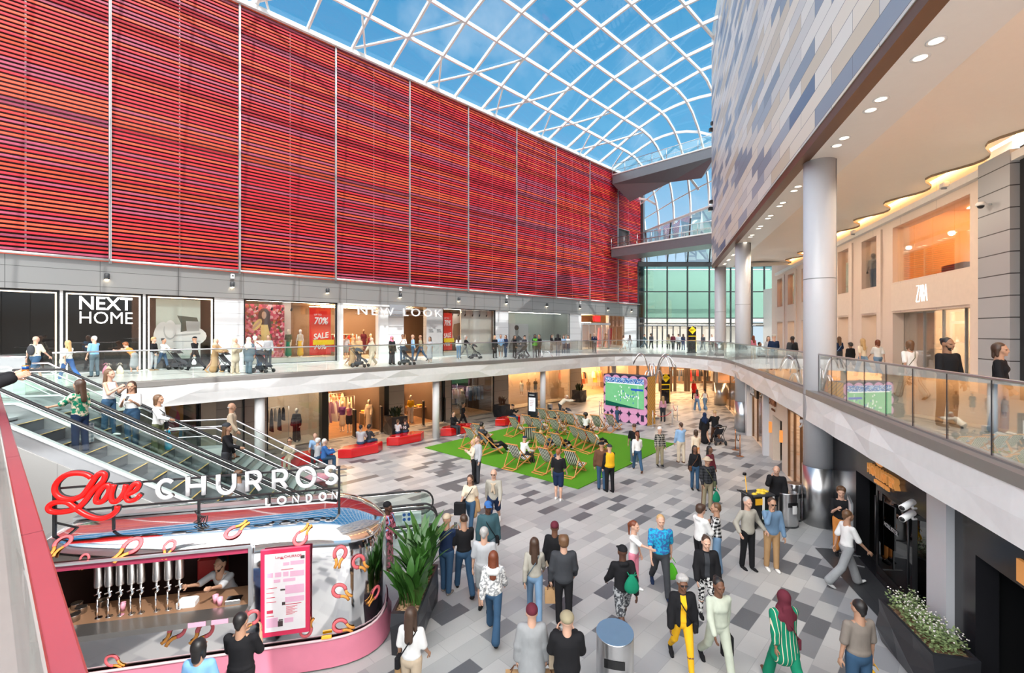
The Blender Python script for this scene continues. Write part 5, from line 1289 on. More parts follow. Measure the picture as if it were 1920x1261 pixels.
# flower planter by the black shopfront
FMx = Matrix.Translation((7.0, 7.72, 0)) @ Matrix.Rotation(math.radians(76), 4, 'Z')
facet_planter(FMx, 1.55, .62, .8, 'faceted black planter with small white flowers beside the white square pillar')
b = MB(); b.smooth = True; rn = random.Random(4)
for k in range(1500):
    x, y = rn.uniform(-.68,.68), rn.uniform(-.24,.24); hh = .2+.16*rn.random()+(.12 if x > .35 and k % 5 == 0 else 0); z = rn.uniform(.25,1)*hh; a = rn.uniform(0,6.28); s = .04*rn.uniform(.7,1.3)
    d = Vector((math.cos(a), math.sin(a), rn.uniform(-.2,.7))); u = Vector((-math.sin(a), math.cos(a), .1)); p = Vector((x,y,z)); b.quad(p-u*s*.5, p+d*s, p+u*s*.5, p-d*s*.3)
o = b.build('flowering_foliage', M_('fresh_leaf', (.26,.34,.14), .5, var=.4, scale=30), None, FMx @ Matrix.Translation((0,0,.72))); tag(o, 'low green leafy bedding in the planter by the white square pillar', 'foliage', kind='stuff')
b = MB()
for k in range(190):
    x, y = rn.uniform(-.68,.68), rn.uniform(-.24,.24); z = .2+.2*rn.random(); b.ell((x,y,z),(.013,.013,.011),5,4)
o = b.build('white_blossoms', M_('blossom', (.80,.74,.70), .6), None, FMx @ Matrix.Translation((0,0,.72))); tag(o, 'tiny white blossoms over the bedding by the white square pillar', 'flowers', kind='stuff')
# ================================================================= cleaning cart
cM = Matrix.Translation(gp(1423, 985)) @ Matrix.Rotation(math.radians(10), 4, 'Z')
r = empty('cleaning_cart', M=cM); tag(r, 'black cleaning cart with yellow bags, green cloth and yellow broom', 'cleaning cart')
b = MB(); b.bbox(-.42,.42,-.24,.24,.14,.24,.02); b.bbox(-.42,-.36,-.24,.24,.2,1.0,.01); b.build('cart_frame', black, r)
for s in (-1, 1): 
    b = MB(); b.bbox(-.02 if s > 0 else -.35, .33 if s > 0 else -.04, -.22,.22,.24,.95,.03); b.build('bag_body', black, r)
b = MB(); b.bbox(-.38,.36,-.26,.26,.95,1.0,.02); b.bar((-.55,-.2,1.03),(-.38,-.2,1.0),.03); b.bar((-.55,.2,1.03),(-.38,.2,1.0),.03); b.tube([(-.56,-.22,1.03),(-.56,.22,1.03)],.02,8); b.build('top_frame', dark, r)
b = MB(); rn = random.Random(2)
for k in range(9): b.ell((rn.uniform(-.28,.28), rn.uniform(-.15,.15), 1.0), (.09,.07,.05), 8, 5)
b.build('yellow_liners', M_('liner_yellow', (.80,.55,.04), .5), r)
b = MB(); b.box(-.3,-.02,-.255,-.23,.72,.9); b.build('yellow_panel', M_('cart_yellow', (.85,.45,.02), .5), r)
b = MB(); b.box(-.08,-.02,-.27,-.24,.3,.95); b.box(.26,.30,-.27,-.24,.3,.95); b.build('white_strap', white, r)
b = MB(); b.box(-.06,.16,-.3,-.22,.28,.55); b.build('green_cloth', M_('cart_green', (.0,.30,.14), .7), r)
for x in (-.32,.32):
    for y in (-.2,.2): b = MB(); b.tube([(x,y-.02,.07),(x,y+.02,.07)], .07, 14); b.build('wheel', rubber, r)
b = MB(); b.tube([(-.28,.05,.25),(-.38,.12,1.55)], .014, 8); b.build('broom_handle', M_('cart_yellow', (.85,.45,.02), .5), r)
b = MB(); b.bbox(-.44,-.34,.08,.16,1.5,1.58,.02); b.build('broom_head', black, r)
# ================================================================= escalators
SL = .577
def zesc(x): return min(UP, max(0.0, (-1.8-x)*SL))
silver = M_('escalator_alu', (.62,.63,.65), .3, .8); stepm = M_('step_grey', (.13,.14,.16), .4, .5); cladm = joints('escalator_cladding', (.40,.40,.395), 2.4, 9, .01, .6, .35, 0, .02)
glass_esc = glass('escalator_glass', (.84,.94,.90), .06)
def path(x0, x1, dz, n=40): return [(x0+(x1-x0)*k/n, dz+zesc(x0+(x1-x0)*k/n)) for k in range(n+1)]
def escalator(y0, y1, label):
    r = empty('escalator', M=EF.M); tag(r, label, 'escalator')
    x = -1.8; n = 0
    b = MB(); b.box(-1.8, .55, y0+.1, y1-.1, 0.0, .02); b.box(-9.6, -8.56, y0+.1, y1-.1, UP-.05, UP+.01); b.build('landing_plate', steel, r)
    d, h = .40, .2308
    for k in range(17):
        xs_ = -1.8-d*(k+1)+.12; z = h*(k+1)-.08
        b = MB(); b.box(xs_, xs_+d, y0+.14, y1-.14, z-.03, z); b.box(xs_+d-.02, xs_+d, y0+.14, y1-.14, z-h, z); st = b.build('step', stepm, r)
        b = MB(); b.box(xs_+d-.03, xs_+d+.004, y0+.14, y1-.14, z, z+.006); b.build('step_edge', M_('edge_yellow', (.70,.45,.12), .5), st)
    for yy in (y0, y1):
        s = 1 if yy == y0 else -1
        # skirt, decking, glass and handrail of each side
        b = MB()
        P = path(-9.6, .4, 0)
        for (xa, za), (xb, zb) in zip(P, P[1:]): b.extr([(xa, yy-.0, za-.05), (xb, yy, zb-.05), (xb, yy, zb+.28), (xa, yy, za+.28)], (0, s*.13, 0))
        b.build('skirt_panel', silver, r)
        b = MB()
        for (xa, za), (xb, zb) in zip(P, P[1:]): b.extr([(xa, yy-s*.03, za+.28), (xb, yy-s*.03, zb+.28), (xb, yy-s*.03, zb+.31), (xa, yy-s*.03, za+.31)], (0, s*.18, 0))
        b.build('decking_strip', M_('pale_deck', (.78,.79,.80), .3), r)
        b = MB()
        for (xa, za), (xb, zb) in zip(P, P[1:]): b.quad((xa, yy+s*.05, za+.3), (xb, yy+s*.05, zb+.3), (xb, yy+s*.05, zb+.9), (xa, yy+s*.05, za+.9))
        b.extr([(.4, yy+s*.05, .3), (.62, yy+s*.05, .36), (.72, yy+s*.05, .6), (.62, yy+s*.05, .84), (.4, yy+s*.05, .9)], (0, .012, 0))
        b.build('glass_pane', glass_esc, r)
        top = [(xx, yy+s*.05, zz) for xx, zz in path(-9.6, .4, .95)]
        arc = [(.4+.36*math.sin(t), yy+s*.05, .59+.36*math.cos(t)) for t in np.linspace(.2, math.pi-.1, 10)]
        b = MB(); b.tube(top+arc+[(.2, yy+s*.05, .24)], .038, 8, sq=(1.1,.75)); b.build('handrail', rubber, r)
        b = MB(); b.tube([(a, b_, c-.05) for a, b_, c in top], .02, 6); b.build('rail_track', chrome, r)
    return r
ea = escalator(0, 1.22, 'nearest escalator rising behind the silver food trailer')
eb_ = escalator(1.42, 2.64, 'second escalator beside the stairs with people in white tops')
b = MB(); P = path(-9.6, -1.8, -.05)
for (xa, za), (xb, zb) in zip(P, P[1:]): b.extr([(xa, -.02, 0), (xb, -.02, 0), (xb, -.02, max(.01, zb)), (xa, -.02, max(.01, za))], (0, .02, 0))
b.box(-9.6, -9.5, 0, 2.64, 0, UP-.1); b.build('side_cladding', cladm, ea)
b = MB(); P = path(-9.6, -1.8, -.5, 20)
for (xa, za), (xb, zb) in zip(P, P[1:]): b.quad((xa, 0, za), (xb, 0, zb), (xb, 2.64, zb), (xa, 2.64, za))
for (xa, za), (xb, zb) in zip(P, P[1:]): b.quad((xa, 2.66, max(0,za)), (xb, 2.66, max(0,zb)), (xb, 2.66, zb+.45), (xa, 2.66, za+.45))
b.build('truss_underside', silver, eb_)
b = MB(); b.box(-.15, -.13, .02, .3, .55, .85) if False else b.box(-.2,.05,1.37,1.39,.52,.80); pl_ = b.build('safety_notice', M_('notice_white', (.8,.85,.9), .5), eb_)
for k in range(4): b = MB(); b.extr([(-.14+.13*(k%2)+.045*math.cos(t), 1.365, .73-.13*(k//2)+.045*math.sin(t)) for t in [2*math.pi*j/14 for j in range(14)]], (0,.004,0)); b.build('safety_symbol', M_('symbol_blue', (.02,.12,.45), .5), pl_)
# ================================================================= stairs
sr = empty('staircase', M=EF.M); tag(sr, 'straight staircase with mid landing and steel rails behind the escalators', 'staircase')
ys0, ys1 = 3.97, 5.5; stm = M_('stair_stone', (.50,.50,.49), .45)
def zst(x): return 0 if x > -2.35 else ((-2.35-x)*.6 if x > -5.6 else (1.95 if x > -7.35 else min(UP, 1.95+(-7.35-x)*.6)))
for base, z0_ in ((-2.35, 0), (-7.35, 1.95)):
    for k in range(12):
        x1 = base-.27*k; z1_ = z0_+.1625*(k+1); b = MB(); b.box(x1-.27, x1, ys0+.05, ys1-.05, z1_-.19, z1_); st = b.build('step', stm, sr)
        b = MB(); b.box(x1-.05, x1, ys0+.05, ys1-.05, z1_, z1_+.006); b.build('nosing', dark, st)
b = MB(); b.box(-7.35, -5.6, ys0, ys1, 1.72, 1.95); b.build('mid_landing', stm, sr)
for yy in (ys0, ys1):
    X = [-2.0, -2.35, -5.6, -7.35, -10.6, -11.0]
    for dz, rr, nm, mt in ((.95,.028,'top_rail',steel),(.72,.022,'lower_rail',steel)):
        b = MB(); b.tube([(x, yy, zst(x)+dz) for x in X], rr, 8); b.build(nm, mt, sr)
    b = MB()
    for a, c in zip(X, X[1:]): b.quad((a, yy, zst(a)+.08), (c, yy, zst(c)+.08), (c, yy, zst(c)+.9), (a, yy, zst(a)+.9))
    b.build('glass_pane', glass_esc, sr)
    b = MB()
    for a, c in zip(X, X[1:]): b.extr([(a, yy-.02, zst(a)-.22), (c, yy-.02, zst(c)-.22), (c, yy-.02, zst(c)+.1), (a, yy-.02, zst(a)+.1)], (0,.04,0))
    b.build('stringer', silver, sr)
for k, (px, py) in enumerate(((506, 926), (594, 917))):
    r = empty('round_seat', gp(px, py)); tag(r, 'round pink topped seat with dark red base behind the trailer sign, '+('left' if k == 0 else 'right')+' one', 'seat')
    b = MB(); b.lathe([(.36,0),(.38,.28),(.40,.38)], 24); b.build('seat_base', M_('dark_red', (.28,.02,.03), .4), r)
    b = MB(); b.lathe([(.43,.38),(.45,.42),(.43,.47),(.3,.52),(.0,.54)], 28); b.build('seat_top', M_('seat_pink', (.78,.30,.40), .4), r)
# ================================================================= food trailer
mirror = M_('polished_steel', (.80,.80,.81), .09, 1.0, var=.01)
def mirror_mat():
    n = N('rippled_mirror_steel'); f = n.noise(n.coord(), 1.4, 2); return n.pbr((.80,.80,.81), .07, 1.0, bump=f, bstr=.10)
mirror = mirror_mat()
tr = empty('food_trailer', M=TF.M); tag(tr, 'polished silver rounded food trailer with pink skirt and serving hatch', 'food trailer')
TL = -5.7
prof = [(0,.45),(0,.85),(0,1.22),(0,1.5),(0,1.8),(.02,2.02),(.05,2.17),(.11,2.28),(.22,2.38),(.40,2.47),(.65,2.53),(1.0,2.56),(1.35,2.53),(1.65,2.45),(1.85,2.33),(1.97,2.15),(2.03,1.85),(2.03,1.2),(2.03,.45)]
HX0, HX1 = -5.05, -2.17
xs1 = [TL+.0]+[TL+.12,TL+.3,TL+.5]+[HX0]+list(np.linspace(HX0,HX1,12)[1:-1])+[HX1,-1.8,-1.4,-1.1,-.85,-.65,-.48,-.34,-.22,-.13,-.06,-.02,0.0]
def sec(x):
    if x > -1.1: t = (x+1.1)/1.1; k = (1-t**2.6)**(1/2.6); kz = 1-.20*t**2
    elif x < TL+.6: t = (TL+.6-x)/.6; k = (1-(.93*t)**2.4)**(1/2.4); kz = 1-.16*t**2
    else: k = kz = 1
    return [(x, 1.015+(y-1.015)*max(k,.0), .45+(z-.45)*(kz if z > 1.2 else 1)) for y, z in prof]
b = MB(); b.smooth = True; ids = [[b.vv(p) for p in sec(x)] for x in xs1]
for i in range(len(xs1)-1):
    for j in range(len(prof)-1):
        if HX0-.01 <= xs1[i] and xs1[i+1] <= HX1+.01 and 2 <= j <= 5: continue
        b.face([ids[i][j], ids[i+1][j], ids[i+1][j+1], ids[i][j+1]])
b.build('trailer_body', mirror, tr)
b = MB(); b.box(HX0-.06, HX1+.06, 1.5, 1.52, .2, 2.3); b.box(HX0-.06, HX0-.04, .03, 1.5, .7, 2.15); b.box(HX1+.04, HX1+.06, .03, 1.5, .7, 2.15); b.box(HX0, HX1, .06, 1.5, 2.2, 2.22)
b.box(HX0-.04, HX1+.04, .03, 1.5, .46, .5) if False else b.box(HX0-.04, HX1+.04, .03, 1.5, .16, .2); b.build('cabin_lining', M_('cabin_dark', (.05,.025,.022), .4), tr)
b = MB(); b.box(HX0, HX1, -.02, .10, 2.10, 2.19); b.box(HX0-.05, HX0, -.02, .06, 1.2, 2.19); b.build('hatch_beam', M_('hatch_magenta', (.42,.04,.10), .4), tr)
b = MB(); b.box(HX0-.04, HX1+.04, -.05, .0, 2.19, 2.225); b.box(HX1, HX1+.05, -.05, .03, 1.22, 2.2); b.build('hatch_trim', silver, tr)
b = MB(); b.extr([(HX0,-.30,1.13),(HX0,.0,1.13),(HX0,.0,1.235),(HX0,-.30,1.215)], (HX1-HX0,0,0)); b.build('serving_shelf', M_('shelf_steel', (.42,.40,.38), .3, .9), tr)
b = MB(); b.box(HX0, HX1, .0, .62, 1.19, 1.235); b.build('counter_top', M_('counter_copper', (.34,.19,.11), .35, .3), tr)
for k in range(8): 
    pass
b = MB()
Ps = [(x, y, z) for x, y, z in [sec(x)[0] for x in xs1]]
front_ = [Vector(p) for p in Ps]
endp = [Vector((0.0-.0*0, y, .45)) for y in (1.0,)]
back_ = [Vector(sec(x)[-1]) for x in reversed(xs1)]
ringp = front_ + back_; cen = Vector((-2.85, 1.0, 0)); b.smooth = True; rn = random.Random(9); rows = []
L_ = 0
for i, p in enumerate(ringp):
    out = Vector((p.x-max(min(p.x,-1.0),TL+1), p.y-1.015, 0)); out = out.normalized() if out.length > .01 else Vector((0,-1,0))
    f = rn.uniform(-.03,.03); rows.append([b.vv(p+out*.05+Vector((0,0,.03))), b.vv(p+out*(.07+f)+Vector((0,0,-.14))), b.vv(p+out*(.10-f)+Vector((0,0,-.27))), b.vv(Vector(((p+out*.12).x,(p+out*.12).y,.03+.01*f)))])
for i in range(len(rows)-1):
    for j in range(3): b.face([rows[i][j], rows[i+1][j], rows[i+1][j+1], rows[i][j+1]])
b.build('fabric_skirt', M_('skirt_pink', (.76,.24,.34), .5), tr)
b = MB(); b.tube([p+Vector((0,-.055 if p.y < 1 else .055,.03)) for p in ringp], .022, 6); b.build('skirt_trim', M_('trim_pale_pink', (.85,.60,.63), .3), tr)
b = MB(); b.box(-1.02,-.86,-.09,-.05,.52,.56); b.build('marker_lamp', M_('marker_orange', (.9,.45,.05), .3, em=(1,.4,0), emst=.4), tr)
b = MB(); b.box(-5.2,-.9,.9,1.1,2.56,2.60); b.build('roof_rail', silver, tr)
# menu board
mb_ = empty('menu_board', M=TF.M); tag(mb_, 'tall framed pink and white menu board leaning on the trailer side', 'menu board')
b = MB(); b.bbox(-1.97,-1.20,-.11,-.06,.70,2.16,.012); b.build('board_frame', M_('frame_crimson', (.70,.03,.10), .4), mb_)
b = MB(); b.box(-1.90,-1.27,-.116,-.11,.78,2.08); b.build('menu_paper', M_('menu_paper', (.82,.78,.80), .5), mb_)
mp = M_('menu_pink', (.78,.45,.60), .5); mr_ = M_('menu_red', (.60,.05,.10), .5); mk = M_('menu_dark', (.06,.04,.04), .5)
def mrect(u0, u1, v0, v1, m, nm='print_block'):
    b = MB(); b.box(-1.90+.63*u0, -1.90+.63*u1, -.119, -.116, .78+1.3*v0, .78+1.3*v1); b.build(nm, m, mb_)
for q in ((.45,.6,.84,.88),(.63,.97,.84,.89),(.06,.2,.70,.76),(.25,.4,.70,.76),(.45,.58,.70,.76),(.62,.97,.69,.76),(.22,.38,.63,.67),(.45,.75,.63,.67),(.50,.97,.47,.58),(.50,.97,.36,.43),(.04,.32,.06,.18),(.48,.7,.10,.16)): mrect(*q, mp)
for q in ((.38,.46,.925,.94),(.04,.3,.56,.567),(.04,.22,.50,.507),(.04,.25,.44,.447),(.04,.28,.38,.387),(.05,.2,.24,.28),(.5,.9,.33,.337),(.04,.22,.20,.207),(.4,.7,.785,.792)): mrect(*q, mr_)
for q in ((.38,.5,.52,.54),(.42,.5,.33,.37),(.32,.44,.06,.13),(.88,.98,.91,.95),(.34,.44,.135,.15)): mrect(*q, mk)
for k in range(9): mrect(.52,.52+.16+.06*(k%3),.20+.013*k,.204+.013*k, mr_, 'print_line')
text('Love CHURROS', mr_, Matrix.Translation((-1.74,-.12,2.0)) @ R90, .06, .002, mb_)
for k, (x0_, x1_) in enumerate(((-2.95,-2.70),(-2.62,-2.38))):
    b = MB(); b.box(x0_, x1_, -.315, -.305, 1.14, 1.21); r = b.build('price_card', mp, M=TF.M); tag(r, 'small pink price card on the trailer shelf edge, '+('left' if k == 0 else 'right')+' card', 'price card')
# churro shaped decals on the mirror skin
def ray_on_body(px, py):
    d = Vector(((px-CX)/FPX, 1, -(py-CY)/FPX)); o = Vector((0,0,CH)); Mi = TF.M.inverted(); o = Mi @ o; d = Mi.to_3x3() @ d
    best = None
    for t in np.arange(5.0, 12, .01):
        p = o+d*t
        x = min(max(p.x, TL+.01), -.001); S = sec(x)
        if p.x > 0 or p.y < S[0][1]-.0: continue
        zz = np.interp(p.y, [q[1] for q in S[:12]], [q[2] for q in S[:12]]) if p.y <= S[11][1] else S[11][2]
        if p.z <= max(zz, 0) or p.y > S[0][1] and p.z < 2.0: return p
    return None
chp = M_('churro_pink', (.85,.16,.18), .5, var=.2, scale=60); cho = M_('churro_orange', (.85,.36,.07), .5)
for k, (px, py, a, s) in enumerate(((115,1020,180,1),(243,1027,150,1.15),(317,1027,180,.8),(441,995,-35,1.05),(566,1005,-25,1),(637,1040,180,1),(674,1054,240,1),(639,1108,240,1),(702,1113,145,.95),(641,1173,255,1),(330,1183,150,1.1),(382,1183,150,1.1),(213,1239,240,.8),(471,1160,150,1),(575,1178,-20,.9),(158,1050,180,.6))):
    p = ray_on_body(px, py)
    if p is None: continue
    p2 = ray_on_body(px, py-8) or p; up = (p2-p); up = up.normalized() if up.length > .001 else Vector((0,0,1))
    p3 = ray_on_body(px+8, py) or p; rt = (p3-p).normalized() if (p3-p).length > .001 else Vector((1,0,0)); up = (up-rt*up.dot(rt)).normalized(); nn = rt.cross(up).normalized()
    if nn.y > 0: nn = -nn
    M = Matrix((( rt.x, up.x, nn.x, p.x+nn.x*.012), (rt.y, up.y, nn.y, p.y+nn.y*.012), (rt.z, up.z, nn.z, p.z+nn.z*.012), (0,0,0,1))) @ Matrix.Rotation(math.radians(a), 4, 'Z')
    s *= 1.12; M = M @ Matrix.Diagonal((1,1,.35,1))
    Lp = [(.085*s*math.sin(t), -.03*s-.10*s*math.cos(t), 0) for t in np.linspace(-2.4, 2.4, 15)]
    r = MB(); r.T = M; r.tube([(x, y, 0) for x, y, z in Lp], .027*s, 6); d_ = r.build('churro_decal', chp, tr)
    r = MB(); r.T = M
    for q in (-1, 1): r.tube([Lp[-1 if q > 0 else 0][:2]+(0,), (q*.03*s, .09*s, 0), (q*.022*s, .15*s, 0), (q*.035*s, .20*s, 0)], .022*s, 6)
    r.build('churro_ends', cho, tr)
# inside the cabin
disp0 = empty('filling_dispenser', M=TF.M); tag(disp0, 'steel filling dispenser with tap standing in the trailer hatch', 'dispenser', 'dispensers in the trailer hatch')
b = MB(); b.lathe([(.055,.50),(.06,.52),(.06,.86),(.075,.87),(.075,.885),(.0,.89)], 16); b.build('cylinder', steel, disp0)
b = MB(); b.tube([(0,0,.50),(0,0,.40),(.03,-.02,.36),(.0,-.03,.32)], .022, 8); b.tube([(-.05,-.02,.38),(.05,-.02,.42)], .012, 6); b.build('tap', chrome, disp0)
b = MB(); b.tube([(0,-.03,.32),(0,-.03,.0)], .014, 8); b.lathe([(.05,0),(.05,.01)], 14); b.build('stand_pipe', chrome, disp0)
dk_ = list(disp0.children)
for k, px in enumerate((185,205,226,247,265,294,316,337)):
    o = disp0
    if k:
        o = disp0.copy(); C.objects.link(o)
        for c_ in dk_: d = c_.copy(); C.objects.link(d); d.parent = o
    x = TF.xpx(px, .12); o.matrix_world = TF.M @ Matrix.Translation((x, .12, 1.237))
for k, (x, y) in enumerate(((-4.95,.2),(-4.75,.35),(-4.72,.14),(-4.9,.5),(-4.55,.5))):
    b = MB(); b.lathe([(.07,0),(.075,.09),(.08,.095),(.065,.09),(.0,.085)], 16); o = b.build('steel_pot', steel, M=TF.M @ Matrix.Translation((x,y,1.237))); tag(o, 'small round steel pot at the left end of the hatch counter', 'pot', 'steel pots on the hatch counter')
cup_m = M_('cup_pink', (.80,.35,.45), .4)
for k, (px, w_) in enumerate(((414,'left'),(406,'middle'),(233,'behind the dispensers'))):
    x = TF.xpx(px, .1+.1*k); b = MB(); b.lathe([(.032,0),(.045,.13),(.04,.13),(.0,.02)], 16); o = b.build('paper_cup', cup_m, M=TF.M @ Matrix.Translation((x,.06+.1*k,1.237))); tag(o, 'pink paper cup on the hatch counter, '+w_, 'cup')
x = TF.xpx(352, .2); r = MB(); r.bbox(-.14,.14,-.1,.1,0,.10,.02); o = r.build('takeaway_box', white, M=TF.M @ Matrix.Translation((x,.2,1.237))); tag(o, 'white takeaway box on the hatch counter right of the dispensers', 'box')
x = TF.xpx(440, .12); r = MB(); r.bbox(-.12,.12,-.08,.08,0,.08,.01); o = r.build('napkin_holder', chrome, M=TF.M @ Matrix.Translation((x,.10,1.237))); tag(o, 'wire and steel napkin holder at the right end of the hatch', 'holder')
b = MB(); b.bbox(-3.35,-2.95,1.0,1.4,1.2,1.62,.03); o = b.build('kitchen_machine', M_('machine_red', (.45,.03,.03), .4), M=TF.M); tag(o, 'red boxed kitchen machine at the back of the trailer cabin', 'machine')
b = MB(); b.box(-4.9,-3.6,1.3,1.34,2.0,2.03); o = b.build('cabin_light', EM('cabin_lamp', (1,.7,.45), 5), M=TF.M); tag(o, 'thin warm light inside the trailer cabin', 'light')
# ---------------------------------------------------------------- roof sign
sg = empty('roof_sign', M=TF.M); tag(sg, 'framed sign on the trailer roof with red script and white capitals', 'sign')
yS = .40
def SP(px, py, dy=0): 
    x = TF.xpx(px, yS+dy); w = TF.P(x, yS+dy); return Vector((x, yS+dy, CH-(py-CY)/FPX*w.y))
b = MB()
L0, L1 = SP(97,912), SP(635,874); B0, B1 = SP(97,962), SP(635,930)
xa, xb = L0.x, L1.x; zt, zm = 3.27, 2.93
b.bar((xa,yS+.06,2.42),(xa,yS+.06,zt+.0),.04); b.bar((xb,yS+.06,2.36),(xb,yS+.06,3.33),.04); b.bar((xa,yS+.06,zt-.02),(xb,yS+.06,3.31),.03); b.bar((xa,yS+.06,2.86),(xb,yS+.06,2.92),.03)
for px in (209, 370): xx = TF.xpx(px, yS); b.bar((xx,yS+.06,2.5),(xx,yS+.06,2.9),.035)
xx = TF.xpx(504, yS); b.bar((xx,yS+.06,2.72),(xx,yS+.06,2.92),.03); b.bar((xx,yS+.06,2.70),(xb,yS+.06,2.72),.025); b.bar((xa,yS+.06,2.7),(xa+.3,yS+.3,2.45),.03); b.bar((xa,yS+.06,2.42),(xa+.5,yS+.5,2.52),.045); b.build('sign_frame', black, sg)
b = MB()
for k in range(5): b.tube([(TF.xpx(370,yS)+.03*k-.06, yS+.03, 2.72-.03*k),(TF.xpx(378,yS)+.02*k, yS-.05+.02*k, 2.62),(TF.xpx(362,yS)+.05*k, yS+.02, 2.52),(TF.xpx(372,yS)+.02*k, yS+.05, 2.48)], .01, 6)
b.build('loose_cables', black, sg)
lw = M_('letter_white', (.78,.79,.81), .35, em=(1,1,1), emst=.12); lb = M_('letter_side', (.04,.04,.045), .5)
# letters are rounded strokes, drawn in a unit cell and swept along the sign
def arc(cx, cz, rx, rz, a0, a1, n=14): return [(cx+rx*math.cos(math.radians(a0+(a1-a0)*k/n)), cz+rz*math.sin(math.radians(a0+(a1-a0)*k/n))) for k in range(n+1)]
G = {'C': [arc(.5,.5,.5,.5,45,315)], 'H': [[(.05,0),(.05,1)],[(.95,0),(.95,1)],[(.05,.5),(.95,.5)]], 'U': [[(.05,1),(.05,.45)]+arc(.5,.45,.45,.45,180,360)+[(.95,.45),(.95,1)]],
     'R': [[(.05,0),(.05,1),(.6,1)]+arc(.6,.72,.32,.28,90,-90,10)+[(.05,.44)],[(.55,.44),(.92,0)]], 'O': [arc(.5,.5,.5,.5,0,360,24)],
     'S': [arc(.48,.74,.36,.26,30,200,10)+arc(.5,.25,.40,.26,110,-150,14)], 'L': [[(.1,1),(.1,0),(.85,0)]], 'N': [[(.08,0),(.08,1),(.92,0),(.92,1)]], 'D': [[(.08,0),(.08,1),(.4,1)]+arc(.4,.5,.52,.5,90,-90,14)+[(.08,0)]]}
def letter(ch, pxa, pxb, pyb, pyt, th, nm):
    p0 = SP((pxa+pxb)/2, pyb); p1 = SP((pxa+pxb)/2, pyt); x0_, x1_ = TF.xpx(pxa, yS)+th, TF.xpx(pxb, yS)-th; z0_, z1_ = p0.z+th, p1.z-th
    b = MB(); c = MB()
    for st in G[ch]:
        b.tube([(x0_+(x1_-x0_)*u, yS, z0_+(z1_-z0_)*v) for u, v in st], th, 8, sq=(1,1)); c.tube([(x0_+(x1_-x0_)*u, yS+.035, z0_+(z1_-z0_)*v) for u, v in st], th*1.02, 8)
    a = b.build('letter', lw, sg); c.build('letter_back', lb, a)
for ch, a, c, yb, yt in (('C',291,332,935,897),('H',346,388,930,890),('U',403,445,926,886),('R',458,494,921,882),('R',508,543,916,879),('O',554,594,913,874),('S',605,637,907,872)): letter(ch, a, c, yb+2, yt-1, .036, ch)
for ch, a, c, yb, yt in (('L',496,511,948,931),('O',519,538,946,929),('N',546,563,944,927),('D',572,587,942,925),('O',597,613,939,922),('N',620,635,937,920)): letter(ch, a, c, yb, yt, .02, ch)
# red script word: traced as one flowing stroke per letter
red_l = M_('script_red', (.85,.01,.01), .35, em=(1,.01,.005), emst=.35)
def script(pts, th, n=6):
    P = [SP(172/1.0*0+x/5.482, 780+y/5.482) for x, y in pts]; Q = []
    for k in range(len(P)-1):
        p0, p1, p2, p3 = P[max(k-1,0)], P[k], P[k+1], P[min(k+2,len(P)-1)]
        for j in range(n): t = j/n; Q.append(.5*((2*p1)+(p2-p0)*t+(2*p0-5*p1+4*p2-p3)*t*t+(3*p1-p0-3*p2+p3)*t**3))
    Q.append(P[-1]); b = MB(); b.tube([q+Vector((0,-.02,0)) for q in Q], th, 8); a = b.build('script_letter', red_l, sg)
    b = MB(); b.tube([q+Vector((0,.03,0)) for q in Q], th*1.03, 8); b.build('letter_back', lb, a)
script([(945,625),(880,590),(770,582),(660,615),(585,690),(575,770),(630,830),(740,850),(850,810),(930,710),(1000,610),(1050,580),(1085,600),(1060,670),(960,760),(870,880),(780,950),(640,980),(530,970),(510,920),(580,880),(700,880),(800,950),(900,1010),(1020,1045),(1130,1025),(1200,970),(1215,920)], .042)
script([(1120,700),(1060,730),(1000,820),(1000,875),(1060,870),(1120,790),(1130,720),(1110,700)], .04)
script([(1180,700),(1150,800),(1165,870),(1220,860),(1280,780),(1300,700)], .04)
script([(1320,800),(1400,760),(1435,700),(1400,685),(1340,740),(1300,820),(1330,865),(1400,850),(1450,800)], .036)
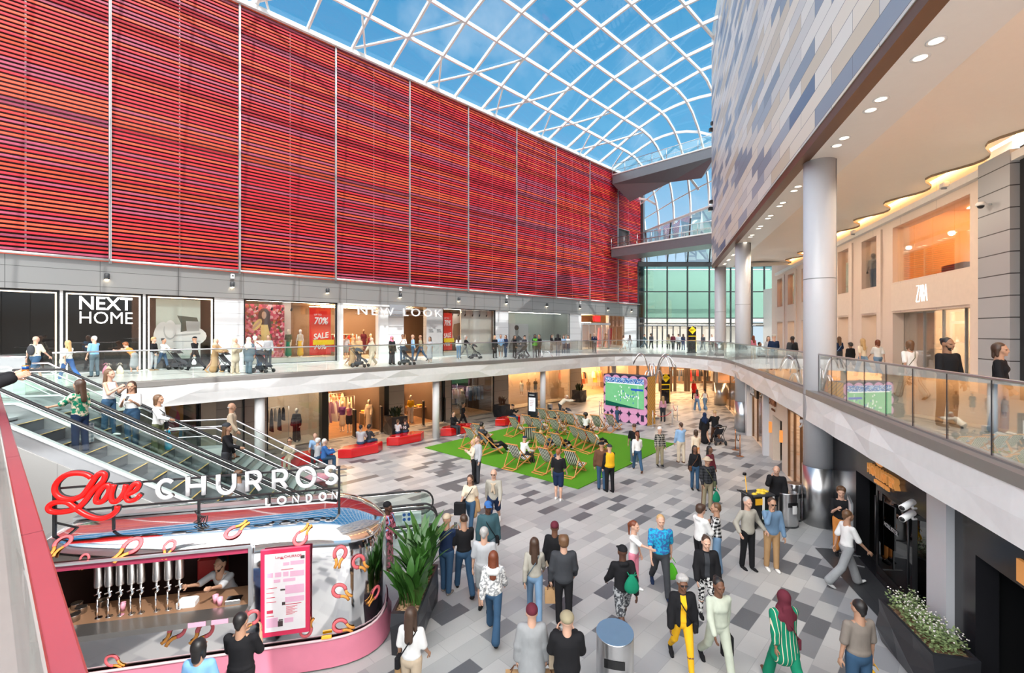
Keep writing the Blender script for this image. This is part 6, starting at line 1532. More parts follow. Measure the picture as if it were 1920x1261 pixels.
# ================================================================= figures: smooth unions of round cones turned into one surface
def polygonise(f, org, h):
    """surface nets on a scalar grid"""
    ins = f < 0; nx, ny, nz = f.shape
    c = [ins[dx:nx-1+dx, dy:ny-1+dy, dz:nz-1+dz] for dx in (0,1) for dy in (0,1) for dz in (0,1)]
    s = sum(x.astype(np.int8) for x in c); cell = (s > 0) & (s < 8)
    idx = np.full(cell.shape, -1, np.int32); I = np.argwhere(cell); idx[cell] = np.arange(len(I))
    if len(I) == 0: return np.zeros((0,3)), np.zeros((0,4), int)
    acc = np.zeros((len(I), 3)); cnt = np.zeros(len(I)); o8 = [(dx,dy,dz) for dx in (0,1) for dy in (0,1) for dz in (0,1)]
    V = {o: f[I[:,0]+o[0], I[:,1]+o[1], I[:,2]+o[2]] for o in o8}
    for ax in range(3):
        for o in o8:
            if o[ax]: continue
            q = list(o); q[ax] = 1; q = tuple(q); a, b = V[o], V[q]; m = (a < 0) != (b < 0)
            t = np.where(m, a/(a-b+1e-12), 0); p = np.array(o, float)[None].repeat(len(I), 0); p[:, ax] = t; acc[m] += p[m]; cnt[m] += 1
    v = (I + acc/np.maximum(cnt, 1)[:, None])*h + org
    F = []
    for ax in range(3):
        u, w = [(1,2),(2,0),(0,1)][ax]
        sl0 = [slice(1,-1)]*3; sl0[ax] = slice(0, f.shape[ax]-1); sl1 = list(sl0); sl1[ax] = slice(1, f.shape[ax])
        a, b = ins[tuple(sl0)], ins[tuple(sl1)]; E_ = np.argwhere(a != b)
        if not len(E_): continue
        sg_ = a[E_[:,0],E_[:,1],E_[:,2]]; base = E_.copy(); base[:, u] += 1; base[:, w] += 1
        def cc(du, dw): q = base.copy(); q[:, u] -= du; q[:, w] -= dw; return idx[q[:,0],q[:,1],q[:,2]]
        q = np.stack([cc(1,1), cc(0,1), cc(0,0), cc(1,0)], 1); q[~sg_] = q[~sg_][:, ::-1]; F.append(q)
    return v, np.concatenate(F)
def sdf_mesh(prims, h, k=.03, cuts=(), pad=.03):
    """prims: (a, b, ra, rb[, flat]) round cones, flat = (sx, sy, sz) squeeze about the axis; ('e', c, r) ellipsoids; ('-e', c, r) carve"""
    lo = np.full(3, 9.); hi = np.full(3, -9.); bb = []
    for p in prims:
        if p[0] in ('e', '-e'): c, r = np.array(p[1]), np.array(p[2]); a, b = c-r, c+r
        else:
            A, B = np.array(p[0]), np.array(p[1]); m = np.array(p[4]) if len(p) > 4 else np.ones(3); R = max(p[2], p[3]); a, b = np.minimum(A,B)-R*m, np.maximum(A,B)+R*m
        bb.append((a, b))
        if p[0] != '-e': lo = np.minimum(lo, a); hi = np.maximum(hi, b)
    lo -= 2.2*h; hi += 2.2*h; n = np.ceil((hi-lo)/h).astype(int)+1
    f = np.full(tuple(n), .25, np.float32); ax = [lo[i]+h*np.arange(n[i]) for i in range(3)]
    M = max(k, pad)+h
    for p, (a, b) in zip(prims, bb):
        i0 = np.maximum(0, np.floor((a-M-lo)/h).astype(int)); i1 = np.minimum(n, np.ceil((b+M-lo)/h).astype(int)+1)
        if (i1 <= i0).any(): continue
        X, Y, Z = np.meshgrid(ax[0][i0[0]:i1[0]], ax[1][i0[1]:i1[1]], ax[2][i0[2]:i1[2]], indexing='ij')
        if p[0] in ('e', '-e'):
            c, r = p[1], p[2]; q = np.sqrt(((X-c[0])/r[0])**2+((Y-c[1])/r[1])**2+((Z-c[2])/r[2])**2); d = (q-1)*min(r)
        else:
            A, B = np.array(p[0], float), np.array(p[1], float); m = np.array(p[4]) if len(p) > 4 else np.ones(3)
            AB = (B-A)/m; L = max(1e-9, AB @ AB); px, py, pz = (X-A[0])/m[0], (Y-A[1])/m[1], (Z-A[2])/m[2]
            t = np.clip((px*AB[0]+py*AB[1]+pz*AB[2])/L, 0, 1); d = np.sqrt((px-t*AB[0])**2+(py-t*AB[1])**2+(pz-t*AB[2])**2) - (p[2]+(p[3]-p[2])*t)
        sl = tuple(slice(i0[i], i1[i]) for i in range(3)); g = f[sl]
        if p[0] == '-e': f[sl] = np.maximum(g, -d)
        else: hh = np.clip(k-np.abs(g-d), 0, None)/max(k, 1e-6); f[sl] = np.minimum(g, d) - hh*hh*k*.25
    for (c0, c1) in cuts:       # carve axis aligned boxes
        i0 = np.clip(np.floor((np.array(c0)-lo)/h).astype(int), 0, n); i1 = np.clip(np.ceil((np.array(c1)-lo)/h).astype(int), 0, n)
        f[i0[0]:i1[0], i0[1]:i1[1], i0[2]:i1[2]] = .01
    return polygonise(f, lo, h)
def np_mesh(name, parts, mats, parent=None):
    """parts: list of (verts, faces, material index)"""
    me = bpy.data.meshes.new(name); V = []; F = []; MI = []; off = 0
    for v, f, mi in parts:
        V.append(v); F.append(f+off); MI.append(np.full(len(f), mi)); off += len(v)
    V = np.concatenate(V); F = np.concatenate(F); MI = np.concatenate(MI)
    me.vertices.add(len(V)); me.vertices.foreach_set('co', V.astype(np.float32).ravel())
    me.loops.add(len(F)*4); me.loops.foreach_set('vertex_index', F.astype(np.int32).ravel())
    me.polygons.add(len(F)); me.polygons.foreach_set('loop_start', np.arange(0, len(F)*4, 4, dtype=np.int32)); me.polygons.foreach_set('loop_total', np.full(len(F), 4, np.int32))
    for m in mats: me.materials.append(m)
    me.polygons.foreach_set('material_index', MI.astype(np.int32)); me.polygons.foreach_set('use_smooth', np.ones(len(F), bool)); me.update(calc_edges=True); me.validate()
    o = bpy.data.objects.new(name, me); C.objects.link(o)
    if parent is not None: o.parent = parent
    return o
_T = {}
def head_tpl(h):
    k = ('head', h)
    if k not in _T:      # origin at the chin-neck joint height, face towards -y, head centre at z=.115
        P = [('e',(0,.008,.135),(.077,.096,.095)), ((0,-.030,.035),(0,-.045,.075),.036,.05), ((0,.02,.06),(0,.0,.10),.055,.065), ((0,.015,-.10),(0,.012,.06),.066,.058),
             ((0,-.092,.118),(0,-.108,.084),.009,.014), ('e',(.03,-.082,.128),(.03,.014,.010)), ('e',(-.03,-.082,.128),(.03,.014,.010)), ('e',(.078,.012,.108),(.010,.020,.032)), ('e',(-.078,.012,.108),(.010,.020,.032)),
             ((-.018,-.088,.054),(.018,-.088,.054),.009,.009), ('e',(0,-.075,.022),(.022,.02,.018)), ((.045,-.05,.09),(.03,-.06,.06),.022,.02), ((-.045,-.05,.09),(-.03,-.06,.06),.022,.02)]
        body = sdf_mesh(P, h, .018); e1 = sdf_mesh([('e',(.029,-.083,.112),(.013,.010,.008)),('e',(-.029,-.083,.112),(.013,.010,.008))], .005, .001)
        e2 = sdf_mesh([((-.019,-.0955,.055),(.019,-.0955,.055),.0045,.0045)], .005, .001)
        _T[k] = [(body, 0), (e1, 1), (e2, 2)]
    return _T[k]
def hand_tpl(kind, h):   # wrist at origin, fingers towards -z, palm faces +x (towards the thigh for the right side after mirroring), thumb towards -y
    k = ('hand', kind, h)
    if k not in _T:
        c = {'relaxed': .35, 'grip': 1.25, 'flat': .08}[kind]
        P = [((0,0,-.01),(0,0,-.075),.024,.030,(.55,1.15,1)), ((0,-.02,-.06),(0,.025,-.06),.016,.014)]
        for i, (y, L) in enumerate(((-.028,.070),(-.009,.078),(.010,.073),(.028,.058))):
            p = Vector((0, y, -.088)); a = c*.5; r = .0095
            for j, s in enumerate((.42,.32,.26)):
                q = p+Vector((math.sin(a), 0, -math.cos(a)))*L*s; P.append((tuple(p), tuple(q), r, r*.92)); p = q; a += c*(.9+.1*i); r *= .92
        t1 = Vector((.006,-.028,-.035)); t2 = t1+Vector((.012+.012*c,-.026,-.030)); t3 = t2+Vector((.010*c+.004,-.006+.008*c,-.028)); P += [(tuple(t1), tuple(t2), .013, .011), (tuple(t2), tuple(t3), .011, .009)]
        _T[k] = sdf_mesh(P, h, .006)
    return _T[k]
def xf(vf, M, mirror=False):
    v, f = vf; v = np.array(v, float)
    if mirror: v = v*np.array([-1,1,1]); f = f[:, ::-1]
    A = np.array(M); return v @ A[:3,:3].T + A[:3,3], f
HAIR = {   # head-space shapes
 'short': ([('e',(0,.022,.152),(.084,.092,.090)), ((0,.07,.09),(0,.06,.05),.045,.03)], [((-.2,-.2,-.1),(.2,-.052,.175)),((-.2,-.2,-.1),(.2,.005,.12))]),
 'buzz': ([('e',(0,.016,.146),(.080,.094,.090))], [((-.2,-.2,-.1),(.2,-.060,.19)),((-.2,-.2,-.1),(.2,.012,.12)),((-.2,-.2,-.1),(.2,.2,.06))]),
 'curly': ([('e',(0,.02,.165),(.098,.10,.092)), ('e',(.04,-.03,.20),(.05,.05,.04)), ('e',(-.04,-.03,.20),(.05,.05,.04)), ('e',(0,.06,.11),(.085,.06,.07))], [((-.2,-.2,-.1),(.2,-.055,.165))]),
 'afro': ([('e',(0,.03,.165),(.14,.13,.125))], [((-.2,-.2,-.1),(.2,-.06,.165))]),
 'bob': ([('e',(0,.022,.145),(.090,.100,.100)), ((.065,.02,.12),(.07,.02,.01),.035,.025), ((-.065,.02,.12),(-.07,.02,.01),.035,.025), ((0,.07,.12),(0,.075,.0),.06,.05,(1.1,.7,1))], [((-.2,-.2,-.1),(.2,-.05,.17)),((-.055,-.2,-.1),(.055,-.0,.17))]),
 'long': ([('e',(0,.022,.145),(.088,.100,.098)), ((.06,.03,.12),(.075,.03,-.12),.035,.03), ((-.06,.03,.12),(-.075,.03,-.12),.035,.03), ((0,.075,.13),(0,.105,-.20),.06,.055,(1.15,.6,1))], [((-.2,-.2,-.12),(.2,-.05,.175)),((-.055,-.2,-.1),(.055,-.0,.17))]),
 'pony': ([('e',(0,.020,.148),(.083,.096,.092)), ((0,.10,.17),(0,.13,.12),.028,.03), ((0,.13,.12),(0,.12,-.10),.03,.018)], [((-.2,-.2,-.1),(.2,-.055,.175)),((-.2,-.2,-.1),(.2,.0,.12))]),
 'bun': ([('e',(0,.020,.148),(.083,.096,.092)), ('e',(0,.10,.19),(.042,.042,.04))], [((-.2,-.2,-.1),(.2,-.055,.175)),((-.2,-.2,-.1),(.2,.0,.12))]),
 'hijab': ([('e',(0,.02,.140),(.093,.108,.108)), ((0,.03,.06),(0,.02,-.05),.082,.085,(1.1,1,1)), ((0,.0,-.04),(0,.03,-.14),.10,.15,(1.25,.75,1)), ((0,.10,-.02),(.0,.15,-.26),.07,.05,(1.2,.5,1))], [((-.055,-.2,.03),(.055,-.062,.19))]),
 'beanie': ([('e',(0,.022,.165),(.088,.100,.090)), ('e',(0,.09,.17),(.05,.04,.05))], [((-.2,-.2,-.1),(.2,.2,.135))]),
 'cap': ([('e',(0,.016,.160),(.086,.100,.080)), ((-.035,-.10,.158),(.035,-.10,.158),.045,.045,(1,1,.16)), ((-.03,-.13,.155),(.03,-.13,.155),.04,.04,(1,1,.16))], [((-.2,-.085,-.1),(.2,.2,.145)),((-.2,-.2,-.1),(.2,-.08,.145))]),
 'flatcap': ([('e',(0,.010,.170),(.098,.116,.075)), ((-.03,-.10,.160),(.03,-.10,.160),.035,.035,(1,1,.3))], []),
 'sunhat': ([('e',(0,.016,.165),(.086,.098,.080)), ('e',(0,.01,.150),(.16,.17,.012))], [((-.2,-.2,-.1),(.2,.2,.138))]),
 'bald': ([('e',(0,.030,.118),(.080,.088,.050))], [((-.2,-.2,-.1),(.2,.02,.2)),((-.2,-.2,-.1),(.2,.2,.075)),((-.2,-.2,.14),(.2,.2,.3))]),
 'beard': ([((0,-.035,.03),(0,-.05,.06),.042,.048),((.045,-.03,.08),(.05,-.02,.10),.025,.02),((-.045,-.03,.08),(-.05,-.02,.10),.025,.02)], [((-.2,-.2,.078),(.2,-.065,.2)),((-.018,-.2,.045),(.018,-.10,.062))]),
}
def hair_tpl(st, h):
    k = ('hair', st, h)
    if k not in _T: _T[k] = sdf_mesh(HAIR[st][0], h, .02, HAIR[st][1])
    return _T[k]
SK = {'l': (.60,.36,.26), 'm': (.46,.26,.17), 'd': (.16,.075,.045), 'b': (.30,.155,.09), 'k': (.09,.042,.027)}
def skin(c): return M_('skin_'+c, SK[c], .5, spec=.35, var=.04)
HC = {'k': (.012,.010,.010), 'b': (.055,.028,.016), 'n': (.13,.065,.03), 'y': (.50,.32,.14), 'g': (.38,.37,.36), 'w': (.68,.66,.63), 'r': (.16,.04,.015), 'a': (.30,.10,.03), 'm': (.20,.012,.03)}
def hairm(c): return M_('hair_'+c, HC[c], .45, var=.25, scale=40)
COL = {'black': (.014,.014,.016), 'charcoal': (.045,.048,.055), 'grey': (.30,.31,.32), 'lgrey': (.42,.43,.45), 'white': (.76,.76,.75), 'cream': (.70,.60,.46), 'beige': (.52,.42,.31), 'tan': (.42,.26,.13), 'khaki': (.30,.26,.17),
 'navy': (.015,.028,.07), 'blue': (.04,.13,.36), 'lblue': (.28,.45,.68), 'sky': (.22,.45,.75), 'denim': (.038,.085,.155), 'ldenim': (.15,.25,.38), 'teal': (.045,.10,.12), 'green': (.01,.20,.11), 'olive': (.10,.11,.06), 'sage': (.48,.52,.43), 'red': (.62,.02,.02),
 'maroon': (.115,.022,.035), 'rose': (.66,.22,.30), 'pink': (.78,.38,.48), 'mustard': (.80,.44,.02), 'orange': (.62,.24,.06), 'brown': (.13,.06,.035), 'stone': (.38,.36,.31), 'taupe': (.22,.19,.165), 'lime': (.10,.50,.03), 'purple': (.16,.06,.22), 'aqua': (.02,.38,.60), 'slate': (.10,.14,.17)}
def cl(c):
    if c in _M: return _M[c]
    if ':' not in c:
        n = N('fabric_'+c); q = n.xyz(n.coord()); f = n.noise(n.comb(n.math('MULTIPLY', q['X'], 1.6), q['Y'], n.math('MULTIPLY', q['Z'], .8)), 7, 3); a = COL[c]
        _M[c] = n.pbr(n.mix(f, tuple(x*.82 for x in a), tuple(min(1,x*1.18) for x in a)), .85, spec=.15, bump=f, bstr=.5); return _M[c]
    kind, a, b_ = c.split(':'); n = N('fabric_'+c.replace(':', '_')); q = n.xyz(n.coord()); A, B = COL[a], COL[b_]
    if kind == 'plaid':
        f = n.math('LESS_THAN', n.math('FRACT', n.math('MULTIPLY', n.math('ADD', q['X'], q['Y']), 9)), .45); g = n.math('LESS_THAN', n.math('FRACT', n.math('MULTIPLY', q['Z'], 11)), .45)
        m = n.mix(n.math('MULTIPLY', n.math('ADD', f, g), .5), A, B)
    elif kind == 'vert': m = n.mix(n.math('LESS_THAN', n.math('FRACT', n.math('MULTIPLY', q['X'], 16)), .16), A, B)
    elif kind == 'horiz': m = n.mix(n.math('LESS_THAN', n.math('FRACT', n.math('MULTIPLY', q['Z'], 14)), .5), A, B)
    elif kind == 'spots': m = n.mix(n.ramp(n.noise(n.coord(), 22, 3), [(.48,(0,0,0)),(.54,(1,1,1))]), A, B)
    else: m = n.mix(n.ramp(n.noise(n.coord(), 17, 4), [(.46,(0,0,0)),(.56,(1,1,1))]), A, B)
    _M[c] = n.pbr(m, .85, spec=.15); return _M[c]
def rotx(v, a): c, s = math.cos(a), math.sin(a); return Vector((v.x, v.y*c-v.z*s, v.y*s+v.z*c))
PO = {  # leg swing L,knee L,leg R,knee R ; arm L fwd,out,elbow ; arm R fwd,out,elbow ; lean
 'stand': ((3,2,-3,3),(4,9,14),(2,9,14),0), 'stand2': ((6,10,-4,2),(2,10,12),(8,9,30),1), 'fold': ((3,2,-4,3),(22,8,108),(22,8,112),0),
 'walk': ((24,6,-22,22),(-20,8,12),(22,8,22),3), 'walk2': ((-22,24,24,5),(22,8,24),(-20,8,12),3), 'phone': ((4,4,-3,2),(22,6,100),(24,6,104),2), 'phonew': ((20,6,-18,20),(4,9,14),(26,6,100),3),
 'carry': ((3,3,-4,3),(2,10,6),(2,10,6),0), 'walkc': ((20,6,-20,24),(-4,10,8),(4,10,8),2), 'push': ((18,6,-20,20),(38,5,40),(38,5,40),6), 'lean': ((2,2,-2,2),(75,8,30),(75,8,30),24),
 'rail': ((2,2,-2,3),(2,10,14),(38,14,40),2), 'railL': ((2,2,-2,3),(48,14,30),(4,9,14),2), 'sit': ((86,88,84,84),(32,8,62),(30,8,66),4), 'sit2': ((88,92,80,70),(46,8,84),(20,8,50),14), 'recline': ((104,52,98,60),(30,10,66),(24,10,60),-34),
 'squat': ((60,80,40,70),(50,8,30),(50,8,30),40), 'bend': ((8,6,-4,4),(60,8,20),(64,8,20),48), 'face': ((3,2,-3,3),(4,9,14),(58,8,128),2), 'hips': ((3,2,-4,4),(-8,30,60),(-8,30,60),0), 'reach': ((4,3,-3,3),(2,9,14),(72,14,16),2)}
def person(p, H, head, pose='stand', sk='l', hair='short', hc='b', top='tee', tc='black', bot='jeans', bc='denim', sh='black', w=1.0, label='', fem=False, q=None, yaw=0, pitch=0, inner=None, grip='relaxed', extra=(), name='person', group=None, seat=None, mann=False):
    """p = ground point; head = facing in degrees (0 towards the camera side, 90 to the right)"""
    dist = (Vector((0,0,CH))-p).length
    q = q or (.014 if dist < 12 else .020 if dist < 18 else .030 if dist < 30 else .04)
    hh = .009 if dist < 14 else (.013 if dist < 22 else .022); hd = .0055 if dist < 14 else .011
    r = empty(name, p, math.radians(head)); S = H/1.75
    LG, AL, AR, lean = PO[pose]; ln = math.radians(lean); fw = .93 if fem else 1.0
    V = lambda x, y, z: Vector((x, y, z))
    J = {}
    def leg(side, a, k):
        a, k = math.radians(a), math.radians(k); hip = V(side*.088*S, 0, 0); kn = hip+V(side*.012, -math.sin(a), -math.cos(a))*.44*S; b_ = a-k; an = kn+V(0, -math.sin(b_), -math.cos(b_))*.40*S; return hip, kn, an, b_
    hL, kL, aL, bL = leg(1, LG[0], LG[1]); hR, kR, aR, bR = leg(-1, LG[2], LG[3])
    zmin = min(aL.z, aR.z)-.075*S; up = Vector((0, 0, (seat+.02+.10*S if seat is not None else -zmin)))
    if seat is not None and pose in ('sit', 'sit2') : up.z = seat+.085*S
    for v in (hL, kL, aL, hR, kR, aR): v += up
    hip = up.copy(); T = lambda x, y, z: hip + rotx(V(x*S, y*S, z*S), ln)
    sw = .168*fw*(.5+.5*w)
    arms = []
    for side, (a, o_, e_) in ((1, AL), (-1, AR)):
        s0 = T(side*sw, .0, .462); a, o_, e_ = math.radians(a)+ (ln*.3 if lean > 0 else 0), math.radians(o_), math.radians(e_)
        d = V(side*math.sin(o_), -math.sin(a)*math.cos(o_), -math.cos(a)*math.cos(o_)); el = s0+d*.285*S
        a2 = a+e_; inn = min(1, max(0, (math.degrees(e_)-45)/60))*.42; d2 = V(side*(math.sin(o_)*.5-inn), -math.sin(a2), -math.cos(a2)).normalized(); wr = el+d2*.245*S; arms.append((side, s0, el, wr, d2))
    t = lambda v: tuple(v)
    # ---- body
    B = [(t(T(0,0,.02)), t(T(0,0,.10)), .105*S*w, .10*S*w, (1.25,.86,1)), (t(T(0,0,.12)), t(T(0,-.005,.36)), .095*S*w, .115*S*w, (1.22,.84,1)), (t(T(-.10*fw,0,.45)), t(T(.10*fw,0,.45)), .062*S, .062*S), (t(T(0,.01,.44)), t(T(0,.0,.60)), .055*S, .050*S)]
    for h_, k_, a_ in ((hL,kL,aL),(hR,kR,aR)): B += [(t(h_), t(k_), .078*S*(.6+.4*w), .050*S), (t(k_), t(k_.lerp(a_,.3)), .050*S, .052*S), (t(k_.lerp(a_,.3)), t(a_), .052*S, .032*S)]
    for side, s0, el, wr, d2 in arms: B += [(t(s0), t(el), .045*S*(.7+.3*w), .036*S), (t(el), t(wr), .036*S, .025*S)]
    parts = [(*sdf_mesh(B, max(q, .018) if dist < 14 else q, .03), 0)]
    hm = Matrix.Translation(T(0,.0,.578)) @ Matrix.Rotation(ln*.6-math.radians(pitch), 4, 'X') @ Matrix.Rotation(math.radians(yaw), 4, 'Z') @ Matrix.Scale(S**.5*1.08, 4)
    for vf, mi in head_tpl(hh):
        if mann and mi: continue
        v, f = xf(vf, hm); parts.append((v, f, mi))
    for side, s0, el, wr, d2 in arms:
        z = -d2; x = V(-side, 0, 0); x = (x-z*x.dot(z)).normalized(); y = z.cross(x)
        M = Matrix(((x.x,y.x,z.x,wr.x),(x.y,y.y,z.y,wr.y),(x.z,y.z,z.z,wr.z),(0,0,0,1))) @ Matrix.Scale(S*(.92 if fem else 1), 4)
        if side < 0: Mx = M @ Matrix.Diagonal((1,-1,1,1)); v, f = hand_tpl(grip, hd); v = v @ np.array(Mx)[:3,:3].T+np.array(Mx)[:3,3]; y_ = Matrix(Mx).to_3x3().determinant(); parts.append((v, f[:, ::-1] if y_ < 0 else f, 0))
        else: v, f = xf(hand_tpl(grip, hd), M); parts.append((v, f, 0))
    sm = M_('mannequin_'+mann, COL[mann], .4) if mann else skin(sk)
    np_mesh('body', parts, [sm, M_('eye_dark', (.02,.015,.012), .3), M_('lips', tuple(c*(.75 if i else 1.0) for i, c in enumerate(SK[sk])), .5)], r)
    # ---- hair
    if hair and not mann:
        hs = hair.split('+')
        for st in hs:
            cap_ = st in ('hijab','beanie','cap','flatcap','sunhat'); m = cl(hc) if cap_ and len(hs) == 1 else (cl(hs and (inner or 'black')) if cap_ else hairm(hc if hc in HC else 'b'))
            v, f = xf(hair_tpl(st, max(.011, hh)), hm); np_mesh('headscarf' if st == 'hijab' else ('hat' if cap_ else st if st == 'beard' else 'hair'), [(v, f, 0)], [m], r)
    e = .013 if dist < 30 else .02
    # ---- lower clothing
    if bot:
        P = []; long_ = {'jeans': 1.0, 'slim': 1.0, 'wide': 1.0, 'flare': 1.0, 'shorts': 0, 'skirt': 0, 'lskirt': 0, 'crop': 1.0}[bot]
        rk, ra = {'jeans': (.064,.062), 'slim': (.058,.046), 'wide': (.078,.092), 'flare': (.062,.085), 'crop': (.07,.07), 'shorts': (.09,.09), 'skirt': (0,0), 'lskirt': (0,0)}[bot]
        P.append((t(T(0,.004,-.01)), t(T(0,0,.11)), (.112*S*w+e), (.098*S*w+e), (1.27,.90,1)))
        for h_, k_, a_ in ((hL,kL,aL),(hR,kR,aR)):
            if bot == 'shorts': P.append((t(h_), t(h_.lerp(k_, .86)), (.092*S*(.5+.5*w)+e), (.078*S+e)))
            elif bot in ('skirt','lskirt'): pass
            else:
                P.append((t(h_), t(k_), (.084*S*(.5+.5*w)+e), rk*S+e*.4)); en = k_.lerp(a_, .97 if bot != 'crop' else .8); P.append((t(k_), t(en), rk*S+e*.4, ra*S))
        if bot in ('skirt','lskirt'):
            en = .55 if bot == 'skirt' else .86; c0 = (kL+kR)/2; c1 = (aL+aR)/2; c0 = hip.lerp(c0, en/.5) if en < .6 else c0.lerp(c1, .7); P.append((t(hip), t(c0), .13*S*w, .17*S, (1.15,.85,1)))
        v, f = sdf_mesh(P, q, .012); np_mesh('skirt' if 'skirt' in bot else ('shorts' if bot == 'shorts' else 'trousers'), [(v, f, 0)], [cl(bc)], r)
    # ---- upper clothing
    def torso(g, hem, sleeve, kind, mat, cut=()):
        P = [(t(T(0,.0,.08)), t(T(0,-.005,.36)), (.100*S*w+g), (.117*S*w+g), (1.25,.88,1)), (t(T(-.105*fw,.0,.435)), t(T(.105*fw,.0,.435)), .064*S+g, .064*S+g), (t(T(0,.012,.47)), t(T(0,.01,.505)), .062*S+g*.5, .054*S+g*.3)]
        if fem: P.append((t(T(-.06,-.075,.33)), t(T(.06,-.075,.33)), .052*S*w+g*.5, .052*S*w+g*.5))
        if hem < .06: P.append((t(T(0,.0,hem+.06)), t(T(0,0,.12)), (.118*S*w+g+(.02 if hem < -.1 else 0)), .10*S*w+g, (1.25,.9,1)))
        if kind == 'dress' or kind == 'abaya':
            c0 = (kL+kR)/2; c1 = (aL+aR)/2; en = c0.lerp(c1, .85 if kind == 'abaya' else .25); P.append((t(T(0,0,0)), t(c0), .135*S*w+g, .16*S, (1.2,.88,1))); P.append((t(c0), t(en), .16*S, (.19 if kind == 'abaya' else .18)*S, (1.15,.9,1)))
        for side, s0, el, wr, d2 in arms:
            if sleeve <= 0: continue
            sr_ = 1.0 if kind != 'abaya' else 1.25
            if sleeve <= .6: P.append((t(s0), t(s0.lerp(el, .62 if sleeve < .5 else .9)), (.050*S*(.7+.3*w)+g), (.052*S+g)*sr_))
            else: P.append((t(s0), t(el), (.048*S*(.7+.3*w)+g), (.044*S+g)*sr_)); P.append((t(el), t(el.lerp(wr, .93 if sleeve >= 1 else .6)), (.044*S+g)*sr_, (.034*S+g)*sr_*(1.15 if kind == 'abaya' else 1)))
        if kind == 'hoodie': P.append((t(T(-.05,.075,.50)), t(T(.05,.075,.50)), .045*S, .045*S))
        if kind == 'fur': P += [(t(T(-.10,-.02,.47)), t(T(-.05,.09,.47)), .05*S, .055*S), (t(T(.10,-.02,.47)), t(T(.05,.09,.47)), .05*S, .055*S), (t(T(-.05,.09,.47)), t(T(.05,.09,.47)), .06*S, .06*S)]
        v, f = sdf_mesh(P, q, .03, cut); return np_mesh({'jacket':'jacket','coat':'coat','dress':'dress','abaya':'robe'}.get(kind, 'shirt'), [(v, f, 0)], [mat], r)
    K = {'tee': (.010,.02,.5), 'long': (.012,.0,1), 'tank': (.008,.05,0), 'crop': (.008,.16,.5), 'hoodie': (.022,-.02,1), 'jacket': (.028,-.03,1), 'coat': (.03,-.25,1), 'dress': (.012,.0,.5), 'abaya': (.022,-.1,1), 'tunic': (.03,-.28,.85), 'shirt': (.016,-.03,1), 'loose': (.02,-.03,.6), 'fur': (.026,.0,1)}
    if top:
        g, hem, slv = K[top]; cut = ()
        if top == 'jacket' or (top in ('coat','shirt') and inner):
            if inner and not any(x in (hair or '') for x in ('cap','hat')):
                torso(.008, .0, .0, 'tee', cl(inner)); z0_ = hip.z-.3*S; yc = min(T(0,0,.0).y, T(0,0,.45).y)
                cut = (((-.045*S, -.9, z0_), (.045*S, T(0,-.02,.3).y, T(0,0,.50).z)),)
        torso(g, hem, slv, top, cl(tc), cut)
    # ---- shoes
    if sh:
        P = []
        for a_, b__ in ((aL,bL),(aR,bR)):
            fa = min(.5, max(-.9, b__*.8)) if pose not in ('recline',) else -.3
            d = V(0, -math.cos(fa), math.sin(fa)) if a_.z < up.z*.35+.2 else V(0,-1,0); hl = a_+V(0,.03,-.048)*S
            P += [(t(hl), t(hl+d*.13*S), .030*S, .034*S, (1.15,1,.9)), (t(hl+d*.12*S), t(hl+d*.20*S+V(0,0,-.004)), .034*S, .026*S, (1.3,1,.85)), (t(a_+V(0,.012,-.01)*S), t(hl+d*.05*S), .036*S, .034*S)]
        if sh == 'bare': v, f = sdf_mesh(P, max(q*.8,.012), .02); np_mesh('feet', [(v, f, 0)], [sm], r)
        else: v, f = sdf_mesh(P, max(q*.8, .012), .02); np_mesh('shoes', [(v, f, 0)], [cl(sh)], r)
    for x in extra:
        kk = x.split('/'); m = cl(kk[1]) if len(kk) > 1 else black
        if kk[0] == 'glasses':
            b = MB(); [b.box(s*.03-.022, s*.03+.022, -.108, -.098, .100, .124) for s in (-1, 1)]; b.box(-.07,.07,-.1,-.095,.112,.118); o = b.build('sunglasses', black, r); o.matrix_basis = hm
        if kk[0] == 'backpack':
            b = MB(); b.T = Matrix.Translation(T(0,.17,.28)) @ Matrix.Rotation(ln, 4, 'X'); b.smooth = True; b.ell((0,0,0),(.14,.09,.22),12,8); o = b.build('backpack', m, r)
            b = MB(); [b.tube([T(s*.10,.10,.48), T(s*.10,-.07,.50), T(s*.11,-.14,.35), T(s*.13,.08,.14)], .016, 5) for s in (-1,1)]; b.build('strap', m, r)
        if kk[0] == 'strap':      # cross-body bag on the hip
            sd_ = 1 if len(kk) < 3 else int(kk[2]); b = MB(); b.tube([T(-sd_*.12,-.03,.50), T(-sd_*.02,-.17*w,.34), T(sd_*.15,-.12*w,.06), T(sd_*.19,.0,.0), T(sd_*.15,.12*w,.08), T(0,.17*w,.32), T(-sd_*.12,.04,.50)], .010, 5); b.build('bag_strap', m, r)
            b = MB(); b.T = Matrix.Translation(T(sd_*.205,-.02,-.03)); b.bbox(-.04,.04,-.12,.12,-.09,.08,.02); b.build('cross_body_bag', m, r)
        if kk[0] == 'tied':
            P = [(t(T(-.14,.03,.47)), t(T(-.03,-.11,.42)), .045, .03), (t(T(.14,.03,.47)), t(T(.03,-.11,.42)), .045, .03), (t(T(-.12,.07,.44)), t(T(.12,.07,.44)), .06, .06), (t(T(0,-.13,.42)), t(T(.05,-.15,.18)), .035, .03), (t(T(0,-.13,.42)), t(T(-.04,-.15,.22)), .035, .025)]
            v, f = sdf_mesh(P, q, .02); np_mesh('tied_jumper', [(v, f, 0)], [m], r)
        if kk[0] == 'vest': torso(.035, .02, 0, 'tee', m).name = 'safety_vest'
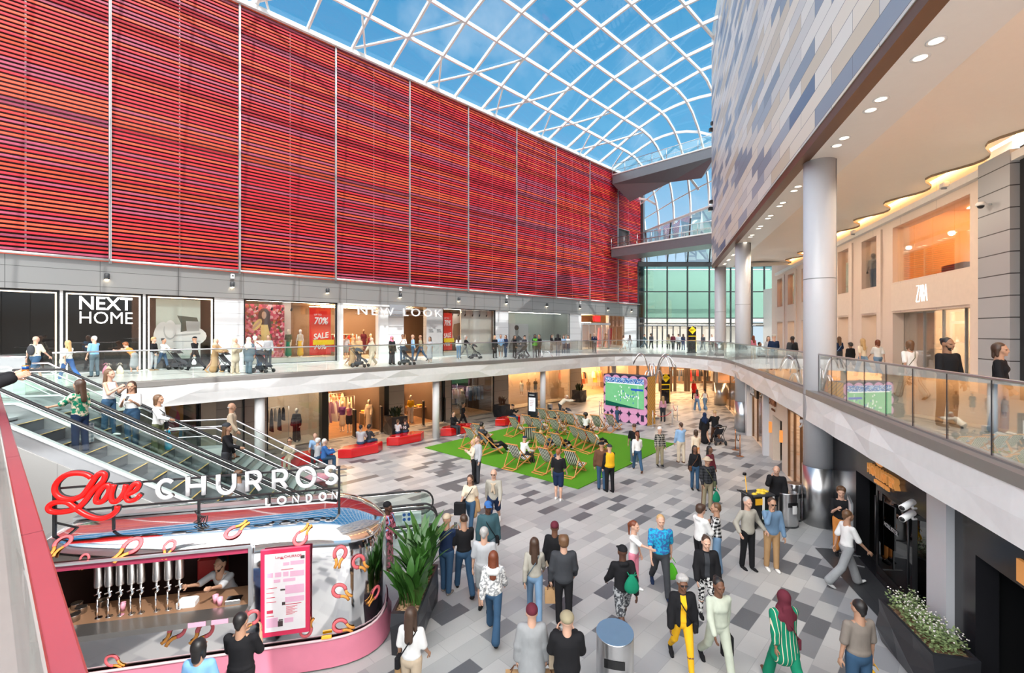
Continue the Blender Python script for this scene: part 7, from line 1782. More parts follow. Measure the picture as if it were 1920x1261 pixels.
        if kk[0] == 'num': text(kk[2], m, Matrix.Translation(T(-.09,.135,.18)) @ Matrix.Rotation(math.pi/2,4,'X') @ Matrix.Rotation(math.pi,4,'Y') @ Matrix.Translation((-.18,0,0)), .2, .006, r, bold=.006)
        if kk[0] == 'hood': v, f = sdf_mesh([(t(T(-.10,-.04,.50)), t(T(-.06,.12,.47)), .05, .06), (t(T(.10,-.04,.50)), t(T(.06,.12,.47)), .05, .06), (t(T(-.06,.12,.47)), t(T(.06,.12,.47)), .065, .065)], q, .02); np_mesh('fur_hood', [(v, f, 0)], [m], r)
    if label: tag(r, label, 'mannequin' if mann else 'person', group)
    M = Matrix.Translation(p) @ Matrix.Rotation(math.radians(head), 4, 'Z')
    r_hand = {s: M @ (wr+d2*.085*S) for s, s0, el, wr, d2 in arms}
    return r, r_hand, M @ T(0,0,.3)
def bag_mesh(kind, w, h, d):
    b = MB(); b.smooth = False
    if kind == 'paper':
        b.box(-w/2,w/2,-d/2,d/2,-h,0)
    elif kind == 'plastic':
        b.smooth = True
        def f(u, v):
            a = u*2*math.pi; r = math.sin(min(1,.12+v*1.15)*math.pi*.5)*(1 if v < .85 else 1-(v-.85)*2.2); return (w/2*r*math.cos(a)*(1+.08*math.sin(5*a)), d/2*r*math.sin(a), -h*v-.02)
        b.grid(f, 16, 8, cu=True); b.smooth = False
    else: b.bbox(-w/2,w/2,-d/2,d/2,-h,0,.03)
    return b
def bag(p, kind, col, label, w=.30, h=.34, d=.13, rz=0.0, drop=.10, nm=None):
    nm = nm or {'paper': 'paper_bag', 'plastic': 'carrier_bag'}.get(kind, 'handbag')
    r = empty(nm, p, rz); tag(r, label, 'bag')
    b = bag_mesh(kind, w, h, d); b.build('bag_body', cl(col), r, ) ; r.children[0].location = (0,0,-drop)
    b = MB(); [b.tube([(-w*.28,s*d*.35,-drop),(-w*.10,0,-.01),(w*.10,0,-.01),(w*.28,s*d*.35,-drop)], .008, 5) for s in (-1,1)]; b.build('handle', cl(col) if kind != 'paper' else cl('brown'), r)
    return r
def phone(p, label):
    b = MB(); b.bbox(-.037,.037,-.005,.005,-.07,.07,.004); o = b.build('mobile_phone', black, None, Matrix.Translation(p) @ Matrix.Rotation(-.6,4,'X')); tag(o, label, 'phone'); return o
# ================================================================= the crowd
def hp(px, hy, H, z=0.0): Y = (CH-z-H)*FPX/(hy-CY); return Vector(((px-CX)/FPX*Y, Y, z))
def ep(px, y): x = EF.xpx(px, y); p = EF.P(x, y); p.z = zesc(x); return p
def rp(px, m): x = RF.xpx(px, -m); p = RF.P(x, -m); p.z = UP; return p
def lp(px, off): x = LF.xpx(px, -8.5+off); p = LF.P(x, -8.5+off); p.z = UP; return p
# where|height|facing|pose|skin|hair|hair colour|top|colour|bottom|colour|shoes|build|f or m|extras|label
CROWD = '''
h882,886|1.66|-12|walk|m|long|b|tee|cream|jeans|denim|brown|1|f|strap/black/-1|woman in cream top and jeans walking hand in hand with the bald man
h926,874|1.80|-8|walk2|l|bald|y|shirt|stone|shorts|navy|white|1.05|m|glasses tied/beige|bald man in sunglasses, beige shirt with tied jumper and navy shorts
h895,816|1.82|-50|stand|l|buzz|n|hoodie|lgrey|jeans|charcoal|black|1.12|m||man in light grey hoodie standing at the front left edge of the lawn
h888,822|1.68|-70|fold|l|bob|y|long|cream|jeans|black|black|.95|f||fair person in cream half hidden behind the grey hoodie man
h915,935|1.80|12|walkc|k|cap|blue|jacket|teal|jeans|slate|black|1.08|m|strap/black|man in blue cap and dark teal jacket walking with a cross-body bag
h837,962|1.76|155|phone|m|cap|beige|long|navy|jeans|denim|taupe|1.05|m||man in beige cap and navy jumper looking down beside the leafy planter
h870,960|1.78|200|phonew|m|buzz|b|tee|black|jeans|denim|black|1.05|m||close-cropped man in black T-shirt and jeans, back turned, near the planter
h908,986|1.76|172|carry|l|short|g|tee|lgrey|shorts|grey|black|1.15|m||grey-haired man in pale T-shirt and grey shorts seen from behind
h925,1028|1.66|176|walk|l|long|r|fur|spots:white:grey|flare|denim|black|1|f|hood/white|red-haired woman in white fur-hooded patterned jacket and flared jeans
h1002,1003|1.66|178|walk|m|long|b|long|stone|jeans|ldenim|white|.97|f|strap/slate|woman with long dark hair, grey top and light jeans, back to the camera
h1040,975|1.68|172|walkc|d|beanie|maroon|jacket|black|jeans|black|black|.97|f||person in maroon hat and black jacket carrying a tan bag
h1057,1003|1.78|180|stand2|l|curly|n|jacket|charcoal|jeans|black|black|1.08|m||young man in dark grey jacket and black trousers, back turned
h1168,1016|1.76|186|walk2|k|cap|black|hoodie|black|shorts|spots:charcoal:grey|bare|1|m||man in black cap and hoodie with patterned shorts walking away
h1188,976|1.55|52|reach|l|pony|r|tee|white|slim|rose|white|.9|f||girl in white T-shirt and pink trousers beside the blue shirt man
h1238,957|1.82|-6|walk|l|buzz|y|tee|blob:blue:aqua|jeans|charcoal|navy|1.28|m||large man in bright blue football shirt holding a green carrier bag
h997,1132|1.66|182|carry|l|beanie|maroon|coat|grey|jeans|black|black|1.08|f||person in dark red hat and long grey jacket at the bottom edge
h1063,1146|1.72|178|fold|l|flatcap|khaki|jacket|black|jeans|black|black|1.15|m||man in tan flat cap and black jacket at the bottom edge
h771,1137|1.64|170|stand2|m|long|b|tee|white|jeans|beige|black|1|f|strap/black|woman with long dark hair, white top and beige trousers by the trailer
h1279,1073|1.66|-4|walkc|d|curly|g|jacket|black|slim|mustard|black|1|f|glasses strap/black inner/mustard|woman in bright yellow tracksuit and black jacket with glasses
h1324,1004|1.66|-8|stand2|l|bun|b|jacket|black|slim|spots:white:black|black|1.15|f|inner/charcoal|dark-haired woman in black cardigan and patterned trousers
h1346,1075|1.70|4|walk|d|bun|k|long|sage|jeans|sage|black|1.12|f||woman in pale green tracksuit carrying a black helmet bag
h1471,1102|1.64|186|walk|b|hijab|maroon|tunic|vert:green:cream|wide|green|brown|1.25|f|strap/maroon/-1|woman in maroon headscarf and striped green tunic walking away
h1610,1122|1.76|184|carry|m|short|k|tee|taupe|jeans|denim|brown|1.12|m||dark-haired man in taupe T-shirt and jeans with a yellow carrier bag
h1587,950|1.80|88|walk|m|short|n|tee|white|wide|grey|white|.97|m||young man in white T-shirt and grey joggers striding to the black shop
h1577,911|1.80|-30|phone|l|curly|n|tee|black|crop|orange|black|1|m||young man in black T-shirt and rust trousers by the black shopfront
h1402,931|1.76|12|hips|l|short|g|shirt|stone|jeans|black|black|1.05|m||man in pale grey shirt and black trousers in front of the cleaning cart
h1447,932|1.76|-6|face|m|short|b|shirt|ldenim|jeans|tan|white|1.05|m|glasses|man in sunglasses, denim shirt and tan trousers with hand at his chin
h1313,945|1.72|112|phone|l|curly|b|hoodie|white|jeans|black|white|.93|m||boy in white hoodie and black trousers facing the checked shirt friend
h1344,942|1.74|250|phone|m|short|n|shirt|plaid:black:white|wide|ldenim|white|.95|m||boy in black and white checked shirt looking at his phone
h1326,855|1.74|2|stand2|m|sunhat|beige|shirt|plaid:black:charcoal|jeans|khaki|black|1.12|m|strap/olive|man in straw hat and dark checked shirt with a walking stick
h1303,835|1.62|-4|carry|d|long|k|long|black|jeans|denim|black|.95|f|strap/brown/-1|girl in black top and jeans walking in front of the maroon top girl
h1331,836|1.62|30|stand|d|long|k|long|maroon|jeans|black|black|.93|f||girl with long dark hair in maroon top behind the straw hat man
h1305,803|1.62|176|walk|m|bob|b|long|cream|skirt|orange|white|1|f||woman in cream top and orange skirt walking away beside the lawn
h1277,791|1.80|188|reach|l|short|b|shirt|lblue|jeans|cream|brown|1.1|m||man in light blue shirt and cream trousers, back turned, by the lawn
h1321,772|1.64|182|walkc|m|hijab|navy|abaya|black||black|black|1.05|f||person in black robe and dark blue headscarf walking away
h1341,768|1.74|180|push|l|buzz|y|jacket|black|jeans|brown|black|1.1|m||man in black coat pushing a pushchair towards the far doors
h1237,800|1.68|4|stand|l|beanie|white|shirt|plaid:black:stone|jeans|khaki|black|1|f||person in white hat and checked jacket at the right corner of the lawn
h1195,807|1.68|178|walk|l|pony|r|long|white|jeans|denim|brown|.97|f||red-haired woman in white top and jeans on the lawn edge, back turned
h1189,793|1.76|182|stand2|m|buzz|b|tee|black|jeans|slate|white|1.05|m||bald man in black T-shirt just behind the red-haired woman
h1128,827|1.78|176|carry|m|cap|black|jacket|brown|jeans|denim|black|1.15|m||man in brown leather jacket with white stick beside the security officer
h1143,832|1.74|196|reach|l|cap|charcoal|shirt|black|jeans|black|black|1.05|f|vest/mustard|security officer in yellow vest helping the man in the leather jacket
h1047,840|1.78|160|stand2|l|short|a|tee|black|shorts|navy|white|1.1|m||man in black T-shirt and navy shorts standing at the lawn's front edge
h868,752|1.66|80|walk|b|bun|k|tee|black|jeans|black|black|1.05|f||woman in black walking past the denim window
h1301,712|1.66|20|stand|m|long|b|coat|red|jeans|black|black|1|f||woman in bright red coat before the far ground floor doors
h1307,728|1.64|176|walk|m|long|b|tank|rose|wide|ldenim|white|.95|f||woman in pale top and wide jeans walking to the far doors, left of two
h1322,727|1.64|182|walk2|m|pony|k|tank|white|wide|ldenim|white|.95|f||woman in white top and wide jeans walking to the far doors, right of two
h1456,872|1.76|-30|face|l|bald|g|jacket|black|jeans|charcoal|black|1.15|m||cleaner in black jacket standing behind the litter bins
h373,1197|1.62|184|stand2|m|bob|k|loose|sky|jeans|navy|black|1|f||woman with black bob and light blue top at the trailer hatch
h452,1146|1.76|182|fold|m|short|k|tee|black|jeans|black|black|1.15|m||man in black T-shirt queueing at the trailer, back turned
h727,941|1.64|70|stand2|k|beanie|black|shirt|blob:rose:maroon|lskirt|blob:taupe:rose|brown|1|f|backpack/sky|woman in black hat, pink patterned shirt and long skirt at the escalator foot
h718,990|1.08|60|stand|k|cap|sky|tee|lblue|jeans|grey|white|.9|m||small child in blue hat holding hands at the escalator foot
h1157,762|1.18|20|stand|b|curly|k|dress|denim||navy|white|.9|f||small girl in dark blue dress in front of the big screen
h1243,742|1.66|180|stand|l|long|y|long|pink|jeans|charcoal|black|1|f||person in pink top standing behind the right side of the screen
u66,711|1.80|178|walk|l|bald|g|tee|blob:cream:sage|shorts|denim|white|1.15|m|backpack/charcoal|bald man with dark backpack and floral shirt on the left upper gallery
u128,712|1.62|262|walk|l|long|y|tee|white|jeans|blue|white|.95|f|strap/cream|blonde woman in white top and bright blue jeans on the upper gallery
u177,706|1.74|268|reach|l|short|w|tee|sky|jeans|slate|black|1.15|m||white-haired man in light blue shirt below the home shop name
u252,700|1.62|262|bend|l|curly|a|tank|orange|skirt|grey|grey|1|f||red-haired woman in orange top bending over shopping bags
u288,694|1.64|95|stand2|l|curly|y|long|black|slim|lgrey|tan|1|f||fair curly-haired woman in black top beside the pushchair woman
u305,693|1.62|92|push|m|bun|k|tee|white|jeans|denim|black|.95|f||woman in white T-shirt and jeans pushing a pushchair past the sofa poster
u366,694|1.74|268|walk|m|cap|black|long|black|jeans|black|black|1|m||man all in black walking left with a white bag
u403,698|1.62|90|push|m|hijab|beige|abaya|tan||tan|tan|1.05|f||woman in tan robe and headscarf left of the white piers
u441,700|1.62|78|fold|m|hijab|beige|tunic|beige|wide|beige|beige|1.1|f||woman in beige headscarf and trousers facing the flower poster
u467,700|1.66|175|carry|m|hijab|cream|tunic|slate|wide|slate|slate|1.15|f||person in slate blue clothes and pale scarf, back turned, upper gallery
u486,688|1.76|0|fold|b|short+beard|k|tee|white|jeans|denim|black|1.05|m||bearded man in white T-shirt holding a baby by the flower poster
u503,686|1.74|20|stand|m|short|b|shirt|lgrey|jeans|charcoal|black|1|m||man in pale shirt beside the bearded man with the baby
u649,673|1.72|175|stand|l|short|n|tee|lgrey|shorts|grey|white|1|m||person in grey T-shirt entering the upper fashion shop
u661,686|1.62|92|push|b|hijab|tan|abaya|tan||tan|beige|1.1|f||woman in brown robe pushing a pushchair before the fashion shop entrance
u673,680|1.64|0|stand|l|long|y|coat|tan|jeans|black|black|.95|f||long-haired blonde woman in tan coat in the shop entrance
u697,685|1.62|-30|walk|m|hijab|beige|tunic|beige|wide|beige|beige|1|f||woman in cream headscarf and outfit right of the robed pushchair woman
u735,683|1.66|60|stand|b|hijab|rose|coat|black|wide|black|black|1|f||woman in black with long pink scarf standing by a pushchair
u755,677|1.76|20|fold|b|short|k|tee|white|jeans|denim|black|1|m||man in white T-shirt holding a small child before the grey pier
u774,677|1.74|120|stand|m|bald|g|long|lblue|jeans|denim|brown|1|m||man in pale blue jumper facing the bald man outside the fashion shop
u789,676|1.76|262|walk|b|bald|k|tee|khaki|jeans|denim|black|1.05|m||bald man in khaki T-shirt and jeans left of the shop panel
u806,679|1.60|-10|stand|m|long|b|dress|lgrey||grey|beige|.9|f||young woman in pale grey dress before the panel lettering
u860,672|1.66|175|stand|l|long|b|long|white|jeans|ldenim|white|.95|f||woman in white top and jeans facing the red sale banner
u872,671|1.68|80|push|l|bob|g|long|black|jeans|grey|black|1.05|f||grey-haired woman in black pushing a dark pushchair
u928,671|1.64|40|stand|l|long|y|jacket|black|jeans|black|black|.95|f||blonde woman in black, left of the three by the grey pier
u939,671|1.72|10|fold|m|short|k|shirt|lblue|shorts|taupe|white|1|m||man in pale shirt, middle of the three by the grey pier
u948,669|1.66|-40|stand|l|long|n|jacket|navy|jeans|denim|black|.95|f||woman in navy jacket, right of the three by the grey pier
u965,670|1.64|60|stand2|m|long|b|jacket|black|jeans|black|black|1|f||dark-haired person in black left of the portrait poster figure
u985,670|1.68|-60|push|l|cap|black|jacket|charcoal|jeans|black|black|1|m||person in charcoal jacket below the portrait poster
u1003,671|1.74|10|fold|d|hijab|charcoal|shirt|charcoal|jeans|black|black|1.1|f|vest/lime|steward in bright yellow-green vest on the upper gallery
u1011,669|1.72|-40|stand|m|short|k|shirt|black|jeans|black|black|1|m||person in black beside the yellow-green vest steward
u1034,662|1.66|60|stand2|m|long|k|shirt|black|skirt|black|black|.95|f||woman with long dark hair and black skirt before the frosted window
u1046,667|1.76|170|stand|m|long|k|jacket|black|jeans|denim|black|1|m||person in black jacket and jeans, middle before the frosted window
u1057,664|1.62|10|stand|l|long|b|tee|lblue|jeans|denim|white|.9|f||girl in pale blue top, left of two girls before the frosted window
u1065,664|1.62|-20|stand|l|long|b|tee|white|jeans|denim|white|.9|f||girl in white top, right of two girls before the frosted window
u1114,660|1.80|0|fold|l|buzz|w|shirt|navy|jeans|black|black|1.15|m||guard in dark navy uniform in the red-sign shop doorway
u1169,657|1.62|90|walk|l|bob|b|dress|white||white|beige|.9|f||woman in white dress at the far end of the left gallery
u1181,657|1.66|180|walk2|m|long|b|tee|lgrey|wide|lgrey|white|.9|f||woman in pale grey at the far end of the left gallery
u1208,653|1.74|80|walk|m|short|k|jacket|teal|jeans|slate|black|1|m||man in teal walking beyond the far glass wall, leftmost
u1221,653|1.76|0|walk|d|afro|k|jacket|charcoal|jeans|black|black|1|m||person with big dark hair by the leftmost far door
u1254,654|1.66|180|stand|l|long|b|coat|khaki|jeans|black|black|1|f||person in khaki coat left of the far queue
u1262,655|1.72|150|stand|d|short|k|jacket|maroon|jeans|black|black|1|m||person in maroon jacket in the far queue
u1272,656|1.70|170|stand|l|short|b|jacket|lgrey|jeans|charcoal|white|1.1|m||person in pale jacket in the far queue left of the yellow diamond
u1281,656|1.70|190|stand2|m|long|b|jacket|navy|jeans|denim|black|1|f||person in navy in the far queue left of the yellow diamond
u1318,656|1.72|0|walk|m|short|n|jacket|charcoal|jeans|lgrey|black|1|m||person in charcoal jacket right of the upper yellow diamond totem
u1335,657|1.66|0|stand|l|bun|b|long|white|jeans|black|black|.95|f||woman in white top right of the upper yellow diamond totem
u1332,665|1.05|0|stand|m|short|b|tee|lgrey|jeans|lgrey|white|.9|m||small child in pale clothes near the far column
r1412,1.6|1.66|180|stand|m|long|r|long|rose|jeans|cream|white|.95|f||woman in pale pink top beside the second column, right gallery
r1423,1.3|1.66|60|sit|m|short|k|jacket|black|jeans|black|black|1|m||person in black bowing low behind the right gallery glass
r1441,1.5|1.66|-10|stand|l|long|b|long|lgrey|jeans|grey|white|.95|f||dark-haired woman facing the camera beside the navy T-shirt man
r1451,1.0|1.78|175|stand2|l|cap|stone|tee|navy|jeans|slate|black|1.2|m||broad man in navy T-shirt and pale cap behind the right gallery glass
r1486,1.7|1.74|178|walkc|k|short|k|jacket|charcoal|jeans|black|black|1.05|m|backpack/black|man in dark jacket with small backpack on the right gallery
h1,1573,691|1.66|178|stand|m|long|n|tee|navy|jeans|charcoal|white|1|f|strap/lblue|woman in navy top with pale strap touching the child in black
h1,1595,699|1.42|182|walkc|b|curly|k|hoodie|black|shorts|charcoal|aqua|1.05|m||child in black hoodie between the two gallery walkers
h1,1618,706|1.68|180|walk|l|long|y|tee|cream|wide|ldenim|white|.93|f||woman with long blonde hair and wide pale jeans on the right gallery
h1,1646,706|1.62|170|walk2|l|bob|r|tee|white|jeans|ldenim|white|1|f||short-haired woman in white T-shirt and jeans, back turned, right gallery
h1,1707,746|1.72|176|walk|m|bob|n|tee|white|wide|vert:stone:maroon|brown|1.1|f|strap/olive|woman in white T-shirt and striped trousers carrying a packed bag
h1,1776,799|1.80|4|stand2|b|bun+beard|k|shirt|black|jeans|brown|black|1.12|m||bearded man in black polo shirt behind the near right glass
h1,1874,812|1.70|30|stand2|m|bob|b|long|black|flare|ldenim|white|.97|f||woman in black jumper and pale flared jeans at the far right
'''
HANDS = {}
for line in CROWD.strip().split('\n'):
    a, H, hd_, pose, sk, hair, hc, top, tc, bot, bc, sh, w, g, ex, label = line.split('|'); H = float(H)
    c = [float(x) for x in a[1:].split(',')]
    if a.startswith('h1,'): p = gp(c[1], c[2], UP)
    elif a[0] == 'h': p = hp(c[0], c[1], H)
    elif a[0] == 'u': p = gp(c[0], c[1], UP)
    else: p = rp(c[0], c[1])
    exs = ex.split(); inner = [e_[6:] for e_ in exs if e_.startswith('inner/')]
    r = person(p, H, float(hd_), pose, sk, hair or None, hc, top, tc, bot or None, bc, sh, float(w), label, g == 'f', inner=inner[0] if inner else None, extra=[e_ for e_ in exs if not e_.startswith('inner')])
    HANDS[label] = r
def H_(k):
    for l, v in HANDS.items():
        if k in l: return v
# escalator and stair riders
for px, y, H, hd_, pose, sk, hair, hc, top, tc, bot, bc, sh, g, ex, label in (
 (150, .62, 1.66, 268, 'railL', 'm', 'long', 'b', 'loose', 'blob:green:cream', 'jeans', 'navy', 'white', 1, (), 'dark-haired woman in green patterned top riding the nearest escalator'),
 (204, 2.05, 1.68, 95, 'phone', 'l', 'long', 'n', 'tank', 'white', 'jeans', 'denim', 'white', 1, (), 'woman in white vest and jeans looking at her phone on the escalator'),
 (247, 2.0, 1.66, 25, 'phone', 'm', 'long', 'b', 'crop', 'white', 'jeans', 'denim', 'white', 1, (), 'long-haired woman in white cropped top facing outwards on the escalator'),
 (296, 2.0, 1.62, 98, 'rail', 'm', 'bob', 'n', 'long', 'white', 'wide', 'olive', 'black', 1, ('strap/black',), 'brown-haired woman in white jumper with black bag on the escalator'),
 (425, 2.15, 1.66, 100, 'rail', 'm', 'long+beanie', 'n', 'long', 'black', 'jeans', 'charcoal', 'black', 1, (), 'woman in dark hat and black jumper low on the second escalator'),
 (455, .62, 1.60, 262, 'sit2', 'm', 'bun', 'n', 'tee', 'lgrey', 'shorts', 'lblue', 'white', 1, (), 'brown-haired person in pale T-shirt bowed over a phone low on the escalator')):
    p = ep(px, y)
    HANDS[label] = person(p, H, hd_, pose, sk, hair, hc, top, tc, bot, bc, sh, 1.0, label, bool(g), extra=ex, inner='charcoal' if 'hat' in label else None)
x_ = EF.xpx(434, 4.6); p = EF.P(x_, 4.6); p.z = zst(x_)
HANDS['st'] = person(p, 1.76, 110, 'stand2', 'm', 'bald', 'g', 'shirt', 'beige', 'shorts', 'beige', 'brown', 1.15, 'bald man in beige shirt walking down the stairs past the landing')
# sitters on the benches
def seated(px, py, z, H, hd_, lbl, sk='l', hair='short', hc='b', top='tee', tc='grey', bot='jeans', bc='denim', sh='white', pose='sit', fem=False, w=1.0, dy=0.0, extra=(), kind=None):
    p = gp(px, py); p = p + Vector((0, dy, 0)); return person(p, H, hd_, pose, sk, hair, hc, top, tc, bot, bc, sh, w, lbl, fem, seat=z, extra=extra)
seated(674, 851, .44, 1.76, 178, 'man in pale grey T-shirt seated with his back turned on a red bench', 'm', 'short', 'k', 'tee', 'lgrey', dy=.15, w=1.1)
seated(687, 849, .44, 1.62, 150, 'dark curly-haired person leaning beside the grey T-shirt man on the bench', 'b', 'curly', 'k', 'tee', 'charcoal', dy=.35, fem=True)
seated(744, 829, .44, 1.35, 178, 'child in blue and white striped football shirt on the second red bench', 'l', 'short', 'n', 'tee', 'vert:white:sky', dy=.2)
seated(758, 827, .44, 1.35, 178, 'child in black football shirt number 10 on the second red bench', 'l', 'short', 'b', 'tee', 'charcoal', dy=.2, extra=('num/white/10',))
seated(849, 815, .44, 1.66, 55, 'person in black jacket seated on the red bench right of the slim column', 'l', 'short', 'b', 'jacket', 'black', bc='charcoal', fem=True)
seated(957, 796, .44, 1.66, 70, 'person in black top and jeans seated with a phone on the farthest bench', 'm', 'cap', 'black', 'long', 'black', pose='sit2', fem=True)
seated(591, 866, .44, 1.74, 20, 'man in blue T-shirt with hand at his face on the leftmost red bench', 'l', 'bald', 'g', 'tee', 'lblue', bc='charcoal', pose='sit2')
seated(604, 872, .44, 1.62, 150, 'white-haired person in pale shirt on the leftmost bench', 'l', 'curly', 'w', 'shirt', 'lgrey', fem=True, dy=-.5)
seated(616, 874, .44, 1.66, 120, 'white-haired person in bright blue jacket at the end of the leftmost bench', 'l', 'short', 'w', 'jacket', 'blue', dy=-.5)
seated(548, 876, .44, 1.7, 10, 'person in beige with sunglasses seated behind the stair rail', 'm', 'short', 'k', 'shirt', 'beige', bc='beige', extra=('glasses',), dy=-.2)
# people in deck chairs: they sit in the sling of their chair
def lounger(i, lbl, **k):
    p, a = CHR[i]; M = Matrix.Translation(p) @ Matrix.Rotation(a, 4, 'Z'); q = M @ Vector((0, .14, 0)); q.z = .035
    person(q, k.pop('H', 1.7), 180+math.degrees(a), 'recline', k.pop('sk', 'm'), k.pop('hair', 'short'), k.pop('hc', 'b'), k.pop('top', 'tee'), k.pop('tc', 'white'), k.pop('bot', 'jeans'), k.pop('bc', 'denim'), 'white', 1.0, lbl, k.pop('fem', False), seat=.27)
lounger(6, 'person in black stretched out in the left deck chair with a bag beside', tc='black', bc='black', hair='curly', hc='k', fem=True)
lounger(1, 'person in orange brown top in the chair behind the black T-shirt man', tc='tan', hair='short', hc='a')
lounger(3, 'fair person in pale clothes reclining in the middle row', tc='cream', hair='long', hc='y', fem=True, sk='l')
lounger(4, 'person in black trousers in the upright middle chair', tc='orange', bc='black', hair='bob', hc='b')
lounger(5, 'person in light blue in the side-turned left middle chair', tc='lblue', bc='ldenim')
lounger(10, 'person in pale trousers with legs stretched in the back left chair', tc='sky', bc='cream', hair='cap', hc='black')
lounger(11, 'person in cream with black cap in the centre back chair', tc='cream', bc='beige', hair='cap', hc='black')
lounger(13, 'person in red in the middle chair of the row of three', tc='red', bc='navy')
lounger(14, 'person in dark trousers with white papers in the right chair of three', tc='white', bc='black')
lounger(21, 'person in blue jeans lying back in the far chair by the slim column', tc='charcoal', bc='ldenim', hair='curly', hc='k')
seated(979, 868, .30, 1.74, 130, 'man in white shirt and navy cap sitting forward beside the small dog', 'l', 'cap', 'navy', 'shirt', 'white', 'shorts', 'charcoal', pose='sit2')
seated(1098, 812, .32, 1.60, 160, 'woman with big round black hair and white top sitting on the lawn', 'd', 'afro', 'k', 'tee', 'white', 'shorts', 'black', pose='sit', fem=True)
seated(900, 836, .30, 1.7, 150, 'dark-haired person seated low behind the grey hoodie man', 'm', 'curly', 'k', 'tee', 'charcoal', pose='sit2')
HANDS['bend'] = person(gp(1050, 783), 1.74, 100, 'bend', 'm', 'cap', 'cream', 'jacket', 'cream', 'jeans', 'charcoal', 'black', 1.1, 'person in cream jacket bending over a dark pushchair at the back of the lawn')
# trailer worker: stands on the cabin floor and leans on the counter
x = TF.xpx(428, .75); p = TF.P(x, .80); p.z = .20
person(p, 1.66, -8, 'lean', 'm', 'buzz+beard', 'k', 'tee', 'lgrey', 'jeans', 'charcoal', 'black', 1.15, 'bearded trailer worker in pale grey T-shirt and hair net leaning on the counter', pitch=20)
# person leaning on the near left rail, mostly outside the frame
pr = Vector((-6.38, 4.88, UP)); HANDS['lean'] = person(pr, 1.72, 139, 'lean', 'l', 'short', 'k', 'jacket', 'black', 'jeans', 'grey', 'black', 1.05, 'person in black leaning on the near left rail with a drink can')
h = HANDS['lean'][1][1]
b = MB(); b.lathe([(.026,0),(.032,.008),(.032,.105),(.026,.118),(.0,.116)], 16); o = b.build('drink_can', M_('can_orange', (.70,.25,.03), .3, .5), None, Matrix.Translation(h+Vector((.04,.02,-.03)))); tag(o, 'orange and blue drink can held over the near left rail', 'can')
b = MB(); b.lathe([(.0325,.07),(.0325,.108)], 16); c_ = b.build('blue_band', M_('can_blue', (.02,.10,.40), .3, .5), o)
# ---------------------------------------------------------------- things carried
def carry(key, side, kind, col, label, **k): bag(H_(key)[1][side]+Vector((0,0,-.02)), kind, col, label, **k)
carry('bright blue football', 1, 'plastic', 'lime', 'bright green carrier bag in the hand of the blue football shirt man', w=.3, h=.36)
carry('dark red hat and long grey', 1, 'paper', 'tan', 'left brown paper bag held by the person in dark red hat', w=.34, h=.36, drop=.12)
carry('dark red hat and long grey', -1, 'paper', 'tan', 'right brown paper bag held by the person in dark red hat', w=.3, h=.36, drop=.12)
carry('tan flat cap', 1, 'paper', 'beige', 'pale printed shopping bag beside the man in tan flat cap', w=.28, h=.30, drop=.3)
carry('dark grey jacket and black trousers', 1, 'paper', 'tan', 'small brown paper bag beside the dark grey jacket man', w=.22, h=.26)
carry('pale green tracksuit', 1, 'box', 'black', 'black and white bag in the hand of the pale green tracksuit woman', w=.2, h=.34)
carry('taupe T-shirt', -1, 'plastic', 'mustard', 'white and yellow carrier bag held by the taupe T-shirt man', w=.26, h=.3)
carry('straw hat', 1, 'plastic', 'green', 'green carrier bag in the hand of the straw hat man', w=.26, h=.34)
carry('white top and beige trousers', 1, 'box', 'tan', 'tan envelope bag under the arm of the white top woman', w=.12, h=.40, d=.26, drop=-.12)
carry('green patterned top', -1, 'paper', 'plaid:slate:lgrey', 'blue-grey checked carrier bag held by the green top woman', w=.36, h=.42, drop=.08)
carry('white jumper with black bag', 1, 'plastic', 'aqua', 'bright blue carrier bag beside the white jumper woman on the escalator', w=.2, h=.32, drop=.2)
carry('walking left with a white', 1, 'plastic', 'white', 'white carrier bag of the man in black on the upper gallery', w=.22, h=.28)
carry('striped trousers carrying', -1, 'box', 'spots:white:charcoal', 'packed black and white bag of the striped trousers woman', w=.34, h=.55, d=.24, drop=-.1)
carry('hand in hand', -1, 'box', 'black', 'black and white shopping bag of the woman in cream top', w=.34, h=.36, d=.12, drop=-.15)
carry('black jacket carrying a tan', 1, 'box', 'beige', 'tan shoulder bag of the person in maroon hat', w=.3, h=.26, drop=-.25)
bq = H_('black cap and hoodie with')[2]; bag(bq+Vector((.12,-.22,.06)), 'plastic', 'green', 'green carrier bag slung over the shoulder of the black hoodie man', w=.28, h=.34, drop=-.05)
for k, d in enumerate(((-.25,-.1),(.3,.0),(.05,-.3))):
    hp_ = H_('bending over shopping')[1][1]; bag(Vector((hp_.x+d[0], hp_.y+d[1], UP+.5)), 'plastic', ('rose','cream','beige')[k], ('pink','cream','beige')[k]+' shopping bag of the bending red-haired woman', w=.34, h=.4)
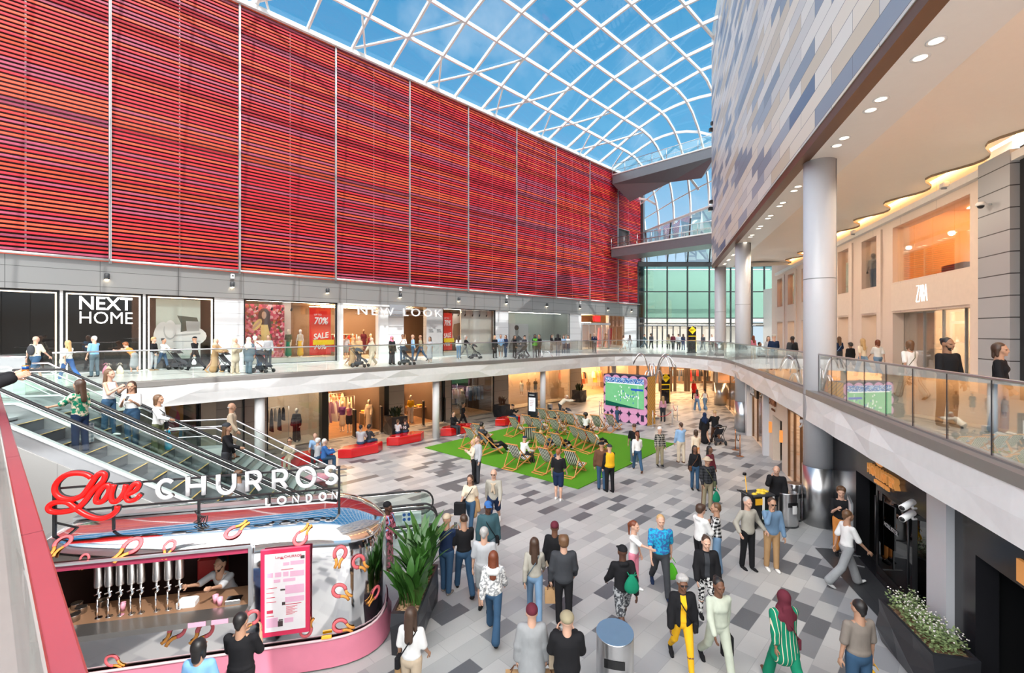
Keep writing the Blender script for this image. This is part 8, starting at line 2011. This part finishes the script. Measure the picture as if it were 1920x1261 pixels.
# jacket over the arm, walking sticks, phones
w_ = H_('hand in hand'); v, f = sdf_mesh([(tuple(w_[1][1]+Vector((-.10,-.05,.2))), tuple(w_[1][1]+Vector((-.12,-.06,-.25))), .07, .10), (tuple(w_[1][1]+Vector((-.02,-.05,.15))), tuple(w_[1][1]+Vector((.02,-.05,-.12))), .06, .06)], .02, .03)
o = np_mesh('folded_jacket', [(v, f, 0)], [cl('tan')]); tag(o, 'tan brown jacket carried over the arm of the woman in cream top', 'jacket')
for key, c_, lbl in (('straw hat', 'brown', 'wooden walking stick of the straw hat man'), ('leather jacket with white', 'white', 'white walking stick of the man in brown leather jacket')):
    hh_ = H_(key)[1][-1]; b = MB(); b.tube([hh_+Vector((.05,-.02,.02)), hh_+Vector((0,0,.05)), hh_+Vector((-.05,-.05,.0)), Vector((hh_.x-.12, hh_.y-.12, .01))], .012, 6); o = b.build('walking_stick', cl(c_)); tag(o, lbl, 'walking stick')
for key in ('beige cap and navy', 'close-cropped man', 'checked shirt looking', 'white hoodie and black trousers', 'white vest and jeans', 'white cropped top'):
    v = H_(key); phone((v[1][1]+v[1][-1])/2+Vector((0,0,.04)), 'dark mobile phone held by the '+{'beige':'man in beige cap','close':'close-cropped man in black','check':'boy in checked shirt'}.get(key[:5], {'white h':'boy in white hoodie','white v':'woman in white vest','white c':'woman in white cropped top'}.get(key[:7], '')))
# baby held by the bearded man
v = H_('holding a baby'); o = person(v[1][1]+Vector((-.15,.0,.0)), .62, 200, 'sit', 'l', 'buzz', 'n', 'long', 'white', 'jeans', 'cream', 'cream', 1.2, 'baby in white held by the bearded man on the upper gallery', q=.02)
# ---------------------------------------------------------------- pushchairs
def pushchair():
    r = empty('pushchair')
    b = MB()
    for s in (-.24,.24): b.bar((s,.45,1.0),(s,-.30,.12),.025); b.bar((s,.05,.56),(s,.32,.12),.025); b.bar((s,-.28,.14),(s,.30,.14),.02)
    b.tube([(-.24,.45,1.0),(.24,.45,1.0)],.02,8); b.bar((-.24,.0,.5),(.24,.0,.5),.02); b.build('frame', dark, r)
    for s in (-.26,.26):
        for y, q in ((-.33,.09),(.32,.12)): b = MB(); b.tube([(s-.02,y,q),(s+.02,y,q)], q, 16); w = b.build('wheel', rubber, r)
    b = MB(); b.smooth = True; b.grid(lambda u, v: ((u-.5)*.42, .28-.62*v, .86-.42*math.sin(min(1,v*1.5)*math.pi/2)+.02*math.cos(u*6)-(.18*max(0,v-.75)*4)), 8, 10); b.build('seat', M_('pram_fabric', (.03,.032,.04), .8), r)
    b = MB(); b.smooth = True; b.grid(lambda u, v: ((u-.5)*.46, .22-.32*math.sin(v*1.5), .80+.26*math.cos(v*1.5)*math.sin(.35+u*2.44)), 10, 8); b.build('hood', M_('pram_fabric', (.03,.032,.04), .8), r)
    b = MB(); b.bbox(-.2,.2,-.1,.28,.16,.32,.04); b.build('basket', M_('pram_fabric', (.03,.032,.04), .8), r)
    return r
pc0 = pushchair(); pk_ = list(pc0.children)
for k, (pt, hd_, lbl) in enumerate(((gp(335,692,UP),92,'pushed past the sofa poster'),(gp(424,697,UP),90,'beside the woman in tan robe'),(gp(494,698,UP),80,'in front of the bearded man with the baby'),(gp(676,688,UP),85,'in front of the brown robe woman'),
        (gp(763,684,UP),75,'beside the woman with the pink scarf'),(gp(892,672,UP),80,'pushed by the grey-haired woman'),(gp(1346,832),180,'pushed by the man in black coat'),(gp(1068,795),100,'by the bending person on the lawn'),(gp(977,672,UP),-60,'below the portrait poster'))):
    o = pc0
    if k:
        o = pc0.copy(); C.objects.link(o)
        for c_ in pk_: d = c_.copy(); C.objects.link(d); d.parent = o
    o.matrix_world = Matrix.Translation(pt) @ Matrix.Rotation(math.radians(hd_), 4, 'Z'); tag(o, 'dark folding pushchair '+lbl, 'pushchair', 'pushchairs')
# ---------------------------------------------------------------- small dog on the lawn
p = gp(998, 868); v, f = sdf_mesh([((0,.10,.10),(0,-.02,.24),.085,.075), ((0,-.02,.24),(0,-.06,.34),.055,.045), ('e',(0,-.075,.38),(.05,.055,.048)), ((0,-.10,.37),(0,-.155,.355),.026,.018), ((.035,-.06,.41),(.05,-.05,.37),.016,.012), ((-.035,-.06,.41),(-.05,-.05,.37),.016,.012),
    ((.04,-.05,.20),(.04,-.07,.02),.028,.018), ((-.04,-.05,.20),(-.04,-.07,.02),.028,.018), ((.07,.10,.06),(.075,-.02,.025),.05,.02), ((-.07,.10,.06),(-.075,-.02,.025),.05,.02), ((0,.16,.05),(.08,.22,.02),.022,.012)], .010, .02)
o = np_mesh('dog', [(v*1.15+np.array([p.x, p.y, .035]), f, 0)], [M_('dog_fur', (.05,.035,.025), .9, var=.4, scale=40)]); tag(o, 'small dark dog sitting on the lawn beside the man in white shirt', 'dog')
# ---------------------------------------------------------------- mannequins
def mq(p, hd_, col, top, tc, bot, bc, lbl, pose='stand', H=1.75, grp=None, **k): person(p, H, hd_, pose, 'l', None, 'b', top, tc, bot, bc, 'white', .92, lbl, True, name='mannequin', group=grp, mann=col, **k)
def lpos(px, y, z): x = LF.xpx(px, y); q = LF.P(x, y); q.z = z; return q
mq(lpos(541,.85,UP+.33), 0, 'cream', 'tee', 'olive', 'lskirt', 'green', 'mannequin in green skirt in the wide fashion window')
mq(lpos(563,.85,UP+.33), 0, 'white', 'tank', 'cream', 'lskirt', 'mustard', 'mannequin in white and yellow dress in the wide fashion window')
mq(lpos(661,3,UP+.03), 0, 'cream', 'tee', 'orange', 'lskirt', 'cream', 'mannequin in orange top inside the upper fashion shop, left')
mq(lpos(682,2.6,UP+.33), 20, 'brown', 'dress', 'maroon', None, 'black', 'mannequin in dark maroon dress raised inside the upper fashion shop')
mq(lpos(695,3,UP+.03), -20, 'cream', 'jacket', 'maroon', 'jeans', 'black', 'mannequin in maroon jacket inside the upper fashion shop, right')
mq(lpos(909,.8,UP+.33), 30, 'white', 'tee', 'white', 'shorts', 'cream', 'low white mannequin in the right fashion window', H=1.2)
mq(lpos(556,GY+.9,.05), 0, 'white', 'abaya', 'black', None, 'black', 'mannequin in long black dress in the ground floor window')
mq(lpos(642,GY+1.6,.03), 0, 'cream', 'tee', 'purple', 'skirt', 'cream', 'mannequin in mauve top inside the open clothes shop, left')
mq(lpos(655,GY+1.0,.03), 10, 'cream', 'tank', 'rose', 'shorts', 'charcoal', 'mannequin in pink top and dark shorts inside the open clothes shop')
mq(lpos(692,GY+1.2,.03), -10, 'cream', 'abaya', 'beige', None, 'beige', 'mannequin in long beige dress inside the open clothes shop')
mq(lpos(770,GY+1.0,.03), 0, 'cream', 'tee', 'mustard', 'wide', 'cream', 'mannequin in yellow top inside the shop beside the black planter')
mq(lpos(866,GY+.8,.03), 0, 'cream', 'coat', 'stone', 'jeans', 'charcoal', 'mannequin in pale coat in the denim window')
for k, (px, c_) in enumerate(((978,'white'),(991,'tan'),(1004,'black'),(1018,'beige'))): mq(lpos(px, GY+.7, .8), 0, 'tan', 'tee', c_, 'shorts', c_, 'mannequin in '+{'tan':'tan brown'}.get(c_, c_)+' standing high in the peach lit window', H=1.25)
x = RF.xpx(1637, -MR-.40); q_ = RF.P(x, -MR-.40); q_.z = 7.95; mq(q_, -70, 'black', 'tee', 'grey', 'jeans', 'denim', 'dark mannequin in grey top and jeans in the second upper window, right gallery')
